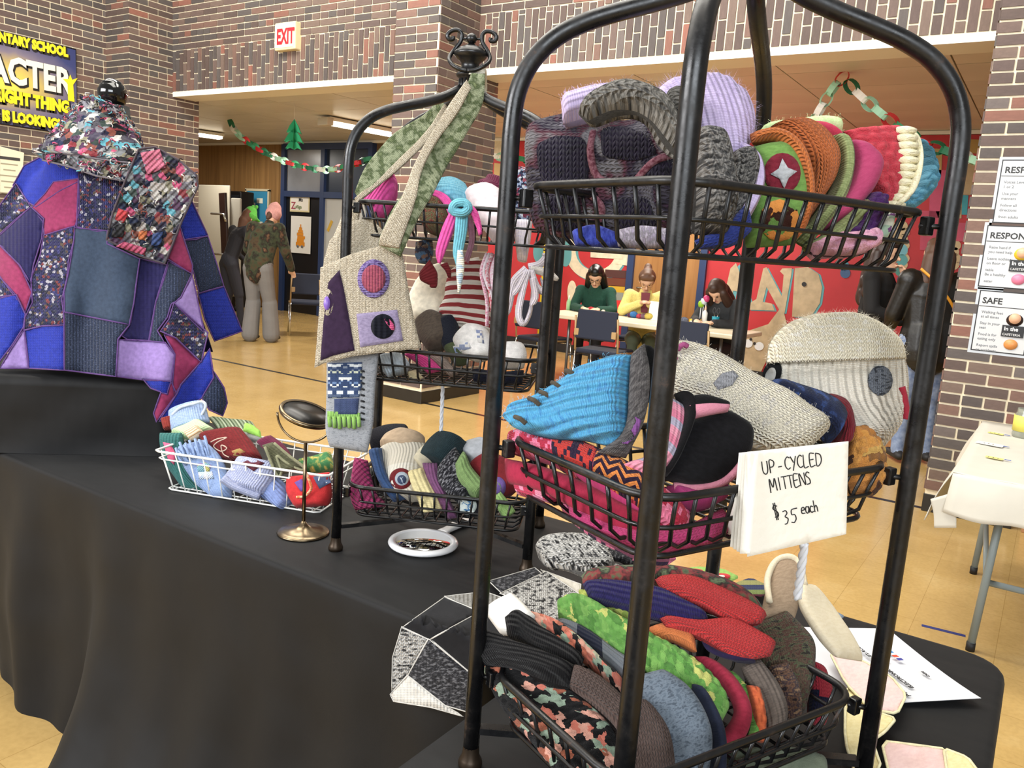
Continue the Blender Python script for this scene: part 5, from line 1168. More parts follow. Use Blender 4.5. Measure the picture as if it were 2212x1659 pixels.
o = mitt('wrist_warmer', 'pale blue wrist warmer with ruffled cuff and bright square patch', 'wrist warmer', [(385, 965, 2.15), (398, 1005, 2.14), (425, 1045, 2.13), (468, 1080, 2.11)], [(440, 950, 2.15), (475, 985, 2.13), (492, 1030, 2.12), (500, 1075, 2.1)], .026, BLW, GW)
m_ = MB()
for i in range(16):
    a = i/15; m_.tube(crom([W(380+62*a, 968-16*a+10*math.sin(i*2.4), 2.13), W(388+60*a, 984-14*a+9*math.sin(i*2.4+1), 2.11), W(402+52*a, 1004-16*a, 2.115)], 6), .0035, 5)
m_.build('ruffle', BLW, o)
pp(o, 'square_patch', [(424, 1003), (440, 998), (456, 1004), (452, 1020), (428, 1022)], 2.095, wool(['#9a7ab8', '#c8c060', '#78b0c0'], 'cells', 'woven', .006, 90)); pp(o, 'square_patch', [(428, 1020), (458, 1018), (462, 1034), (430, 1036)], 2.094, wool(['#dcdce8', '#bcd0e8'], 'cells', 'woven', .006, 90))
o = mitt('denim_pouch', 'light denim coloured rolled cuff at the back left of basket', 'mitt', [(366, 890, 2.3), (368, 915, 2.28), (374, 935, 2.27)], [(440, 866, 2.3), (446, 890, 2.28), (452, 912, 2.27)], .03, wool(['#9db2d6', '#88a0c8'], 'heather', 'rib', .006), GW)
m_ = MB(); m_.tube(crom([W(x, y, 2.26) for x, y in ((372, 896), (390, 880), (418, 872), (438, 868), (444, 880), (430, 905))], 24), .004, 6); m_.build('cuff_edge', wool(['#c3cfe2'], 'plain', 'felt', uv=False), o)
mitt('wrist_warmer', 'pale green folded wrist warmer under the red pair', 'wrist warmer', [(370, 935, 2.25), (400, 922, 2.25), (430, 906, 2.25)], [(400, 946, 2.22), (432, 938, 2.22), (462, 926, 2.22)], .02, wool(['#a9d99a', '#c9d9a0'], 'heather', 'rib', .005), GW)
mitt('wrist_warmer', 'small tan striped wrist warmer between the green and the red', 'wrist warmer', [(398, 936, 2.2), (412, 928, 2.2), (428, 920, 2.2)], [(412, 952, 2.18), (428, 944, 2.18), (440, 934, 2.18)], .016, wool(['#c9b08a', '#e8d8b8', '#b08a5a'], 'vbands', 'rib', .004, period=.008), GW)
mitt('wool_fold', 'crimson wool fold at the far left of the basket', 'mitt', [(350, 905, 2.28), (356, 930, 2.27)], [(374, 898, 2.28), (378, 925, 2.27)], .02, wool(['#8a2a20'], 'plain', 'rib', .006), GW)
REDW = wool(['#7c1a1c', '#6a1518'], 'heather', 'rib', .008)
o = mitt('wrist_warmer', 'dark red ribbed wrist warmers folded together with embroidery', 'wrist warmer', [(428, 942, 2.2), (450, 970, 2.18), (482, 1000, 2.16)], [(520, 925, 2.2), (545, 955, 2.17), (566, 990, 2.14)], .035, REDW, GW, rib=(.01, .0014))
m_ = MB(); m_.tube(crom([W(x, y, 2.125) for x, y in ((455, 955), (470, 948), (490, 945), (470, 955), (462, 965), (478, 975), (490, 968), (478, 962), (482, 980), (495, 988))], 50), .0016, 5); m_.build('embroidery', wool(['#cbb09a'], 'plain', 'felt', uv=False), o)
pp(o, 'leaf_patch', [(500, 974), (518, 968), (530, 976), (518, 986), (504, 984)], 2.115, wool(['#8a8a3a', '#a85a3a'], 'blotch', 'felt', scale=90))
mitt('plaid_mitt', 'flat green plaid mitt with lime edge at the basket back', 'mitt', [(450, 902, 2.34), (500, 908, 2.33), (545, 912, 2.33)], [(470, 925, 2.28), (520, 935, 2.27), (565, 945, 2.27)], .012, wool(['#4a5a3c', '#8a9a78', '#5f6f4c', '#a8b494'], 'bands', 'woven', .006, period=.024), GW)
pp(tag(mitt('lime_mitt', 'lime and grey felt mitt tip beside the plaid one', 'mitt', [(528, 915, 2.27), (545, 920, 2.27), (562, 930, 2.26)], [(525, 930, 2.25), (545, 938, 2.25), (566, 950, 2.25)], .01, wool(['#8cc63c'], 'plain', 'felt'), GW)), 'grey_band', [(526, 932), (566, 946), (560, 956), (526, 944)], 2.235, wool(['#8a8c88'], 'plain', 'felt'))
LAV = wool(['#a3a9c8', '#9098ba', '#b4b8d0'], 'heather', 'rib', .006)
o = mitt('wrist_warmer', 'lavender grey knit wrist warmers with burgundy square patch', 'wrist warmer', [(520, 985, 2.1), (500, 1015, 2.09), (480, 1042, 2.08)], [(606, 1000, 2.07), (592, 1040, 2.06), (570, 1070, 2.05)], .035, LAV, GW)
m_ = MB(); m_.tube(crom([W(x, y, 2.045) for x, y in ((481, 1034), (505, 1050), (535, 1062), (562, 1072))], 16), .011, 8); m_.build('rolled_hem', LAV, o)
pp(o, 'square_patch', [(520, 1000), (545, 990), (572, 1000), (548, 1018)], 2.028, wool(['#5a2430'], 'plain', 'felt'))
MAR = wool(['#6a1c3c'], 'plain', 'rib', .006)
mitt('wrist_warmer', 'maroon knit wrist warmer cuff behind the olive one', 'wrist warmer', [(556, 955, 2.13), (575, 975, 2.12), (600, 1000, 2.1)], [(585, 940, 2.13), (615, 962, 2.12), (634, 995, 2.1)], .03, MAR, GW)
OLV = wool(['#5a5a3e', '#4c4c36'], 'heather', 'garter', .004)
o = mitt('wrist_warmer', 'olive wool cuff with wavy open edge lying on the pile', 'wrist warmer', [(566, 962, 2.06), (590, 1000, 2.05), (600, 1028, 2.04)], [(590, 955, 2.06), (625, 985, 2.05), (655, 1012, 2.04)], .018, OLV, GW)
m_ = MB(); m_.tube(crom([W(x, y, 2.03) for x, y in ((572, 965), (586, 1000), (600, 1028), (608, 1018), (598, 985), (620, 1000), (650, 1015), (655, 1008), (625, 985), (592, 957))], 50), .0035, 6); m_.build('wavy_edge', wool(['#8a8a68'], 'plain', 'felt', uv=False), o)
mitt('wrist_warmer', 'periwinkle ribbed wrist warmer low in the basket front', 'wrist warmer', [(548, 1065, 2.08), (580, 1082, 2.07), (612, 1102, 2.05)], [(602, 1030, 2.08), (620, 1055, 2.06), (626, 1085, 2.05)], .028, wool(['#7e92c8'], 'plain', 'rib', .007), GW)
RDF = wool(['#c4181c'], 'plain', 'felt')
o = mitt('wrist_warmer', 'bright red felt wrist warmer with blue and purple patches', 'wrist warmer', [(620, 1030, 2.04), (624, 1070, 2.03), (640, 1098, 2.02)], [(712, 1020, 2.02), (714, 1060, 2.01), (706, 1092, 2.0)], .03, RDF, GW, lump=.006)
pp(o, 'blue_patch', [(676, 1030), (706, 1022), (716, 1042), (690, 1056)], 1.972, wool(['#56688c'], 'plain', 'felt')); pp(o, 'purple_patch', [(636, 1042), (652, 1034), (660, 1056), (650, 1062)], 1.99, wool(['#6a4a9a'], 'plain', 'felt'))
m_ = MB(); m_.tube(crom([W(x, y, 1.978) for x, y in ((660, 1020), (668, 1038), (672, 1056), (658, 1072), (640, 1074))], 20), .0035, 6); m_.build('orange_braid', wool(['#e07028', '#e8b088'], 'cells', 'felt', uv=False, scale=300), o)
mitt('wrist_warmer', 'green wool mitt with yellow flowers behind the table mirror', 'wrist warmer', [(645, 1000, 2.14), (680, 990, 2.13), (715, 978, 2.13)], [(650, 1022, 2.1), (690, 1018, 2.09), (722, 1010, 2.09)], .022, wool(['#2c6a3c', '#3a7a44', '#d8b83a'], 'blotch', 'felt', scale=60), GW)
# ---- standing table mirror
mp = PZ(655, 1152, TZ); ms = empty('table_mirror', mp, label='round tilting vanity mirror on brass stand, black back showing', cat='mirror')
BRS = plain('#80715a', .28, 1, name='worn_brass', var=.3, vscale=60)
m_ = MB(); m_.lathe([(0, 0), (.058, 0), (.06, .003), (.057, .006), (.045, .0075), (.02, .014), (.009, .022), (.0045, .03), (0, .03)], mp, 36); m_.build('base', BRS, ms)
rtp = Vector((RX.x, RX.y, 0)).normalized(); ctrm = W(655, 893, proj(mp+Vector((0, 0, .25)))[2]); yr = .0655
bot = ctrm-Vector((0, 0, yr)); m_ = MB(); m_.tube([mp+Vector((0, 0, .02)), Vector((mp.x, mp.y, bot.z))], .0042, 10); m_.build('stem', BRS, ms)
m_ = MB(); m_.tube([Vector((mp.x, mp.y, ctrm.z))+rtp*(yr*math.cos(a))+Vector((0, 0, yr*math.sin(a))) for a in [math.pi+math.pi*i/24 for i in range(25)]], .0025, 8); m_.build('yoke', BRS, ms)
nrm_m = (-FW*.3+UX*.85+RX*.36).normalized(); ux_ = (rtp-nrm_m*rtp.dot(nrm_m)).normalized(); uy_ = nrm_m.cross(ux_); RM = Matrix((ux_, uy_, nrm_m)).transposed(); cm = Vector((mp.x, mp.y, ctrm.z))
m_ = MB(); m_.lathe([(.054, -.004), (.0605, -.005), (.0625, 0), (.0605, .005), (.054, .004)], cm, 40, RM); m_.build('rim', BRS, ms)
m_ = MB(); m_.lathe([(0, .003), (.0545, .003), (.0545, -.001), (0, -.001)], cm, 40, RM); m_.build('mirror_back', plain('#0b0a0a', .35), ms)
m_ = MB(); m_.lathe([(0, -.0012), (.0545, -.0012), (.0545, -.004), (0, -.004)], cm, 40, RM); m_.build('mirror_glass', plain('#d8d8d8', .03, 1), ms)
# ---- white hand mirror lying on the cloth
hm = PZ(914, 1180, TZ); hh = PZ(1003, 1132, TZ); hdv = (hh-hm).normalized(); ho = empty('hand_mirror', hm, label='white plastic hand mirror lying face up on the black cloth', cat='mirror')
hl_ = (hh-hm).length+.012; hsd = Vector((-hdv.y, hdv.x, 0)); rr = (PZ(988, 1190, TZ)-PZ(840, 1172, TZ)).length/2; MWP = plain('#e9e9ea', .2, coat=.3, name='white_plastic')
m_ = MB(); m_.lathe([(0, .001), (rr*.86, .001), (rr*.97, .005), (rr, .0095), (rr*.97, .014), (rr*.9, .0165), (rr*.82, .0155), (rr*.8, .0135)], hm, 48); m_.build('mirror_frame', MWP, ho)
m_ = MB(); m_.lathe([(0, .0138), (rr*.81, .0138), (rr*.81, .0125), (0, .0125)], hm, 48); m_.build('mirror_glass', plain('#e8e6e0', .02, 1, name='mirror_silver'), ho)
L0 = [hm+hdv*t+hsd*w+Vector((0, 0, .009)) for t, w in ((rr*.94, .017), (rr*.94+.25*(hl_-rr), .011), (rr*.94+.55*(hl_-rr), .014), (rr*.94+.85*(hl_-rr), .019), (hl_, .014))]; R0 = [hm+hdv*t-hsd*w+Vector((0, 0, .009)) for t, w in ((rr*.94, .017), (rr*.94+.25*(hl_-rr), .011), (rr*.94+.55*(hl_-rr), .014), (rr*.94+.85*(hl_-rr), .019), (hl_, .014))]
slab('handle', L0, R0, .007, MWP, ho, world=True, lump=0)
# ================================================================== FAR RACK GOODS
TWEED = wool(['#b5a58a', '#d9cdb4', '#8f8068', '#cfc0a2'], 'heather', 'stock', .006, 330, bump=.7)
GRNP = wool(['#66734a', '#98a07c', '#4c5a36', '#7a8658'], 'blotch', 'stock', .006, 55, bump=.6)
bag = empty('shoulder_bag', W(790, 700, 1.68), label='beige tweed shoulder bag with purple patches hung on the far rack', cat='bag')
db = lambda x, y: 1.675+.00012*(x-790)-.006*math.sin((x-690)/60)
bb = cloth_patch('bag_front', [(692, 578), (760, 548), (862, 520), (872, 560), (885, 640), (900, 715), (911, 752), (840, 760), (760, 770), (700, 785), (679, 795), (684, 740), (690, 660)], db, TWEED, bag, .012, cuts=4)
cloth_patch('bag_back', [(700, 560), (712, 520), (745, 480), (800, 470), (850, 520), (862, 560), (880, 640), (890, 740), (800, 752), (700, 770), (690, 640)], lambda x, y: 1.715, TWEED, bag, .008, cuts=3)
pp(bb, 'dark_patch', [(709, 610), (733, 583), (742, 620), (755, 690), (766, 757), (720, 768), (692, 779), (698, 700)], lambda x, y: db(x, y)-.003, wool(['#33203a'], 'plain', 'felt', bump=.2))
ov = pp(bb, 'oval_patch', disc_px(708, 653, 12, 29), lambda x, y: db(x, y)-.006, TWEED); pp(ov, 'button', disc_px(706, 655, 7, 15), lambda x, y: db(x, y)-.009, plain('#7a5ab0', .35))
ci = pp(bb, 'round_patch', disc_px(807, 602, 35, 42), lambda x, y: db(x, y)-.003, wool(['#4a3270', '#8a78b0', '#3a2a58'], 'heather', 'garter', .005, 200)); pp(ci, 'round_inset', disc_px(807, 602, 26, 30), lambda x, y: db(x, y)-.006, wool(['#a84a5c', '#8a3a54'], 'heather', 'rib', .006))
sq_ = pp(bb, 'lilac_patch', [(770, 678), (858, 669), (871, 736), (778, 750)], lambda x, y: db(x, y)-.003, wool(['#857898', '#9a8cae'], 'heather', 'felt'))
pp(sq_, 'disc_patch', disc_px(827, 705, 26, 27), lambda x, y: db(x, y)-.006, wool(['#11131f'], 'plain', 'rib', .012)); pp(sq_, 'pink_inset', [(826, 682), (842, 690), (854, 705), (852, 714), (845, 712), (834, 698)], lambda x, y: db(x, y)-.009, wool(['#d0467e'], 'plain', 'garter', .004))
# straps: over the collar of the finial and down
slab('strap', [(1018, 158, 1.71), (998, 205, 1.71), (950, 270, 1.715), (915, 335, 1.73), (893, 400, 1.68), (862, 430, 1.655), (825, 500, 1.648), (818, 530, 1.655)], [(1048, 160, 1.72), (1043, 222, 1.72), (1005, 295, 1.72), (960, 370, 1.73), (935, 420, 1.68), (905, 470, 1.66), (875, 535, 1.652), (866, 555, 1.658)], .007, GRNP, bag, n=40, e=.5, lump=.002)
slab('strap_lining', [(1008, 172, 1.703), (962, 240, 1.705), (925, 300, 1.71), (893, 360, 1.69), (868, 425, 1.645), (826, 500, 1.638), (819, 530, 1.645)], [(1018, 190, 1.703), (985, 250, 1.705), (942, 310, 1.71), (910, 372, 1.69), (898, 430, 1.65), (868, 520, 1.642), (863, 538, 1.648)], .006, TWEED, bag, n=40, e=.5, lump=.002)
slab('strap', [(950, 200, 1.8), (925, 240, 1.8), (850, 290, 1.79), (790, 360, 1.78), (766, 415, 1.77)], [(968, 222, 1.8), (945, 270, 1.8), (880, 335, 1.79), (830, 385, 1.78), (776, 432, 1.77)], .006, GRNP, bag, n=34, e=.5, lump=.002)
slab('strap_lining', [(962, 222, 1.795), (920, 285, 1.79), (860, 345, 1.785), (800, 400, 1.775), (766, 428, 1.765)], [(968, 232, 1.795), (928, 300, 1.79), (868, 360, 1.785), (805, 412, 1.775), (770, 440, 1.765)], .005, TWEED, bag, n=30, e=.5, lump=.002)
slab('strap', [(748, 440, 1.8), (722, 510, 1.78), (700, 560, 1.72)], [(778, 440, 1.8), (770, 510, 1.78), (745, 570, 1.72)], .006, TWEED, bag, e=.5)
slab('strap', [(1012, 160, 1.72), (1022, 150, 1.77), (1030, 175, 1.83), (1034, 215, 1.85)], [(1048, 158, 1.73), (1050, 156, 1.78), (1052, 190, 1.84), (1052, 225, 1.86)], .006, wool(['#d2cdb8'], 'plain', 'felt'), bag, n=24, e=.5)
# grey stocking below the bag
stk = empty('wool_stocking', W(760, 880, 1.7), label='grey felt stocking with fair isle patch hanging below the bag', cat='stocking')
sg = slab('stocking_body', [(706, 775, 1.71), (706, 850, 1.705), (704, 920, 1.7), (712, 965, 1.7)], [(818, 762, 1.71), (810, 850, 1.705), (806, 920, 1.7), (794, 978, 1.7)], .012, wool(['#8a8d92', '#9a9da2', '#7c8086'], 'heather', 'felt'), stk, round0=False, e=.4)
dk = 1.688
fi = pp(sg, 'fair_isle_patch', [(708, 785), (782, 782), (782, 835), (776, 858), (708, 860)], dk, wool(['#41557c', '#dfe6ea', '#5a6c8c', '#c9d0b8', '#41557c', '#e6e9e2', '#6a88b4', '#e8ebe0'], 'bands', 'stock', .005, period=.056, dots=('#33476e', .0045)))
pp(sg, 'navy_patch', [(722, 862), (776, 860), (772, 895), (722, 895)], dk, wool(['#3c4a70'], 'plain', 'stock', .005))
fr = pp(sg, 'green_fringe', [(707, 888), (778, 892), (778, 906), (707, 904)], dk-.004, wool(['#7fae4a'], 'plain', 'rib', .005))
for i in range(7):
    x = 711+i*10.5; s_ = MB(); s_.tube([W(x, 900, dk-.006), W(x+1, 912, dk-.008), W(x+2, 922+(i % 3)*2, dk-.006)], .0042, 6); s_.build('fringe_tassel', wool(['#7fae4a'], 'plain', 'felt', uv=False), fr)
m_ = MB()
for i in range(9): y = 800+i*13; m_.tube([W(779, y, dk-.004), W(788, y+3, dk-.003)], .0022, 5)
m_.build('blanket_stitch', plain('#14161c', .8), sg)
GT = 'hats heaped in the top basket of the far rack'; GM = 'mittens in the middle basket of the far rack'; GB = 'hats packed in the bottom basket of the far rack'
FP = wool(['#e0409a'], 'plain', 'rib', .007)
mitt('knit_hat', 'hot pink knit hat poking from the top basket beside the strap', 'hat', [(790, 436, 1.86), (800, 402, 1.86), (828, 376, 1.86), (848, 367, 1.86)], [(818, 470, 1.84), (836, 452, 1.84), (852, 420, 1.84), (858, 392, 1.85)], .035, FP, GT)
TAP = wool(['#4a4a2e', '#7a4a34', '#6a6a44', '#8a3a30', '#3e4030'], 'blotch', 'stock', .007, 70)
mitt('knit_hat', 'mottled green and rust knit hat beside the bag strap', 'hat', [(892, 424, 1.83), (902, 460, 1.82), (925, 503, 1.8)], [(966, 432, 1.8), (972, 468, 1.79), (962, 506, 1.78)], .04, TAP, GT)
th_ = mitt('tassel_hat', 'aqua and pink jester hat with knotted strips over the basket', 'hat', [(905, 418, 1.83), (945, 402, 1.84), (975, 396, 1.85), (1002, 420, 1.84)], [(925, 432, 1.79), (950, 426, 1.79), (985, 440, 1.78), (1008, 448, 1.78)], .028, wool(['#6fb6cc', '#5aa6c0'], 'heather', 'rib', .008), GT)
slab('pink_brim', [(902, 414, 1.79), (938, 410, 1.78), (968, 424, 1.77), (985, 452, 1.76)], [(908, 424, 1.79), (938, 424, 1.78), (958, 440, 1.77), (970, 468, 1.76)], .006, FP, th_)
DS[0] = -.075
AQ = wool(['#62b4c6'], 'plain', 'rib', .005); CRB = wool(['#e0dcc8', '#a8c0d0'], 'cells', 'garter', .004, 140)
for L_, R_, m2 in (([(975, 450, 1.735), (955, 490, 1.73), (942, 540, 1.73), (945, 568, 1.73)], [(990, 458, 1.735), (978, 505, 1.73), (962, 545, 1.73), (952, 570, 1.73)], FP), ([(985, 455, 1.725), (982, 500, 1.72), (978, 545, 1.72), (985, 575, 1.72)], [(1012, 460, 1.725), (1010, 500, 1.72), (1000, 545, 1.72), (992, 578, 1.72)], AQ),
                 ([(1000, 445, 1.73), (1015, 460, 1.72), (1028, 490, 1.72), (1034, 510, 1.72)], [(1012, 440, 1.73), (1030, 455, 1.72), (1040, 485, 1.72), (1042, 505, 1.72)], FP), ([(988, 540, 1.71), (985, 580, 1.71), (988, 632, 1.71)], [(1000, 540, 1.71), (1003, 580, 1.71), (994, 634, 1.71)], CRB),
                 ([(1008, 470, 1.74), (1012, 520, 1.74), (1002, 560, 1.74)], [(1022, 470, 1.74), (1026, 520, 1.74), (1012, 570, 1.74)], wool(['#8a5a6a'], 'plain', 'rib', .005))): slab('knotted_strip', L_, R_, .006, m2, th_, n=18, m=12, lump=.002)
m_ = MB(); m_.tube(crom([W(x, y, 1.705) for x, y in ((975, 452), (985, 440), (1003, 438), (1012, 450), (1000, 460), (982, 458))], 20), .009, 8, closed=True); m_.build('knot', AQ, th_)
DS[0] = 0
mitt('knit_hat', 'pale pink fleece hat in the top basket of far rack', 'hat', [(1002, 428, 1.8), (1015, 450, 1.78), (1040, 485, 1.76), (1070, 525, 1.75)], [(1060, 416, 1.8), (1092, 430, 1.78), (1098, 480, 1.76), (1092, 530, 1.75)], .04, wool(['#e0d0d2'], 'plain', 'felt', bump=.3), GT)
mitt('knit_hat', 'burgundy ribbed hat behind the pale pink one', 'hat', [(1030, 412, 1.9), (1050, 400, 1.9), (1062, 385, 1.9)], [(1060, 430, 1.86), (1095, 424, 1.86), (1105, 395, 1.87)], .035, wool(['#6c2340'], 'plain', 'rib', .006), GT)
SP = wool(['#2a3350', '#c9ccd6', '#7a2a44', '#1c2238', '#8a9ab8', '#a04a5a'], 'cells', 'stock', .007, 170)
mitt('knit_hat', 'speckled navy white and red knit hat at the rack end', 'hat', [(1088, 372, 1.88), (1082, 410, 1.87), (1085, 460, 1.86), (1092, 500, 1.86)], [(1140, 368, 1.88), (1152, 410, 1.87), (1150, 460, 1.86), (1140, 505, 1.86)], .045, SP, GT)
mitt('knit_strip', 'speckled knit strip dangling under the top basket', 'braid', [(898, 522, 1.82), (896, 550, 1.82), (905, 568, 1.82)], [(934, 515, 1.82), (936, 545, 1.82), (928, 572, 1.82)], .018, wool(['#3a3a4a', '#7a5a4a', '#4a6a8a', '#8a8078'], 'cells', 'stock', .006, 150), GT)
RB = wool(['#7c1f26'], 'plain', 'garter', .006)
rbo = mitt('red_braid', 'dark red knotted braid hanging under the top basket', 'braid', [(905, 590, 1.8), (908, 605, 1.8), (925, 615, 1.8)], [(928, 560, 1.8), (945, 590, 1.8), (942, 615, 1.8)], .014, RB, GT)
slab('braid_end', [(928, 600, 1.8), (928, 618, 1.8), (932, 622, 1.8)], [(946, 600, 1.8), (945, 615, 1.8), (942, 622, 1.8)], .008, RB, rbo, n=10, m=10); slab('braid_end', [(950, 572, 1.8), (962, 585, 1.8), (968, 600, 1.8)], [(966, 566, 1.8), (974, 585, 1.8), (974, 602, 1.8)], .008, RB, rbo, n=10, m=10)
DS[0] = .04
mitt('felt_cone', 'cream felt cone shape standing behind the striped scarf', 'felt piece', [(930, 585, 1.93), (895, 620, 1.92), (880, 660, 1.91), (890, 695, 1.9)], [(968, 572, 1.93), (975, 610, 1.92), (972, 660, 1.91), (965, 700, 1.9)], .05, wool(['#e2d8bf'], 'plain', 'felt', bump=.15), GM)
mitt('striped_scarf', 'red and white striped knit scarf standing in the middle basket', 'scarf', [(1012, 560, 1.84), (970, 590, 1.84), (962, 640, 1.83), (948, 675, 1.82), (985, 705, 1.81)], [(1035, 555, 1.84), (1048, 590, 1.84), (1056, 640, 1.83), (1064, 690, 1.82), (1072, 728, 1.81)], .03, wool(['#8f2a2c', '#d8d0c2'], 'bands', 'garter', .008, period=.022, warp=.006), GM, lump=.006)
mitt('wool_mitten', 'taupe felted mitten folded over the middle basket rim', 'mitten', [(898, 700, 1.83), (905, 730, 1.81), (925, 758, 1.79)], [(935, 672, 1.83), (962, 690, 1.82), (972, 745, 1.79)], .035, wool(['#4c4138', '#5a4e42'], 'heather', 'felt'), GM)
mitt('wool_mitten', 'charcoal boucle mitten with olive rib cuff', 'mitten', [(952, 690, 1.82), (945, 715, 1.81), (958, 752, 1.79), (985, 790, 1.77)], [(985, 682, 1.82), (992, 705, 1.81), (990, 740, 1.79), (1012, 785, 1.77)], .03, wool([(0, '#1b1f2c'), (.4, '#4a5436')], 'bands', 'chunky', .004, period=.2), GM)
wm = mitt('wool_mitten', 'white mitten with blue snowflake bands in the middle basket', 'mitten', [(978, 738, 1.78), (988, 760, 1.77), (1030, 782, 1.76)], [(1010, 702, 1.79), (1052, 712, 1.78), (1070, 770, 1.76)], .032, wool(['#e9e6e2'], 'plain', 'stock', .004, bump=.4), GM)
pp(wm, 'blue_band', [(978, 748), (1012, 738), (1018, 752), (984, 764)], 1.745, wool(['#9aa8cc'], 'plain', 'stock', .004, dots=('#e9e6e2', .006))); pp(wm, 'blue_band', [(1028, 712), (1042, 714), (1046, 742), (1032, 740)], 1.745, wool(['#8a98c0'], 'plain', 'stock', .004, dots=('#e9e6e2', .005)))
mitt('wool_mitten', 'plain white mitten at the right of the middle basket', 'mitten', [(1045, 752, 1.78), (1060, 775, 1.76), (1062, 792, 1.75)], [(1130, 745, 1.78), (1138, 768, 1.77), (1132, 795, 1.76)], .028, wool(['#e4e0dc'], 'plain', 'stock', .004, bump=.4), GM)
mitt('wool_mitten', 'pale blue grey ribbed mitten under the bag corner', 'mitten', [(818, 770, 1.76), (822, 795, 1.75), (838, 815, 1.74)], [(868, 765, 1.76), (885, 785, 1.75), (880, 805, 1.75)], .024, wool(['#a9b4bc'], 'plain', 'rib', .006), GM)
mitt('wool_mitten', 'hot pink ribbed cuff slanting through the middle basket wires', 'mitten', [(872, 766, 1.77), (900, 785, 1.765), (925, 808, 1.76)], [(890, 760, 1.77), (930, 775, 1.765), (958, 800, 1.76)], .016, wool(['#d42e84'], 'plain', 'rib', .005), GM)
mitt('wool_mitten', 'mushroom brown mitten beside the pink cuff', 'mitten', [(905, 764, 1.785), (940, 790, 1.775), (975, 815, 1.77)], [(935, 762, 1.785), (970, 782, 1.775), (990, 808, 1.77)], .02, wool(['#8a7a70', '#a08c80'], 'heather', 'rib', .005), GM)
mitt('wool_mitten', 'cream ribbed mitten low in the middle basket', 'mitten', [(880, 805, 1.77), (900, 800, 1.77)], [(885, 822, 1.76), (920, 822, 1.76)], .012, wool(['#c9b88a'], 'plain', 'rib', .004), GM)
mitt('wool_mitten', 'navy knit mitten lying flat in the middle basket', 'mitten', [(1020, 800, 1.78), (1080, 805, 1.77), (1132, 800, 1.77)], [(1022, 822, 1.76), (1080, 830, 1.76), (1128, 828, 1.76)], .018, wool(['#171a2c'], 'plain', 'stock', .004), GM)
DS[0] = 0
def rope(name, a, b, r, label, cat='cord'):
    a, b = Vector(a), Vector(b); d = b-a; n = max(12, int(d.length/.004)); t = d.normalized(); u = t.orthogonal().normalized(); w = t.cross(u); o = empty(name, a, label=label, cat=cat)
    for s in range(3):
        m_ = MB(); m_.tube([a+d*i/n+(u*math.cos(i*.55+s*2.094)+w*math.sin(i*.55+s*2.094))*r*.55 for i in range(n+1)], r*.62, 6); m_.build('strand', plain('#dfe3ea', .6, name='cord_white'), o)
    return o
rope('twisted_cord', W(957, 822, 1.86), W(952, 948, 1.86), .0042, 'white twisted cord hanging under the middle basket of far rack')
# tentacle hat tassel at the right end of the far rack
WH = wool(['#d9cfe0', '#e6dcde'], 'heather', 'rib', .005); tt = empty('tassel_hat', W(1140, 560, 1.74), label='pale lilac jester hat with long knitted strips at the rack end', cat='hat', group=GT)
slab('hat_body', [(1108, 478, 1.78), (1112, 520, 1.77), (1118, 560, 1.76)], [(1150, 480, 1.78), (1146, 520, 1.77), (1138, 565, 1.76)], .028, WH, tt)
for pts in ([(1138, 580), (1110, 610), (1098, 660), (1088, 690)], [(1142, 578), (1165, 572), (1180, 555), (1172, 548)], [(1140, 582), (1128, 630), (1120, 680), (1132, 700), (1146, 670), (1150, 620)], [(1146, 580), (1175, 588), (1206, 604)], [(1146, 584), (1160, 620), (1176, 630), (1168, 600)], [(1136, 584), (1118, 620), (1102, 640)], [(1150, 600), (1156, 640), (1146, 660)]):
    m_ = MB(); m_.tube(crom([W(x, y, 1.735+.004*i) for i, (x, y) in enumerate(pts)], 22), [.009]*18+[.008, .007, .006, .005, .003], 8, flat=.55); m_.build('knitted_strip', wool(['#e2dcd4'], 'plain', 'rib', .004) if pts[-1][0] > 1200 else WH, tt)
pk = empty('yarn_fringe', W(1055, 620, 1.75), label='pink and red novelty yarn fringe hanging beside the near post', cat='fringe')
for i, (x0, x1, c_) in enumerate(((1046, 1052, '#c86a8a'), (1058, 1062, '#b8324a'), (1068, 1070, '#d0a0b4'), (1078, 1074, '#8a4a5a'), (1052, 1066, '#c9bcc4'))):
    m_ = MB(); m_.tube(crom([W(x0+6, 548, 1.77), W(x0-6, 590, 1.76), W(x1, 650, 1.75), W(x1+4*(i % 2), 705-i*6, 1.75)], 20), .006, 7, flat=.6); m_.build('fringe_strand', wool([c_, '#d8ccd2'], 'heather', 'felt', uv=False), pk)
# bottom basket
DS[0] = .05
mitt('knit_hat', 'black knit hat with red edge at the back of bottom basket', 'hat', [(800, 948, 1.95), (840, 930, 1.95), (885, 932, 1.95)], [(806, 985, 1.9), (850, 975, 1.9), (890, 970, 1.9)], .04, wool([(0, '#1c1c24'), (.7, '#7a2028')], 'vbands', 'stock', .005, period=.12), GB)
hb = mitt('knit_hat', 'beige crowned hat with cream rib and red circle patch', 'hat', [(823, 972, 1.86), (824, 1000, 1.84), (845, 1048, 1.81), (885, 1085, 1.79)], [(912, 945, 1.86), (930, 985, 1.84), (905, 1040, 1.8), (915, 1080, 1.79)], .05, wool([(0, '#cfc6b2'), (.6, '#d8d2c2')], 'bands', 'rib', .007, period=.3), GB)
slab('hat_crown', [(823, 968, 1.855), (834, 945, 1.86), (862, 934, 1.86)], [(880, 978, 1.82), (915, 965, 1.83), (918, 945, 1.85)], .035, wool(['#b49a7a'], 'plain', 'felt', bump=.2), hb)
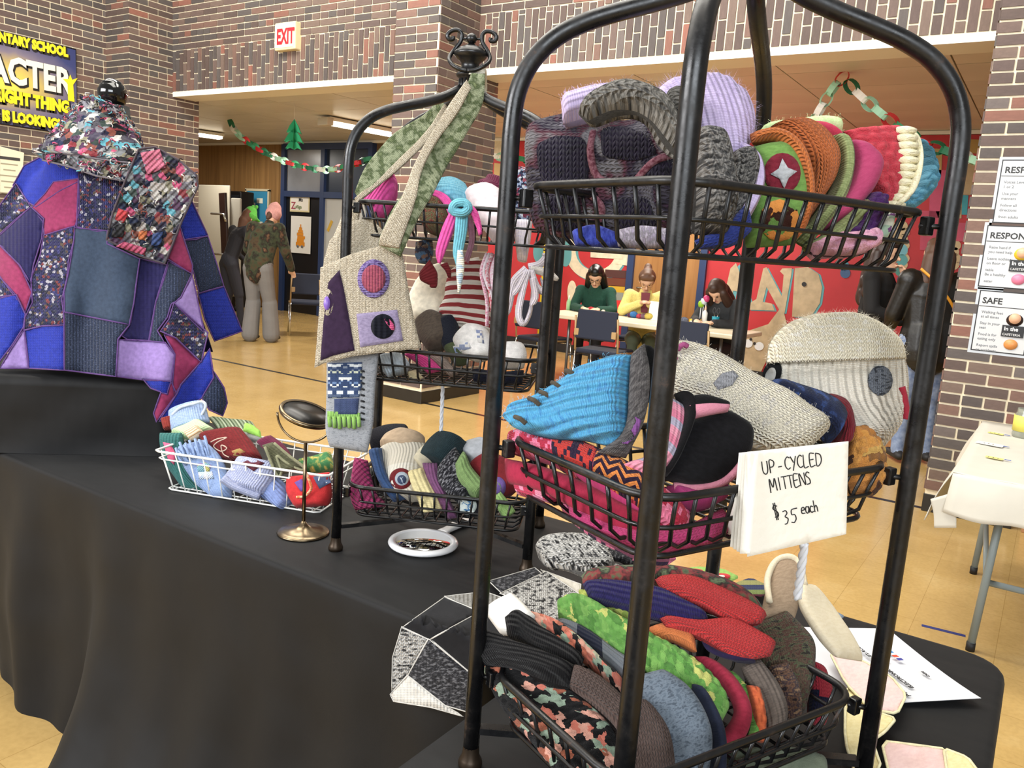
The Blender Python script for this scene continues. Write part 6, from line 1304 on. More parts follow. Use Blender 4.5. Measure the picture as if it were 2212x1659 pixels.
pa_ = pp(hb, 'round_patch', disc_px(866, 1034, 25, 23), 1.765, wool(['#6c141c'], 'plain', 'felt')); pb_ = pp(pa_, 'round_inset', disc_px(868, 1034, 15, 15), 1.761, wool(['#9aa4b0'], 'plain', 'felt')); pp(pa_, 'round_center', disc_px(868, 1036, 10, 10), 1.757, wool(['#33405c'], 'plain', 'felt'))
mitt('knit_hat', 'navy blue ribbed hat brim beside the pink waffle knit', 'hat', [(797, 975, 1.82), (806, 1010, 1.8), (825, 1050, 1.79), (850, 1085, 1.78)], [(825, 968, 1.82), (832, 1010, 1.8), (850, 1045, 1.79), (880, 1078, 1.78)], .03, wool(['#34507c'], 'plain', 'rib', .008), GB)
mitt('knit_hat', 'raspberry pink waffle knit hat at left of bottom basket', 'hat', [(766, 988, 1.8), (760, 1030, 1.79), (758, 1070, 1.78), (768, 1102, 1.78)], [(795, 995, 1.8), (802, 1030, 1.79), (815, 1070, 1.78), (842, 1092, 1.78)], .028, wool(['#b02468'], 'plain', 'woven', .012, bump=1), GB)
mitt('knit_hat', 'pale yellow ribbed hat cuff in the bottom basket', 'hat', [(880, 1018, 1.78), (890, 1050, 1.77), (905, 1085, 1.76), (912, 1108, 1.76)], [(915, 1010, 1.78), (930, 1045, 1.77), (948, 1080, 1.76), (960, 1102, 1.76)], .026, wool(['#d9c98c'], 'plain', 'rib', .01), GB, rib=(.01, .0018))
mitt('knit_hat', 'cream hat crown above the yellow cuff', 'hat', [(882, 1005, 1.82), (900, 985, 1.83), (925, 970, 1.84)], [(918, 1015, 1.79), (930, 1005, 1.8), (950, 985, 1.81)], .03, wool(['#cfc4a6'], 'plain', 'felt', bump=.2), GB)
mh = mitt('knit_hat', 'dark teal crowned hat with mauve ribbed side', 'hat', [(912, 1000, 1.83), (925, 970, 1.84), (955, 945, 1.85)], [(965, 1010, 1.79), (990, 985, 1.8), (1008, 955, 1.82)], .045, wool(['#24383e'], 'plain', 'stock', .005), GB)
slab('mauve_side', [(912, 1000, 1.785), (922, 1040, 1.775), (945, 1080, 1.765), (968, 1122, 1.76)], [(945, 1000, 1.785), (952, 1040, 1.775), (972, 1080, 1.765), (990, 1118, 1.76)], .02, wool(['#7c4a74'], 'plain', 'rib', .007), mh)
mitt('knit_hat', 'black and white tweed hat in the bottom basket', 'hat', [(945, 1015, 1.78), (950, 1045, 1.77), (970, 1070, 1.76), (1000, 1080, 1.75)], [(985, 965, 1.8), (1000, 1000, 1.78), (1000, 1045, 1.77), (1020, 1075, 1.76)], .035, wool(['#14141a', '#2a2a30', '#8a8a90'], 'heather', 'stock', .006, 240), GB)
gh = mitt('knit_hat', 'moss green cable hat behind the near iron post', 'hat', [(978, 1005, 1.76), (985, 1035, 1.75), (1010, 1065, 1.745), (1030, 1075, 1.74)], [(1000, 975, 1.78), (1015, 1010, 1.77), (1040, 1040, 1.76), (1050, 1060, 1.75)], .03, wool(['#7a9a58'], 'plain', 'rib', .009), GB)
mitt('knit_hat', 'pale grey wool hat crown behind the near post', 'hat', [(998, 985, 1.84), (1005, 962, 1.85), (1040, 955, 1.86)], [(1030, 1012, 1.8), (1055, 1005, 1.81), (1072, 980, 1.83)], .035, wool(['#b4b8be'], 'plain', 'felt', bump=.2), GB)
rh = mitt('knit_hat', 'dark red hat with purple ring patch right of the near post', 'hat', [(1010, 1008, 1.79), (1040, 1040, 1.77), (1080, 1075, 1.75)], [(1055, 985, 1.82), (1100, 1005, 1.8), (1115, 1062, 1.76)], .035, wool(['#7c1820'], 'plain', 'felt'), GB)
pp(rh, 'ring_patch', disc_px(1075, 1052, 18, 22), 1.725, wool(['#6a5096'], 'plain', 'felt')); pp(rh, 'ring_center', disc_px(1072, 1056, 11, 15), 1.721, wool(['#7a8a70'], 'plain', 'felt'))
mitt('knit_hat', 'leaf green ribbed cuff at the right end of bottom basket', 'hat', [(1062, 1075, 1.74), (1075, 1100, 1.735), (1090, 1125, 1.735)], [(1082, 1062, 1.74), (1100, 1085, 1.735), (1114, 1105, 1.735)], .016, wool(['#88b05c'], 'plain', 'rib', .006), GB)
fo_ = mitt('knit_hat', 'small black hat with blue flower patch by the rim', 'hat', [(985, 1080, 1.76), (995, 1100, 1.755), (1010, 1118, 1.75)], [(1030, 1072, 1.76), (1040, 1095, 1.755), (1040, 1115, 1.75)], .016, wool(['#1a1a20'], 'plain', 'felt'), GB)
pp(fo_, 'flower_patch', disc_px(1010, 1092, 20, 20), 1.735, wool(['#c9d4d0'], 'plain', 'felt')); pp(fo_, 'flower_center', disc_px(1010, 1092, 12, 12), 1.731, wool(['#3a7ab0'], 'plain', 'felt'))
DS[0] = 0
# ================================================================== NEAR RACK GOODS
G1 = 'hats in the top basket of the near rack'; G2 = 'mittens in the middle basket of the near rack'; G3 = 'mittens in the bottom basket of the near rack'
def fuzz(o, n, ln, col, seed=1, r=.00016):
    """halo of loose wool fibres standing off a knitted body"""
    rnd = random.Random(seed); pts = surf_pts(o); mb = MB(); vs = []; fs = []
    for _ in range(n):
        p, nv = rnd.choice(pts); d = (nv+Vector((rnd.uniform(-1, 1), rnd.uniform(-1, 1), rnd.uniform(-1, 1)))*.9).normalized(); s = d.orthogonal().normalized()*r; q = p+d*ln*rnd.uniform(.3, 1)+Vector((rnd.uniform(-1, 1), rnd.uniform(-1, 1), rnd.uniform(-1, 1)))*ln*.3
        off = Vector((rnd.uniform(-1, 1), rnd.uniform(-1, 1), rnd.uniform(-1, 1)))*.004; b = len(vs); vs += [p+off-s-nv*.002, p+off+s-nv*.002, q]; fs.append((b, b+1, b+2))
    mb.add(vs, fs, False); f = mb.build('wool_fibres', plain(col, .9, name='fibre'), o); tag(f, kind='stuff'); return f
MOH = wool(['#1a1624', '#2a2236', '#241c2e', '#5c5860', '#2a2234', '#5a2a38', '#6c686c', '#7c787c', '#2a2232'], 'blotch', 'stock', .009, 13, bump=.9)
GRYK = wool(['#3f3d3a', '#6c6860', '#8c8880', '#55524c'], 'heather', 'stock', .011, 150, bump=1); LAVK = wool(['#c8b6dc', '#bba8d2'], 'heather', 'rib', .007, 200, bump=.7)
o = mitt('mohair_scarf', 'dark purple and grey mohair scarf folded at the left of top basket', 'scarf', [(1150, 282, 1.22), (1200, 258, 1.16), (1270, 244, 1.1), (1350, 262, 1.03), (1430, 258, .95), (1492, 300, .86)], [(1160, 500, 1.22), (1210, 514, 1.16), (1290, 520, 1.1), (1370, 516, 1.02), (1440, 510, .95), (1500, 490, .86)], .05, MOH, G1, n=44, m=40, lump=.012, lf=16); fuzz(o, 2200, .012, '#5a5460')
for pl_ in ([(1156, 312), (1200, 292), (1262, 296), (1276, 350), (1266, 398), (1170, 402)], [(1296, 276), (1350, 272), (1400, 292), (1422, 332), (1372, 348), (1300, 340)], [(1384, 356), (1440, 340), (1482, 344), (1486, 392), (1390, 398)], [(1180, 425), (1250, 422), (1262, 500), (1190, 500)], [(1330, 430), (1400, 425), (1420, 495), (1340, 505)]): pp(o, 'purple_block', chaikin(pl_, 2), 1.0, wool(['#1c1628', '#241c32', '#161120'], 'heather', 'stock', .009, 120, bump=1), .003)
for st_ in ([(1282, 285), (1276, 330), (1290, 380), (1330, 402)], [(1370, 395), (1410, 352), (1450, 336), (1485, 330)], [(1276, 420), (1300, 450), (1290, 500)]):
    hg = hug(o, .001, lambda x, y: 1.0); m_ = MB(); m_.tube(crom([W(x, y, hg(x, y)) for x, y in st_], 20), .005, 6); m_.build('red_streak', wool(['#5a2230', '#8a5a64'], 'heather', 'felt', uv=False), o)
o = mitt('grey_scarf', 'thick grey tweed scarf rolled over the purple mohair', 'scarf', [(1250, 246, .92), (1300, 212, .92), (1360, 196, .91), (1420, 208, .89), (1450, 250, .87), (1490, 310, .85)], [(1270, 262, .9), (1320, 240, .89), (1372, 240, .87), (1410, 262, .85), (1440, 300, .84), (1478, 350, .83)], .024, GRYK, G1, n=36, lump=.005); fuzz(o, 700, .01, '#8a8680', 2)
mitt('grey_scarf', 'charcoal tweed roll tucked behind the front post', 'scarf', [(1436, 212, .93), (1462, 200, .93), (1490, 215, .92)], [(1440, 275, .91), (1470, 290, .9), (1500, 300, .9)], .03, wool(['#34332f', '#55524c', '#6c6860'], 'heather', 'stock', .01, 160, bump=1), G1)
o = mitt('lilac_hat', 'lilac knit hat edge with pink tip at the back left', 'hat', [(1212, 222, 1.05), (1270, 208, 1.05), (1345, 202, 1.04)], [(1216, 268, 1.02), (1280, 252, 1.01), (1350, 240, 1.0)], .03, LAVK, G1); fuzz(o, 500, .01, '#cdbbe4', 3)
o = mitt('lilac_hat', 'large lilac ribbed wool hat domed behind the front post', 'hat', [(1420, 196, 1.0), (1398, 240, .99), (1440, 310, .97), (1510, 385, .95)], [(1560, 190, 1.0), (1618, 236, .99), (1622, 300, .97), (1578, 388, .95)], .06, LAVK, G1, n=34, m=36, e=.9, rib=(.016, .002)); fuzz(o, 1500, .011, '#d0c0e8', 4)
BWK = wool(['#2b2a2a', '#4c4a48', '#8a8680', '#3c3a3a'], 'heather', 'stock', .009, 190, bump=1)
mitt('tweed_hat', 'black and grey tweed hat right behind the front post', 'hat', [(1496, 285, .87), (1500, 345, .86), (1504, 420, .85), (1500, 505, .85)], [(1556, 292, .87), (1578, 360, .86), (1582, 430, .86), (1562, 512, .86)], .04, BWK, G1)
o = mitt('tweed_hat', 'grey tweed hat with lilac edging beside the granny square', 'hat', [(1578, 332, .94), (1566, 390, .93), (1556, 450, .91), (1530, 505, .9)], [(1620, 326, .94), (1636, 372, .93), (1626, 430, .91), (1590, 508, .9)], .035, BWK, G1)
m_ = MB(); m_.tube(crom([W(x, y, d) for x, y, d in ((1600, 318, .93), (1630, 338, .91), (1640, 380, .9), (1630, 425, .885), (1596, 482, .875), (1548, 526, .87))], 30), .0065, 8); m_.build('lilac_edging', LAVK, o)
mitt('blue_scarf', 'royal blue fluffy yarn layer at the basket bottom', 'scarf', [(1236, 500, .93), (1285, 488, .91), (1340, 508, .89)], [(1242, 530, .92), (1290, 535, .9), (1345, 534, .88)], .013, wool(['#24308c', '#3a4aa8'], 'heather', 'chunky', .006), G1)
mitt('lilac_scarf', 'pale lilac and grey wool layer at the basket bottom', 'scarf', [(1330, 500, .91), (1390, 490, .89), (1470, 500, .86)], [(1335, 532, .9), (1395, 535, .88), (1470, 535, .85)], .014, wool(['#a89ab4', '#8a848c', '#c0b4c8'], 'heather', 'chunky', .006), G1)
mitt('blue_scarf', 'blue and cream wool layer under the tweed hats', 'scarf', [(1500, 520, .85), (1560, 490, .86), (1612, 440, .88)], [(1510, 538, .85), (1580, 532, .86), (1622, 500, .88)], .012, wool(['#2c3c8c', '#b9ac8c', '#2c3c8c'], 'vbands', 'stock', .006, period=.05), G1)
GRN = wool(['#5f8a35', '#6d9a3e'], 'heather', 'felt', bump=.4)
o = mitt('granny_hat', 'green felted hat with burgundy granny square and grey star', 'hat', [(1624, 318, .945), (1622, 385, .94), (1618, 455, .93), (1612, 535, .92)], [(1690, 308, .945), (1738, 372, .94), (1752, 440, .93), (1716, 528, .92)], .03, GRN, G1)
dg_ = lambda x, y: .9
g2 = pp(o, 'burgundy_square', disc_px(1690, 374, 40, 44, 20), lambda x, y: dg_(x, y)+.004, wool(['#6e1226', '#7c182c'], 'heather', 'chunky', .007), .006)
pp(g2, 'grey_star', [(1690, 342), (1702, 362), (1722, 370), (1704, 384), (1694, 408), (1684, 386), (1664, 376), (1682, 364)], dg_, wool(['#a9abae'], 'plain', 'chunky', .005), .004)
pp(o, 'wool_flower', disc_px(1684, 476, 44, 46, 12), lambda x, y: dg_(x, y)+.003, wool(['#e08a1e', '#4a2418', '#5f8a35', '#d8901e', '#3a1c14'], 'cells', 'chunky', .01, 55), .005); pp(o, 'red_center', disc_px(1694, 478, 20, 24, 12), lambda x, y: dg_(x, y)-.001, wool(['#d0201c'], 'plain', 'chunky', .008), .004)
ORG = wool(['#d8741c', '#cc6818'], 'heather', 'stock', .006, bump=.9)
mitt('orange_hat', 'orange knit hat brim curling around the granny square', 'hat', [(1620, 290, .935), (1680, 286, .93), (1728, 322, .925), (1748, 395, .92), (1742, 460, .915), (1718, 520, .91)], [(1624, 308, .93), (1676, 306, .925), (1712, 338, .92), (1730, 400, .915), (1726, 455, .91), (1705, 512, .905)], .018, ORG, G1, n=34)
o = mitt('orange_hat', 'deep orange knit hat second in the row of hats', 'hat', [(1650, 284, .985), (1700, 296, .975), (1742, 345, .965), (1748, 410, .955), (1730, 500, .945)], [(1715, 276, .985), (1775, 292, .975), (1806, 335, .965), (1800, 385, .955), (1764, 450, .945)], .028, wool(['#c7651a', '#b85c18'], 'heather', 'stock', .006, bump=.9), G1)
mitt('red_hat', 'thin cherry red hat layer between orange and lime', 'hat', [(1700, 276, 1.02), (1760, 274, 1.02), (1812, 295, 1.01)], [(1740, 292, 1.0), (1790, 298, 1.0), (1822, 320, 1.0)], .016, wool(['#c2284a'], 'plain', 'felt'), G1)
o = mitt('lime_hat', 'pale lime fuzzy hat at the top of the row', 'hat', [(1640, 284, 1.06), (1700, 270, 1.05), (1770, 260, 1.05), (1816, 268, 1.05)], [(1650, 298, 1.03), (1720, 288, 1.03), (1780, 284, 1.03), (1818, 290, 1.03)], .016, wool(['#b4d48a', '#c4dc9a'], 'heather', 'felt'), G1); fuzz(o, 400, .009, '#d4e8b4', 5)
OLK = wool(['#8f9a5e', '#79854c'], 'heather', 'rib', .006, bump=.9)
mitt('olive_hat', 'olive green ribbed hat between the orange and pink hats', 'hat', [(1792, 296, .99), (1806, 345, .975), (1800, 395, .965), (1768, 450, .95), (1716, 520, .935)], [(1816, 300, .99), (1832, 350, .975), (1824, 405, .965), (1798, 465, .95), (1740, 535, .935)], .028, OLK, G1)
mitt('pink_hat', 'raspberry pink felted hat in the row of hats', 'hat', [(1812, 312, .995), (1832, 360, .98), (1822, 412, .965), (1796, 450, .955), (1758, 505, .945)], [(1850, 318, .995), (1894, 352, .98), (1898, 382, .965), (1868, 432, .955), (1800, 495, .945)], .03, wool(['#a42c5a', '#ae3462'], 'heather', 'felt', bump=.5), G1)
mitt('olive_hat', 'sage green ribbed hat lying under the pink hat', 'hat', [(1866, 430, .955), (1820, 470, .945), (1772, 510, .94), (1735, 532, .935)], [(1880, 445, .955), (1838, 500, .945), (1790, 530, .94), (1750, 545, .935)], .02, OLK, G1)
CHR = wool(['#c8283c', '#d23446'], 'heather', 'chunky', .012, bump=1.2)
mitt('crochet_hat', 'red chunky crochet hat panel with cream border beside it', 'hat', [(1822, 284, 1.02), (1850, 330, 1.01), (1872, 395, .99), (1892, 445, .98)], [(1945, 275, 1.02), (1952, 330, 1.01), (1936, 400, .99), (1918, 448, .98)], .022, CHR, G1, knob=(.013, .006))
CRE = wool(['#f0e8c4', '#e8deb0'], 'heather', 'chunky', .009, bump=1.1); cr = empty('crochet_border', W(1950, 360, 1.0), label='cream crochet shell border edging the red hat', cat='hat border', group=G1)
for i in range(11):
    f_ = i/10; x = 1952-4*math.cos(f_*3)+8*math.sin(f_*3.1)-32*f_*f_; y = 282+160*f_; s_ = slab('crochet_stitch', [(x-10, y-6, .985), (x+6, y-8, .98), (x+24, y-2, .985)], [(x-10, y+8, .985), (x+6, y+10, .98), (x+24, y+10, .985)], .009, CRE, cr, n=8, m=10, lump=0)
slab('border_edge', [(1962, 284, .995), (1976, 345, .985), (1960, 405, .98), (1928, 446, .975)], [(1974, 292, .995), (1988, 350, .985), (1972, 412, .98), (1940, 450, .975)], .012, CRE, cr)
BLC = wool(['#5aa4c0', '#4c96b6'], 'heather', 'chunky', .009, bump=1)
mitt('crochet_hat', 'sky blue crochet hat peeking out at the far right', 'hat', [(1972, 300, 1.04), (1984, 360, 1.03), (1968, 410, 1.01), (1930, 452, 1.0)], [(1990, 330, 1.04), (2000, 400, 1.03), (1996, 430, 1.01), (1965, 458, 1.0)], .022, BLC, G1, knob=(.01, .005))
mitt('crochet_hat', 'deep purple crochet hat under the red panel', 'hat', [(1872, 420, .965), (1850, 460, .955), (1820, 500, .945), (1788, 525, .94)], [(1906, 432, .965), (1900, 470, .955), (1880, 522, .945), (1845, 545, .94)], .026, wool(['#4a2060', '#3c1850'], 'heather', 'chunky', .01, bump=1.1), G1, knob=(.01, .005))
mitt('crochet_hat', 'white and mint speckled crochet hat below the purple one', 'hat', [(1902, 442, .975), (1892, 490, .965), (1878, 525, .955)], [(1928, 448, .975), (1922, 492, .965), (1905, 528, .955)], .018, wool(['#d8dcc8', '#a8c4a8', '#7a4a80'], 'cells', 'chunky', .007, 140), G1)
mitt('crochet_hat', 'pale pink chunky crochet hat showing through basket bottom', 'hat', [(1742, 540, .93), (1790, 512, .93), (1850, 505, .94), (1890, 496, .95)], [(1755, 550, .92), (1815, 553, .92), (1865, 548, .93), (1898, 530, .94)], .02, wool(['#d894b0', '#e0a4bc'], 'heather', 'chunky', .009, bump=1.1), G1, knob=(.011, .005))
# ---------------- middle basket
DS[0] = .055
PKR = wool(['#e0648a', '#e87a9c'], 'heather', 'stock', .006, dots=('#b8183c', .0042, .5))
L1 = [(1104, 934, 1.0), (1180, 944, .965), (1260, 972, .925), (1350, 1008, .885), (1420, 1058, .865), (1492, 1122, .86)]; R1 = [(1098, 978, .985), (1170, 990, .945), (1240, 1020, .9), (1330, 1070, .86), (1400, 1115, .845), (1468, 1172, .85)]
o = mitt('fair_isle_mitten', 'pink and crimson fair isle mitten rolled along the basket rim', 'mitten', L1, R1, .026, PKR, G2, n=40)
sub = lambda P, a, b, k=4: [tuple(crom(P, 60)[int(60*(a+(b-a)*i/(k-1)))]) for i in range(k)]
slab('navy_red_band', sub(L1, .3, .5), sub(R1, .3, .5), .0275, wool(['#2a1a34'], 'plain', 'stock', .006, dots=('#c4281c', .0048, .35)), o, round0=False, round1=False)
slab('navy_orange_band', sub(L1, .5, .74), sub(R1, .5, .74), .0275, wool(['#2a1830'], 'plain', 'stock', .006, dots=('#dc7c1c', .004, .785)), o, round0=False, round1=False)
HP_ = wool(['#c42a70', '#cc3478'], 'heather', 'felt', bump=.4)
mitt('pink_mitten', 'hot pink felted mitten just under the fair isle roll', 'mitten', [(1222, 990, .925), (1310, 1032, .885), (1400, 1080, .865), (1490, 1105, .87)], [(1226, 1014, .91), (1310, 1066, .87), (1390, 1116, .85), (1480, 1140, .86)], .016, HP_, G2)
mitt('crimson_mitten', 'crimson felted mitten pressed against the left wires', 'mitten', [(1092, 990, .995), (1180, 1010, .945), (1270, 1045, .895), (1360, 1095, .855), (1450, 1135, .86)], [(1098, 1045, .98), (1180, 1066, .935), (1270, 1115, .885), (1350, 1155, .85), (1430, 1178, .855)], .02, wool(['#a8123c', '#9c1038'], 'heather', 'felt', bump=.4), G2)
mitt('fair_isle_mitten', 'pale pink patterned mitten cuff at the left basket corner', 'mitten', [(1112, 1038, .985), (1160, 1045, .96), (1210, 1062, .93)], [(1118, 1068, .97), (1160, 1078, .95), (1200, 1092, .93)], .014, wool(['#e486a4'], 'plain', 'stock', .006, dots=('#c02850', .007, .4)), G2)
mitt('pink_mitten', 'large pink mitten lying along the basket bottom', 'mitten', [(1228, 1090, .91), (1310, 1120, .87), (1400, 1150, .84), (1490, 1130, .86), (1560, 1098, .9)], [(1236, 1130, .895), (1330, 1175, .85), (1420, 1198, .83), (1510, 1185, .85), (1565, 1155, .89)], .02, wool(['#c03070', '#b42864'], 'heather', 'stock', .006), G2)
mitt('fair_isle_mitten', 'navy and pink patterned cuff beneath the pink mitten', 'mitten', [(1210, 1092, .93), (1280, 1135, .89), (1360, 1180, .85), (1450, 1196, .85)], [(1216, 1106, .92), (1290, 1156, .875), (1370, 1200, .84), (1460, 1208, .84)], .014, wool(['#2c1c38'], 'plain', 'stock', .006, dots=('#d0648c', .007, .3)), G2)
mitt('magenta_mitten', 'magenta mitten edge under the black mitten', 'mitten', [(1440, 1050, .88), (1500, 1060, .89), (1560, 1045, .91)], [(1450, 1095, .87), (1520, 1100, .88), (1565, 1080, .9)], .02, wool(['#a42c6c'], 'plain', 'felt'), G2)
BLR = wool(['#3fa4d8', '#4cb0e0', '#3a94d0'], 'heather', 'rib', .011, 160, bump=1)
bm_ = mitt('blue_mitten', 'bright blue ribbed wool mitten with brown stitches and grey cuff', 'mitten', [(1113, 908, .95), (1132, 870, .945), (1190, 848, .93), (1245, 802, .915), (1320, 772, .9), (1364, 766, .885)], [(1116, 926, .94), (1150, 938, .925), (1205, 948, .905), (1262, 952, .89), (1322, 964, .87), (1354, 948, .865)], .032, BLR, G2, n=40, m=48, e=.85, rib=(.014, .0028)); fuzz(bm_, 1200, .009, '#7cc8ec', 6)
for (x, y) in ((1122, 906), (1152, 866), (1176, 852), (1202, 832), (1232, 806)):
    m_ = MB(); m_.tube(crom([W(x-10, y-6, .905), W(x+2, y-1, .895), W(x+14, y+9, .895)], 8), .0028, 6); m_.build('brown_stitch', wool(['#4a4236'], 'plain', 'felt', uv=False), bm_)
slab('grey_cuff', [(1364, 766, .885), (1358, 850, .868), (1346, 930, .86), (1290, 978, .865)], [(1393, 742, .885), (1404, 805, .87), (1394, 900, .86), (1352, 990, .86)], .014, wool(['#3f3c3c', '#545050', '#6a6664'], 'heather', 'stock', .005, 240), bm_)
slab('black_lining', [(1392, 744, .892), (1398, 800, .882), (1390, 870, .875)], [(1408, 756, .895), (1413, 810, .885), (1402, 870, .878)], .01, wool(['#0c0c0e'], 'plain', 'felt'), bm_)
pp(bm_, 'purple_patch', [(1336, 956), (1352, 926), (1372, 900), (1386, 908), (1378, 934), (1356, 960)], .842, wool(['#7c4488'], 'plain', 'rib', .004))
PKG = wool(['#d87490', '#a8a0b4', '#e08aa0'], 'bands', 'rib', .006, period=.03)
km = mitt('pink_mitten', 'pink and grey striped mitten with black lining beside the post', 'mitten', [(1432, 856, .9), (1424, 920, .885), (1400, 980, .87), (1335, 1012, .86)], [(1476, 880, .9), (1462, 955, .885), (1436, 1010, .87), (1392, 1040, .855)], .022, PKG, G2)
slab('black_band', [(1456, 852, .885), (1478, 870, .88), (1474, 915, .875), (1450, 980, .87), (1425, 1025, .865)], [(1476, 848, .885), (1498, 880, .88), (1490, 925, .875), (1466, 985, .87), (1440, 1030, .865)], .018, wool(['#0d0c0e'], 'plain', 'felt'), km)
bk_ = mitt('black_mitten', 'large black felted mitten with pink edge, thumb folded over', 'mitten', [(1432, 1035, .88), (1442, 965, .885), (1490, 912, .895), (1555, 884, .91)], [(1475, 1050, .88), (1560, 1040, .885), (1614, 985, .895), (1622, 925, .91)], .024, wool(['#0b0a0c', '#121114'], 'heather', 'felt', bump=.4), G2)
m_ = MB(); m_.tube(crom([W(x, y, .872) for x, y in ((1455, 1052), (1510, 1052), (1560, 1040), (1596, 1012), (1616, 985))], 24), .0055, 7); m_.build('pink_edge', wool(['#cc7c90'], 'plain', 'felt', uv=False), bk_)
slab('thumb', [(1482, 862, .88), (1520, 852, .875), (1574, 872, .88)], [(1490, 905, .87), (1530, 898, .87), (1572, 890, .875)], .012, wool([(0, '#cc7c90'), (.62, '#0d0c0e')], 'vbands', 'felt', period=.2), bk_)
CRM = wool(['#f6ecd2', '#efe4c6', '#e0d8c8'], 'heather', 'stock', .0065, 160, bump=1)
cm_ = mitt('cream_mitten', 'long cream knitted mitten with grey patch slanting across basket', 'mitten', [(1452, 745, 1.0), (1502, 750, .99), (1580, 786, .98), (1680, 838, .96), (1760, 888, .95), (1790, 928, .945)], [(1436, 800, .985), (1452, 856, .97), (1520, 888, .955), (1580, 935, .94), (1645, 972, .93), (1745, 972, .93)], .032, CRM, G2, n=44, m=36, lump=.004); fuzz(cm_, 900, .007, '#ece6d6', 7)
pp(cm_, 'grey_patch', [(1540, 828), (1560, 806), (1584, 800), (1596, 812), (1582, 832), (1552, 842)], lambda x, y: .938-.00003*(x-1540), wool(['#7d7d80', '#96969a'], 'heather', 'stock', .006), .004)
for (x, y) in ((1460, 752), (1476, 746), (1452, 774)):
    m_ = MB(); m_.tube(crom([W(x-8, y+4, .952), W(x, y-2, .95), W(x+9, y+2, .952)], 6), .0035, 6); m_.build('magenta_stitch', wool(['#a8487c'], 'plain', 'felt', uv=False), cm_)
mitt('navy_mitten', 'navy fair isle mitten tip behind the cream mitten', 'mitten', [(1655, 828, 1.01), (1720, 842, 1.005), (1790, 868, 1.0), (1818, 905, .99)], [(1690, 860, .99), (1740, 888, .985), (1785, 925, .975), (1790, 962, .97)], .022, wool(['#161c30', '#1a2038', '#1c2440', '#222c4c', '#34508c', '#1a2038'], 'blotch', 'stock', .005, 60), G2)
mitt('crimson_mitten', 'burgundy ribbed mitten tip beside the navy one', 'mitten', [(1770, 858, 1.02), (1812, 868, 1.015), (1834, 910, 1.0), (1830, 955, .99)], [(1800, 895, 1.0), (1812, 925, .99), (1806, 955, .985), (1790, 985, .98)], .02, wool(['#6c1420', '#7c1824'], 'heather', 'rib', .005), G2)
ch = empty('cream_ribbed_hat', W(1800, 820, 1.06), label='big cream ribbed hat with dark round patch standing in middle basket', cat='hat', group=G2)
RIBC = wool(['#eee6d4', '#e6dcc8'], 'heather', 'rib', .0105, bump=1)
hb_ = slab('rib_band', [(1662, 778, 1.06), (1652, 820, 1.06), (1672, 880, 1.05), (1742, 925, 1.04), (1842, 958, 1.03)], [(1946, 752, 1.06), (1956, 810, 1.06), (1954, 880, 1.05), (1936, 930, 1.04), (1898, 978, 1.03)], .045, RIBC, ch, n=34, m=60, e=.9, rib=(.013, .0022), round0=False)
cw_ = slab('hat_crown', [(1758, 678, 1.05), (1716, 692, 1.05), (1684, 714, 1.05), (1662, 745, 1.05), (1656, 785, 1.05)], [(1826, 676, 1.05), (1872, 688, 1.05), (1912, 708, 1.05), (1944, 738, 1.05), (1953, 775, 1.05)], .05, wool(['#f8efd4', '#f0e5c4', '#fbf5e4'], 'heather', 'stock', .0065, 130, bump=1), ch, n=24, m=44, e=.95, round1=False); fuzz(cw_, 1200, .008, '#f0e8d4', 8)
pp(hb_, 'round_patch', disc_px(1902, 822, 27, 33, 14), lambda x, y: 1.005+.0002*max(0, x-1880), wool(['#3c424c', '#6a707a', '#2c3038'], 'heather', 'stock', .005, 260), .005)
rg = pp(hb_, 'black_ring', disc_px(1668, 806, 20, 28, 24, .35), lambda x, y: 1.02, wool(['#101012'], 'plain', 'felt'), .006); pp(rg, 'ring_center', disc_px(1664, 812, 11, 19, 20, .35), lambda x, y: 1.012, wool(['#b4b0a8'], 'plain', 'felt'), .004)
m_ = MB(); m_.tube(crom([W(x, y, 1.03) for x, y in ((1946, 836), (1952, 862), (1956, 892), (1954, 905))], 12), .006, 6); m_.build('red_trim', wool(['#a41c34'], 'plain', 'felt', uv=False), hb_)
mitt('crochet_mitten', 'mustard and brown granny crochet mitten behind the price sign', 'mitten', [(1828, 932, 1.0), (1828, 985, .985), (1830, 1035, .975), (1842, 1078, .97)], [(1862, 926, 1.0), (1902, 970, .985), (1906, 1022, .975), (1884, 1072, .97)], .026, wool(['#c8801c', '#d08c24', '#8a5a20', '#b0701c', '#4c2c18', '#c89a3c'], 'cells', 'chunky', .011, 60, bump=1.2), G2, knob=(.0105, .005))
DS[0] = 0
# ---------------- price sign
sg_ = empty('price_sign', W(1722, 1080, .82), label='handwritten white tent card sign reading up-cycled mittens 35 dollars', cat='sign')
def dsign(x, y): return .825+.00016*(x-1613)+.00008*(y-975)
CARD = plain('#ece8dc', .75, bump=.25, bscale=90, name='card_stock')
face_ = pp(sg_, 'card_front', [(1614, 976), (1833, 953), (1828, 1154), (1614, 1203)], dsign, CARD, .002)
for i in range(4): pp(sg_, 'card_leaf', [(1611-i*5, 978), (1640, 974), (1622, 1196), (1592-i*7+6, 1196-i*5)], (lambda i: lambda x, y: .832+.006*i+.0002*(1614-x))(i), CARD, .001, cuts=2)
pp(sg_, 'card_back', [(1606, 982), (1630, 976), (1618, 1170), (1560, 1168)], lambda x, y: .87+.0006*(1614-x)+.00015*(y-975), CARD, .001, cuts=2)
INK = plain('#1b1a1c', .6, name='ink')
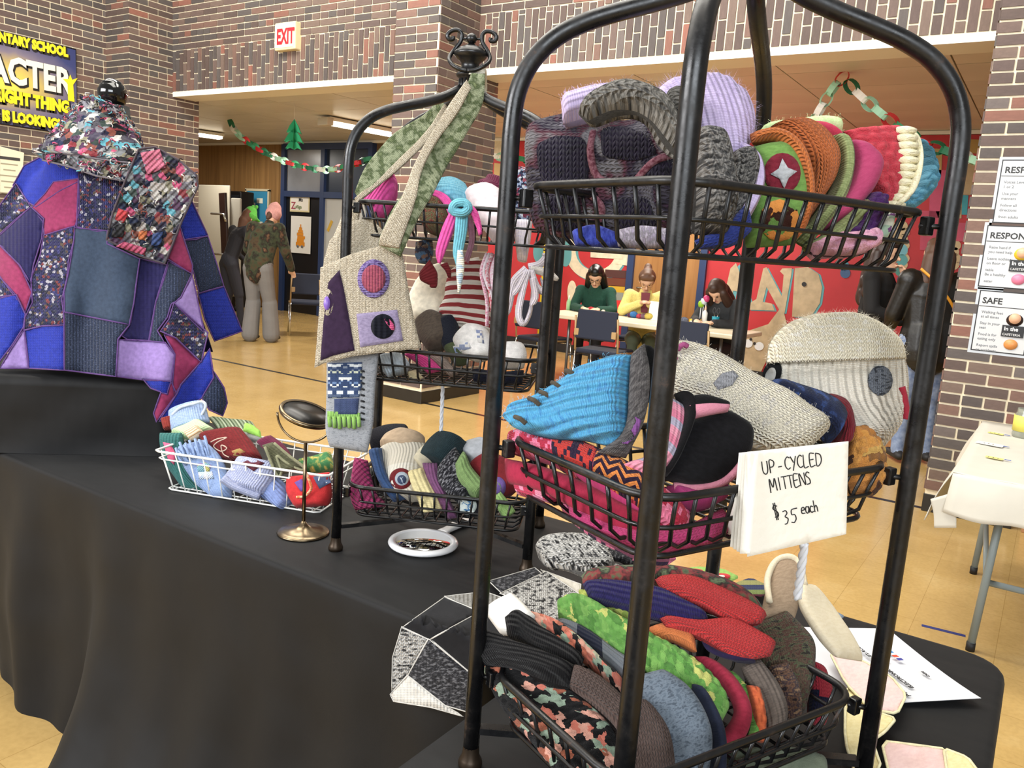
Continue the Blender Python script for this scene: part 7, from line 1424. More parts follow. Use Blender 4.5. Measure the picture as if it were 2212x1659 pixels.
ST = {'U': [[(0, 1), (0, .3), (.15, 0), (.4, 0), (.55, .3), (.55, 1)]], 'P': [[(0, 0), (0, 1), (.4, .95), (.5, .75), (.35, .5), (0, .45)]], '-': [[(.1, .4), (.5, .42)]], 'C': [[(.6, .9), (.35, 1), (.08, .75), (.05, .3), (.3, .02), (.6, .12)]],
      'Y': [[(0, 1), (.28, .5)], [(.6, 1), (.15, -.15)]], 'L': [[(.05, 1), (.02, 0), (.5, .02)]], 'E': [[(.55, 1), (.05, .98), (.02, 0), (.55, .04)], [(.05, .52), (.42, .54)]], 'D': [[(.05, 1), (.02, 0), (.4, .08), (.6, .45), (.5, .85), (.05, 1)]], 'M': [[(0, -.1), (.08, 1), (.35, .3), (.65, 1), (.75, 0)]], 'I': [[(.1, 1), (.1, 0)]],
      'T': [[(0, 1), (.6, .98)], [(.3, 1), (.28, 0)]], 'N': [[(0, 0), (.03, 1), (.55, .02), (.58, 1)]], 'S': [[(.5, .9), (.25, 1), (.08, .75), (.4, .45), (.42, .1), (.05, .02)]], '$': [[(.5, .82), (.25, .92), (.06, .7), (.42, .4), (.4, .1), (.05, .08)], [(.2, 1.1), (.16, -.15)], [(.36, 1.1), (.3, -.15)]],
      '3': [[(.05, .95), (.4, 1), (.5, .75), (.22, .52), (.5, .3), (.3, -.05), (0, -.1)]], '5': [[(.85, 1), (.2, .95), (.12, .55), (.45, .5), (.5, .15), (.2, -.12), (-.1, -.05)]], 'e': [[(.05, .35), (.45, .4), (.35, .62), (.1, .5), (.08, .12), (.45, .08)]], 'a': [[(.45, .55), (.15, .58), (.04, .25), (.2, .02), (.42, .3), (.45, .6), (.46, .05)]], 'c': [[(.42, .5), (.18, .56), (.05, .25), (.2, .02), (.42, .1)]], 'h': [[(.08, 1), (.03, 0)], [(.04, .35), (.25, .55), (.38, .4), (.38, 0)]]}
def hand_write(s, x0, y0, x1, y1, h, adv):
    dx, dy = x1-x0, y1-y0; L_ = math.hypot(dx, dy); ux, uy = dx/L_, dy/L_; pos = 0
    for chh in s:
        if chh == ' ': pos += adv*.5; continue
        for stroke in ST[chh]:
            m_ = MB(); P = []
            for (a, b) in stroke:
                px_ = x0+ux*(pos+a*h*.72)+uy*b*h*1.0-.0*b; py_ = y0+uy*(pos+a*h*.72)-ux*b*h
                P.append(W(px_, py_, dsign(px_, py_)-.0006))
            m_.tube(crom(P, max(4, 5*len(P))), .0006, 5); m_.build('pen_stroke', INK, face_)
        pos += adv*{'I': .6, 'M': 1.5, '-': .8}.get(chh, 1)
hand_write('UP-', 1649, 1024, 1686, 1019, 27, 16); hand_write('CYCLED', 1697, 1015, 1776, 1004, 27, 13.6); hand_write('MITTENS', 1665, 1062, 1760, 1044, 27, 13); hand_write('$', 1674, 1120, 1689, 1116, 30, 16); hand_write('35', 1695, 1130, 1722, 1124, 26, 17); hand_write('each', 1732, 1112, 1770, 1104, 25, 9.6)
rope('twisted_cord', W(1738, 1172, .9), W(1722, 1292, .95), .0045, 'white twisted cord hanging below the price sign')
# ---------------- bottom basket
DS[0] = .07
FLO = wool(['#0d0c0d', '#121011', '#d8745c', '#0d0c0d', '#e2a088', '#100f10', '#8fa48c', '#0f0e0f', '#a85a3c', '#0d0c0d'], 'cells', 'chunky', .011, 88, bump=1.1)
FLO2 = wool(['#d8745c', '#e2a088', '#8fa48c', '#0f0e0f', '#c86a4c', '#b8b89a'], 'cells', 'chunky', .011, 95, bump=1.1)
BLKR = wool(['#100f10', '#181617'], 'heather', 'rib', .008, bump=1); BRNK = wool(['#5a463e', '#66524a'], 'heather', 'stock', .0065, bump=1.1)
f1 = mitt('floral_mitten', 'black mitten with coral and sage crochet flowers at the front', 'mitten', [(1042, 1442, 1.03), (1085, 1530, .99), (1165, 1625, .94), (1225, 1705, .9)], [(1120, 1446, 1.03), (1235, 1488, .98), (1318, 1565, .93), (1350, 1660, .89)], .032, FLO, G3, n=34, m=34, lump=.003, knob=(.011, .004))
slab('black_cuff', [(1028, 1402, 1.02), (1060, 1362, 1.02), (1140, 1405, .99), (1242, 1438, .96)], [(1040, 1436, 1.0), (1110, 1446, .98), (1170, 1468, .95), (1232, 1486, .94)], .022, BLKR, f1, rib=(.009, .0014))
slab('brown_palm', [(1240, 1436, .962), (1300, 1468, .945), (1345, 1512, .925), (1365, 1560, .91)], [(1228, 1486, .945), (1280, 1524, .925), (1325, 1566, .905), (1348, 1606, .895)], .024, BRNK, f1)
f2 = mitt('floral_mitten', 'second coral flowered mitten with black cuff lying behind', 'mitten', [(1140, 1322, 1.09), (1205, 1340, 1.07), (1275, 1398, 1.04), (1345, 1468, 1.0)], [(1155, 1368, 1.07), (1215, 1405, 1.05), (1280, 1448, 1.02), (1345, 1515, .98)], .024, FLO2, G3, lump=.002, knob=(.011, .004))
slab('black_cuff', [(1088, 1342, 1.06), (1128, 1318, 1.06), (1185, 1368, 1.03), (1262, 1422, 1.0)], [(1096, 1372, 1.04), (1140, 1398, 1.03), (1195, 1428, 1.0), (1250, 1455, .985)], .02, BLKR, f2, rib=(.009, .0014))
gm = mitt('grey_mitten', 'grey felted wool mitten standing at the front of bottom basket', 'mitten', [(1372, 1462, .97), (1368, 1545, .945), (1385, 1640, .92), (1392, 1720, .9)], [(1432, 1446, .97), (1496, 1492, .945), (1538, 1580, .92), (1525, 1715, .9)], .02, wool(['#505c68', '#687480', '#454f5a'], 'heather', 'felt', bump=.5), G3)
slab('grey_cuff', [(1206, 1338, 1.1), (1262, 1358, 1.08), (1318, 1404, 1.05), (1392, 1450, 1.0)], [(1202, 1372, 1.08), (1262, 1402, 1.06), (1318, 1446, 1.02), (1375, 1490, .98)], .02, wool([(0, '#5c6268'), (.72, '#1c2030')], 'bands', 'rib', .006, period=.16), gm)
slab('navy_edge', [(1495, 1478, .96), (1535, 1560, .935), (1545, 1640, .92), (1535, 1710, .91)], [(1505, 1480, .965), (1552, 1560, .94), (1560, 1640, .925), (1548, 1710, .915)], .012, wool(['#1e2436'], 'plain', 'felt'), gm)
mitt('brown_mitten', 'brown knitted mitten at the very front beside the post', 'mitten', [(1352, 1512, .93), (1338, 1570, .91), (1345, 1650, .89), (1360, 1720, .88)], [(1392, 1512, .93), (1442, 1575, .91), (1458, 1650, .89), (1450, 1725, .88)], .022, BRNK, G3)
GRC = wool(['#5a9a34', '#66a83c', '#4c8a2c', '#74b044', '#5fa038', '#c9cc5c'], 'cells', 'chunky', .0115, 90, bump=1.3)
gr = mitt('green_mitten', 'lime green crochet mitten with crimson lining across basket', 'mitten', [(1204, 1300, 1.13), (1262, 1288, 1.12), (1360, 1345, 1.07), (1460, 1405, 1.03), (1545, 1468, 1.0), (1574, 1530, .98)], [(1208, 1342, 1.11), (1282, 1384, 1.08), (1362, 1434, 1.03), (1442, 1494, .99), (1500, 1556, .965), (1548, 1578, .96)], .022, GRC, G3, n=44, m=30, lump=.003, knob=(.0115, .0045))
slab('crimson_lining', [(1500, 1418, 1.03), (1560, 1470, 1.0), (1592, 1535, .975), (1560, 1588, .96), (1515, 1600, .955)], [(1530, 1430, 1.035), (1590, 1480, 1.005), (1618, 1545, .98), (1585, 1612, .965), (1530, 1625, .96)], .012, wool(['#8c1430', '#9c1a38'], 'heather', 'felt'), gr)
mitt('green_mitten', 'yellow-green crochet cuff lying behind the green mitten', 'mitten', [(1252, 1275, 1.16), (1310, 1290, 1.14), (1380, 1340, 1.1)], [(1256, 1300, 1.15), (1310, 1322, 1.12), (1370, 1362, 1.09)], .016, wool(['#a8b43c', '#b8c04c', '#8aa034'], 'cells', 'chunky', .011, 85, bump=1.2), G3, knob=(.011, .004))
mitt('green_mitten', 'narrow green crochet edge right of the crimson lining', 'mitten', [(1560, 1450, 1.03), (1600, 1500, 1.01), (1622, 1555, .985), (1612, 1600, .97)], [(1575, 1450, 1.035), (1615, 1505, 1.015), (1636, 1560, .99), (1628, 1600, .975)], .012, GRC, G3)
mitt('orange_mitten', 'small orange knit cuff between green and red mittens', 'mitten', [(1395, 1366, 1.07), (1440, 1352, 1.07), (1500, 1375, 1.05)], [(1400, 1382, 1.06), (1450, 1382, 1.05), (1505, 1408, 1.03)], .014, wool(['#c86a24'], 'plain', 'stock', .005), G3)
CAM_ = wool(['#30302a', '#4a5a3c', '#7a2a2c', '#262420', '#5a6a48', '#3a2a3a'], 'blotch', 'felt', scale=42)
NAV = wool(['#1f1848', '#262058'], 'heather', 'rib', .009, bump=.8); REDK = wool(['#c41c1c', '#d02424'], 'heather', 'stock', .005, bump=1)
n1 = mitt('red_navy_mitten', 'red knit mitten with navy cuff and camouflage back, upper of pair', 'mitten', [(1415, 1252, 1.11), (1485, 1250, 1.1), (1560, 1275, 1.08), (1628, 1308, 1.06), (1656, 1330, 1.05)], [(1432, 1280, 1.09), (1500, 1304, 1.07), (1560, 1332, 1.055), (1610, 1348, 1.045), (1645, 1346, 1.045)], .02, REDK, G3)
slab('navy_cuff', [(1258, 1262, 1.15), (1330, 1256, 1.13), (1415, 1268, 1.1), (1480, 1300, 1.075), (1530, 1335, 1.06)], [(1276, 1300, 1.12), (1345, 1320, 1.1), (1425, 1342, 1.07), (1490, 1350, 1.055), (1520, 1352, 1.05)], .022, NAV, n1)
slab('camouflage_back', [(1256, 1244, 1.18), (1340, 1234, 1.17), (1450, 1236, 1.15), (1560, 1262, 1.12), (1645, 1308, 1.09)], [(1260, 1268, 1.15), (1350, 1266, 1.13), (1445, 1260, 1.12), (1550, 1288, 1.09), (1648, 1342, 1.07)], .018, CAM_, n1)
n2 = mitt('red_navy_mitten', 'red knit mitten with navy edge, lower of the pair', 'mitten', [(1425, 1336, 1.06), (1500, 1344, 1.05), (1580, 1338, 1.05), (1640, 1366, 1.035), (1674, 1392, 1.03)], [(1438, 1352, 1.05), (1512, 1376, 1.035), (1572, 1412, 1.02), (1622, 1424, 1.015), (1664, 1418, 1.02)], .018, REDK, G3)
slab('navy_edge', [(1515, 1376, 1.05), (1570, 1410, 1.03), (1630, 1424, 1.025)], [(1530, 1398, 1.045), (1580, 1428, 1.025), (1632, 1432, 1.022)], .012, wool(['#241c3c'], 'plain', 'felt'), n2)
mitt('tweed_mitten', 'brown and green tweed mitten at the right of bottom basket', 'mitten', [(1640, 1345, 1.12), (1634, 1400, 1.1), (1660, 1465, 1.07), (1694, 1540, 1.05)], [(1700, 1320, 1.12), (1754, 1385, 1.1), (1760, 1445, 1.07), (1732, 1545, 1.05)], .026, wool(['#3a3228', '#5a4a38', '#4c2c28', '#52583c', '#2a2420'], 'heather', 'stock', .006, 150), G3)
mitt('tweed_mitten', 'dark variegated mitten tip in front of the tweed one', 'mitten', [(1660, 1440, 1.06), (1672, 1500, 1.04), (1690, 1555, 1.03)], [(1700, 1430, 1.06), (1728, 1490, 1.04), (1728, 1556, 1.03)], .02, wool(['#221a1e', '#6a4a34', '#2c2430', '#8a6a4a'], 'heather', 'stock', .006, 140), G3)
mitt('taupe_mitten', 'taupe ribbed mitten standing beside the orange one', 'mitten', [(1600, 1442, 1.04), (1622, 1500, 1.02), (1645, 1560, 1.0), (1652, 1596, .99)], [(1640, 1422, 1.04), (1682, 1478, 1.02), (1702, 1535, 1.0), (1690, 1582, .99)], .018, wool(['#5a5048', '#685c52'], 'heather', 'rib', .006), G3)
mitt('orange_mitten', 'orange chunky crochet mitten edge low in the basket', 'mitten', [(1612, 1480, 1.01), (1624, 1545, .99), (1628, 1600, .98)], [(1636, 1484, 1.01), (1650, 1550, .99), (1644, 1606, .98)], .016, wool(['#c85a1c', '#b84c18'], 'heather', 'chunky', .008), G3, knob=(.009, .003))
mitt('fair_isle_mitten', 'navy and red fair isle mitten at the basket right end', 'mitten', [(1745, 1425, 1.1), (1748, 1490, 1.08), (1744, 1570, 1.06)], [(1774, 1440, 1.1), (1794, 1500, 1.08), (1782, 1566, 1.06)], .018, wool(['#1a1c38'], 'plain', 'stock', .006, dots=('#a01c30', .008, .2)), G3)
DS[0] = 0
# ================================================================== SCARVES ON THE TABLES, FLYER
def dtab(x, y, h=.012):
    p = PZ(x, y, TZ+h); inside1 = p.y > 1.085 or p.x > -.62
    if not inside1: p = PY(x, y, 1.035)
    return (p-CAM).dot(FW)
def tcloth(parent, name, poly, mat, h=.012, wob=.004, seed=0, soft=1, **kw):
    return cloth_patch(name, chaikin(poly, soft), lambda x, y: dtab(x, y, h)-abs(wob)*(1+noise.noise((x*.02, y*.03, seed))), mat, parent, .004, **kw)
WST = wool(['#c9c6be'], 'plain', 'felt', uv=False); BWT = wool(['#17171a', '#d8d6d0', '#3c3c3e'], 'heather', 'stock', .008, 130, bump=1); DKT = wool(['#1a1a1e', '#2c2c30', '#6a6a6e'], 'heather', 'stock', .005, 260); BLKF = wool(['#1a1a1d'], 'plain', 'felt', bump=.2); WHK = wool(['#d4d1c8'], 'plain', 'rib', .006); GRR = wool(['#77756f', '#8c8a84'], 'heather', 'rib', .008)
ps = empty('patchwork_scarf', PZ(1000, 1400, TZ), label='black white and grey patchwork scarf draped over the table corner', cat='scarf')
for pl, mt, h in (([(960, 1290), (1040, 1322), (928, 1382), (868, 1356)], BLKF, .012), ([(960, 1288), (1048, 1278), (1105, 1298), (1040, 1326)], GRR, .011), ([(868, 1354), (924, 1380), (882, 1458), (846, 1496), (848, 1420)], BWT, .012), ([(926, 1380), (1026, 1462), (1016, 1540), (962, 1524), (880, 1460)], DKT, .016),
                  ([(930, 1380), (1036, 1322), (1096, 1338), (1080, 1405), (1026, 1462)], BLKF, .02), ([(843, 1500), (880, 1458), (962, 1524), (1002, 1548), (930, 1528), (850, 1515)], WHK, .008), ([(1056, 1255), (1155, 1226), (1172, 1240), (1084, 1282)], DKT, .01), ([(1080, 1282), (1180, 1234), (1262, 1290), (1212, 1352), (1150, 1345), (1110, 1292)], BWT, .024), ([(1168, 1230), (1255, 1262), (1252, 1290), (1184, 1246)], wool(['#cfcabc'], 'plain', 'felt'), .02)): tcloth(ps, 'scarf_square', pl, mt, h, seam=WST, seam_r=.0011, soft=0)
wp = slab('folded_square', [(1046, 1322, 1.17), (1072, 1300, 1.16), (1112, 1284, 1.16)], [(1080, 1368, 1.12), (1128, 1372, 1.11), (1156, 1330, 1.12)], .016, wool(['#cfccc6', '#dddad2', '#a8a6a2'], 'blotch', 'felt', scale=22), ps)
bw = empty('tweed_wrap', PZ(1290, 1220, TZ), label='black and white tweed wrap bundled between the two racks', cat='wrap')
slab('wrap_fold', [(1163, 1205, 1.42), (1172, 1170, 1.42), (1230, 1162, 1.42), (1290, 1175, 1.41)], [(1178, 1222, 1.37), (1240, 1232, 1.36), (1300, 1240, 1.35), (1330, 1222, 1.36)], .026, BWT, bw, lump=.012, lf=14)
slab('wrap_fold', [(1262, 1165, 1.45), (1300, 1158, 1.45), (1345, 1180, 1.44)], [(1300, 1200, 1.4), (1340, 1205, 1.4), (1372, 1215, 1.4)], .018, BWT, bw, lump=.006)
slab('grey_lining', [(1300, 1160, 1.43), (1350, 1170, 1.42), (1400, 1195, 1.41), (1432, 1222, 1.4)], [(1320, 1188, 1.4), (1360, 1198, 1.39), (1398, 1216, 1.39), (1425, 1236, 1.39)], .01, wool(['#a9a8a6'], 'plain', 'felt'), bw)
slab('inner_fold', [(1300, 1192, 1.395), (1345, 1196, 1.39), (1395, 1218, 1.385)], [(1305, 1206, 1.38), (1345, 1214, 1.375), (1390, 1230, 1.375)], .008, DKT, bw)
slab('wrap_edge', [(1228, 1200, 1.375), (1290, 1206, 1.37), (1345, 1226, 1.36)], [(1240, 1222, 1.36), (1300, 1236, 1.35), (1350, 1240, 1.35)], .008, BWT, bw)
cs = empty('pastel_scarf', PZ(1860, 1480, TZ), label='cream pink and yellow patchwork scarf trailing along the flyer', cat='scarf')
CRF = wool(['#e2d4b4', '#dccca8'], 'heather', 'felt', bump=.5); PKF = wool(['#d9b4b0', '#e0beb8'], 'heather', 'felt', bump=.4); YLF = wool(['#d8c888', '#e0d298'], 'heather', 'felt', bump=.4); YST = wool(['#e2d8a8'], 'plain', 'felt', uv=False)
TAU = wool(['#a0886c', '#8f785e'], 'heather', 'felt')
slab('taupe_cuff', [(1668, 1232, 1.28), (1652, 1285, 1.24), (1640, 1345, 1.2)], [(1724, 1218, 1.28), (1736, 1262, 1.24), (1712, 1352, 1.2)], .02, TAU, cs, round0=False)
m_ = MB(); m_.tube(crom([W(x, y, d) for x, y, d in ((1662, 1300, 1.2), (1658, 1250, 1.24), (1676, 1212, 1.27), (1706, 1202, 1.27), (1728, 1220, 1.26), (1738, 1262, 1.22))], 30), .005, 6); m_.build('cream_edge', CRF, cs)
slab('cream_strip', [(1728, 1262, 1.22), (1732, 1310, 1.2), (1768, 1370, 1.17), (1810, 1420, 1.15)], [(1752, 1262, 1.24), (1800, 1320, 1.22), (1836, 1375, 1.19), (1862, 1428, 1.17)], .01, CRF, cs, e=.5)
for pl, mt, h in (([(1790, 1405), (1862, 1426), (1926, 1462), (1958, 1502), (1938, 1542), (1880, 1532), (1826, 1475)], PKF, .02), ([(1826, 1475), (1885, 1535), (1936, 1552), (1912, 1580), (1884, 1600), (1904, 1659), (1850, 1680), (1825, 1600)], YLF, .016), ([(1904, 1600), (1985, 1610), (2044, 1618), (2050, 1668), (1925, 1690)], PKF, .01), ([(2038, 1616), (2090, 1636), (2112, 1665), (2060, 1690), (2046, 1668)], YLF, .012)): tcloth(cs, 'scarf_square', pl, mt, h, .012, seam=YST, seam_r=.0022)
o = empty('green_wool_piece', PZ(1520, 1243, TZ), label='lime green wool piece with red flowers behind the rack leg', cat='wool piece')
gp = tcloth(o, 'wool_base', [(1440, 1240), (1500, 1223), (1560, 1227), (1600, 1247), (1560, 1265), (1470, 1263)], wool(['#7aa83c', '#8ab84a'], 'heather', 'felt'), .014)
for (x, y) in ((1500, 1235), (1558, 1245), (1462, 1247)): f_ = tcloth(gp, 'flower', disc_px(x, y, 20, 7), wool(['#c8282c'], 'plain', 'felt'), .02); tcloth(f_, 'flower_center', disc_px(x, y, 8, 3), wool(['#e6dcc8'], 'plain', 'felt'), .024)
o = empty('striped_wool_piece', PZ(1620, 1270, TZ), label='navy olive and red striped wool piece behind the taupe cuff', cat='wool piece'); tcloth(o, 'wool_base', [(1585, 1260), (1622, 1247), (1660, 1265), (1650, 1290), (1610, 1285)], wool(['#2a3456', '#6a7a3a', '#5a2434', '#2a3456', '#8a8a4a'], 'bands', 'stock', .005, period=.05), .014)
o = empty('blue_wool_piece', PZ(1795, 1330, TZ), label='small blue grey knitted piece at the table back edge', cat='wool piece'); tcloth(o, 'wool_base', [(1762, 1315), (1800, 1317), (1826, 1331), (1808, 1343), (1765, 1340)], wool(['#55687c', '#6f8296'], 'heather', 'chunky', .006), .014)
o = empty('sage_hat', PZ(1660, 1640, TZ), label='sage green felt hat lying on table under the bottom basket', cat='hat'); slab('hat_body', [(1560, 1632, 1.05), (1640, 1618, 1.06), (1730, 1625, 1.07), (1780, 1650, 1.07)], [(1555, 1690, 1.02), (1640, 1700, 1.02), (1730, 1700, 1.03), (1785, 1690, 1.04)], .02, wool(['#66705c'], 'plain', 'felt'), o)
# flyer
fl_pts = [PZ(x, y, TZ+.003) for x, y in ((1918, 1359), (2117, 1524), (1945, 1543), (1790, 1420))]
nn_ = Vector((0, 0, 1)); fe = (fl_pts[1]-fl_pts[0]).normalized(); m_ = MB(); fln = (fl_pts[1]-fl_pts[0]).length; fsd = Vector((-fe.y, fe.x, 0)); 
if (fl_pts[2]-fl_pts[0]).dot(fsd) < 0: fsd = -fsd
fw_ = .279 if fln > .25 else .279; pA = fl_pts[0]; 
gx = 10; vs = []; fs = []
for i in range(gx+1):
    for j in range(gx+1):
        a, b = i/gx, j/gx; p = pA+fe*(fln*a)+fsd*(.216*b)+Vector((0, 0, .001+.012*(a**3)*(1-b)+.006*max(0, .3-a)*b)); vs.append(p)
for i in range(gx):
    for j in range(gx): a = i*(gx+1)+j; fs.append((a, a+1, a+gx+2, a+gx+1))
m_.add(vs, fs, True); n_ = len(vs); m_.add([p-Vector((0, 0, .0006)) for p in vs], [f[::-1] for f in fs], True)
fly = m_.build('payment_flyer', plain('#c9cbd0', .6)); tag(fly, 'white printed electronic payments flyer lying on black table', 'flyer'); weld_normals(fly)
def ftext(s, px, py, size, col='#2a2a2c', bold=.0004, tex=None):
    q = PZ(px, py, TZ+.012); ux = (PZ(px-72, py-54, TZ+.012)-q).normalized(); text('print', s, plain(col, .6), fly, q, ux, Vector((-ux.y, ux.x, 0)), size, .0002, bold)
ftext('ELECTRONIC PAYMENTS ACCEPTED', 1975, 1486, .0105); ftext('paypal', 1966, 1504, .011); ftext('CASH', 2010, 1462, .007); ftext('Square', 1922, 1425, .012); ftext('$ TPS', 1862, 1420, .008)
for (x, y, c_) in ((1923, 1408, '#2a7ab8'), (1934, 1417, '#c84a30'), (1944, 1424, '#3a3a8a')):
    q = PZ(x, y, TZ+.012); m_ = MB(); m_.box(q, (.01, .007, .0006), Matrix.Rotation(.8, 3, 'Z')); m_.build('printed_badge', plain(c_, .6), fly)
q = PZ(1925, 1425, TZ+.012)
# ================================================================== RIGHT FOREGROUND
a_, b_ = PZ(2122, 910, TZ), PZ(2074, 1026, TZ); x0_ = (a_.x+b_.x)/2; wt = empty('folding_table', (x0_+.5, (a_.y+b_.y)/2, 0), label='grey legged folding table under white cloth at right edge', cat='table')
m_ = MB(); m_.box((x0_+.47, (a_.y+b_.y)/2, TZ-.03), (.9, a_.y-b_.y-.02, .03)); m_.build('table_top', plain('#b8b4aa', .5), wt)
GL = plain('#7e8a8c', .4, name='grey_leg'); la, lb = PZ(2102, 1239, 0), PZ(2095, 1405, 0)
for p, top in ((la, (2136, 1080)), (lb, (2160, 1085))):
    tp_ = Vector((p.x+.03, p.y+.01, TZ-.04)); m_ = MB(); m_.tube([p+Vector((0, 0, .02)), tp_], .0145, 12); lg = m_.build('leg', GL, wt); m_ = MB(); m_.tube([p, p+Vector((0, 0, .035))], .0165, 12); m_.build('rubber_foot', plain('#151515', .6), lg)
for p in (la, lb):
    m_ = MB(); m_.tube([p+Vector((.8, 0, .02)), p+Vector((.77, 0, TZ-.04))], .0145, 12); m_.build('leg', GL, wt)
m_ = MB(); m_.tube([lb+Vector((.015, .05, .27)), lb+Vector((.9, .05, .27))], .013, 8); m_.build('stretcher', GL, wt); m_ = MB(); m_.tube([lb+Vector((.012, 0, .3)), la+Vector((.012, 0, .3))], .011, 8); m_.build('stretcher', GL, wt)
WCL = plain('#c6c2b6', .85, bump=.15, bscale=25, name='white_cloth', var=.04)
wc = empty('white_tablecloth', (x0_+.5, (a_.y+b_.y)/2, TZ), label='white cloth with torn edge draped over the right table', cat='tablecloth')
zt_ = TZ+.003; ya, yb = b_.y, a_.y
rows = [[(x0_-.01+.11*i, y, zt_+.0015*math.sin(i*2+y*20)) for i in range(9)] for y in (yb, (ya*.3+yb*.7), (ya+yb)/2, ya+.1, ya)]
sheet('cloth_top', rows, WCL, wc, .003, 24, 16, world=True, lump=.004)
fr0 = PZ(2074, 1026, TZ)
sheet('front_drop', [[(x0_-.01+.11*i, ya, zt_) for i in range(9)], [(x0_-.015+.11*i, ya-.02-.01*math.sin(i*1.7), zt_-.07) for i in range(9)], [(x0_-.02+.11*i, ya-.03-.015*math.sin(i*1.7), zt_-.14-.01*(i % 2)) for i in range(9)]], WCL, wc, .003, 30, 10, world=True)
sheet('side_drop', [[(x0_-.01, yb+(ya-yb)*i/6, zt_) for i in range(7)], [(x0_-.03-.02*math.sin(i*1.4), yb+(ya-yb)*i/6, zt_-.08) for i in range(7)], [(x0_-.05-.03*math.sin(i*1.4), yb+(ya-yb)*i/6-.01, zt_-.17-.02*(i > 4)) for i in range(7)]], WCL, wc, .003, 24, 10, world=True)
cq = [PY(x, y, ya-.02) for x, y in ((2010, 1078), (2066, 1062), (2066, 1140), (2018, 1140))]
sheet('torn_corner', [[cq[0], cq[0].lerp(cq[1], .5), cq[1]], [cq[0].lerp(cq[3], .5)+Vector((.004, 0, 0)), (cq[0]+cq[1]+cq[2]+cq[3])/4, cq[1].lerp(cq[2], .5)], [cq[3], cq[3].lerp(cq[2], .5), cq[2]]], WCL, wc, .003, 10, 10, world=True)
m_ = MB(); m_.tube(crom([PY(x, y, ya-.02) for x, y in ((2150, 1104), (2170, 1122), (2190, 1124), (2215, 1118))], 16), .0012, 4); m_.build('loose_thread', WCL, wc)
for k_, (x, y, c_, lb_) in enumerate(((2151, 937, '#e8dc7c', 'yellow paper tag taped on white cloth, far one'), (2138, 960, '#e6e2d8', 'white paper slip with writing on the white cloth'), (2148, 990, '#e8dc7c', 'yellow paper tag taped on white cloth, near one'))):
    q = PZ(x, y, zt_+.004); o = empty('paper_tag', q, label=lb_, cat='tag'); m_ = MB(); m_.box(q+Vector((0, 0, .002)), (.06 if k_ != 1 else .1, .03 if k_ != 1 else .06, .001), Matrix.Rotation(-.1, 3, 'Z')); m_.build('slip', plain(c_, .7), o)
    m_ = MB(); m_.box(q+Vector((.045 if k_ != 1 else .06, -.004, .003)), (.022, .008, .0012)); m_.build('blue_tape', plain('#2f4f9c', .6), o)
    for j in range(3): m_ = MB(); m_.box(q+Vector((-.02+.016*j, -.002, .0028)), (.005, .012, .0004)); m_.build('ink_mark', plain('#5c5a50', .6), o)
jq = PZ(2208, 945, zt_+.002); o = empty('glass_jar', jq, label='glass jar with yellow label at the right picture edge', cat='jar')
m_ = MB(); m_.lathe([(0, 0), (.04, 0), (.043, .01), (.043, .1), (.035, .115), (.035, .13)], jq, 20); m_.build('jar_body', plain('#b9bcae', .1, trans=.6), o); m_ = MB(); m_.lathe([(.0435, .03), (.0445, .03), (.0445, .1), (.0435, .1)], jq, 20); m_.build('jar_label', plain('#d8cc5c', .6), o)
bq = PZ(2196, 1150, 0); m_ = MB(); m_.box((bq.x+.2, bq.y+.14, .09), (.36, .24, .18), bev=.004); o = m_.build('cardboard_box', plain('#a87852', .8, var=.06)); tag(o, 'brown cardboard box on floor beside the right column', 'box')
m_ = MB(); m_.box((bq.x+.2, bq.y+.02, .1), (.05, .003, .15)); m_.build('packing_tape', plain('#c09a72', .4), o)
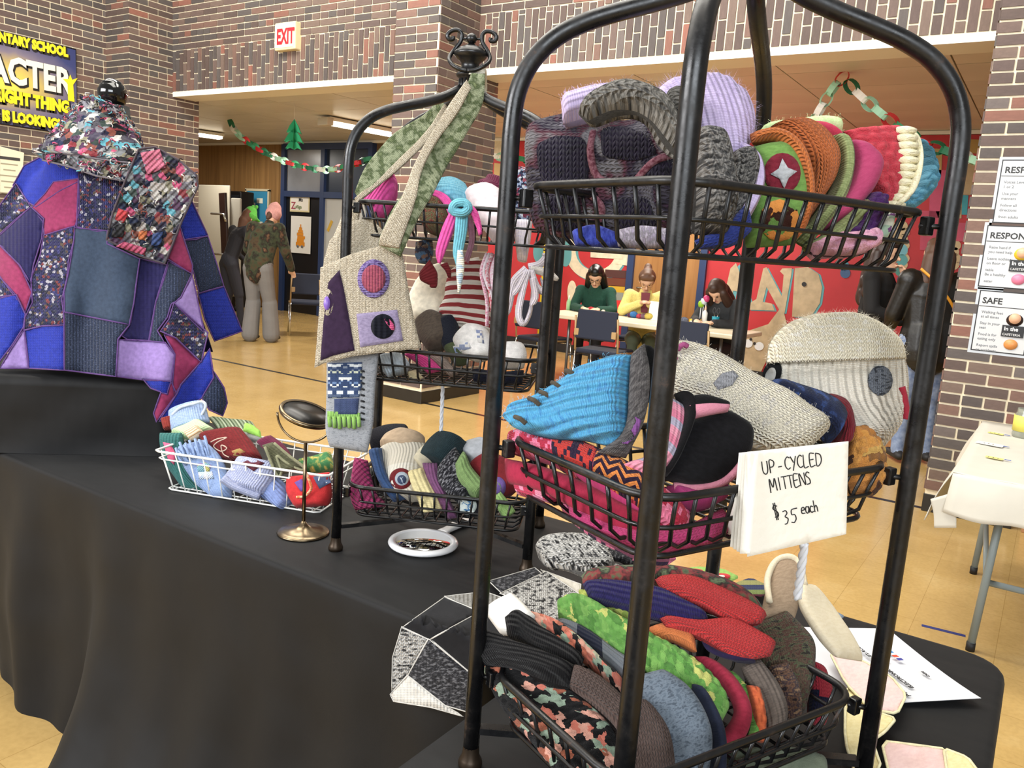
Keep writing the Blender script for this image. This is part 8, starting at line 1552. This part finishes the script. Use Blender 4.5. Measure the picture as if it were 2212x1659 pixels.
# posters on the right column
def column_poster(px, py, w, h, label, head, lines, fig):
    Y = YC-.008; p0 = PY(px, py, Y); o = empty('laminated_poster', p0, label=label, cat='poster', group='laminated cafeteria posters on the right column')
    cx, cz = p0.x+w/2, p0.z-h/2; ang = .0
    m_ = MB(); m_.box((cx, Y, cz), (w, .003, h), bev=.001); sh = m_.build('laminate', plain('#b9c0c8', .3, coat=.3), o)
    m_ = MB(); m_.box((cx, Y-.0022, cz), (w-.03, .002, h-.03)); m_.build('border', plain('#2a2a2c', .3), sh); m_ = MB(); m_.box((cx, Y-.0034, cz), (w-.042, .002, h-.042)); m_.build('page', plain('#c6c8ca', .35, coat=.3), sh)
    text('print', head, plain('#222222', .4), o, (p0.x+.035, Y-.005, p0.z-.088), (1, 0, 0), (0, 0, 1), .048, .0004, .0012)
    m_ = MB(); m_.box((cx, Y-.0048, p0.z-.105), (w-.044, .001, .004)); m_.build('rule', plain('#2a2a2c', .4), sh)
    for i, ln in enumerate(lines): text('print', ln, plain('#6b6f74', .4), o, (p0.x+.04, Y-.005, p0.z-.145-.026*i-.012*(i//2)), (1, 0, 0), (0, 0, 1), .021, .0004, .0002)
    if fig:
        fx = p0.x+w-.09
        for kz, (dx, dz, rx, rz_, c_) in enumerate(((0, -.17, .042, .036, fig[0]), (0, -.162, .03, .03, '#d8a888'), (0, -.31, .035, .03, fig[1]))):
            m_ = MB(); m_.lathe([(0, 0), (1, 0), (1, .0012), (0, .0012)], (fx+dx, Y-.0052-.0016*kz, p0.z+dz), 18, Matrix.Rotation(math.pi/2, 3, 'X') @ Matrix.Diagonal((rx, rz_, 1))); m_.build('printed_figure', plain(c_, .4), sh)
        m_ = MB(); m_.box((fx, Y-.0105, p0.z-.235), (.11, .001, .065)); m_.build('printed_board', plain('#222326', .4), sh)
        text('print', 'In the', plain('#f0f0f0', .4), o, (fx-.045, Y-.0115, p0.z-.232), (1, 0, 0), (0, 0, 1), .03, .0004, .0006); text('print', 'CAFETERIA', plain('#c8c8c8', .4), o, (fx-.05, Y-.0115, p0.z-.26), (1, 0, 0), (0, 0, 1), .018, .0004, .0003)
column_poster(2160, 339, .3, .38, 'topmost laminated poster headed respect on the right column', 'RESPECTFUL', ['Voices Level', '1 or 2', 'Use your', 'manners', 'Follow all', 'directions', 'from adults'], None)
column_poster(2128, 480, .3, .38, 'middle laminated cafeteria poster with blond figure on right column', 'RESPONSIBLE', ['Raise hand if', 'you need help', 'Leave nothing', 'on floor or', 'table', 'Be a healthy', 'eater'], ('#d8b030', '#d87a98'))
column_poster(2112, 620, .3, .38, 'lowest laminated cafeteria poster with dark-haired figure on column', 'SAFE', ['Walking feet', 'at all times', 'Stay in your', 'seat', 'Food is for', 'eating only', 'Report spills', 'or accidents'], ('#2a1a18', '#d08a4c'))
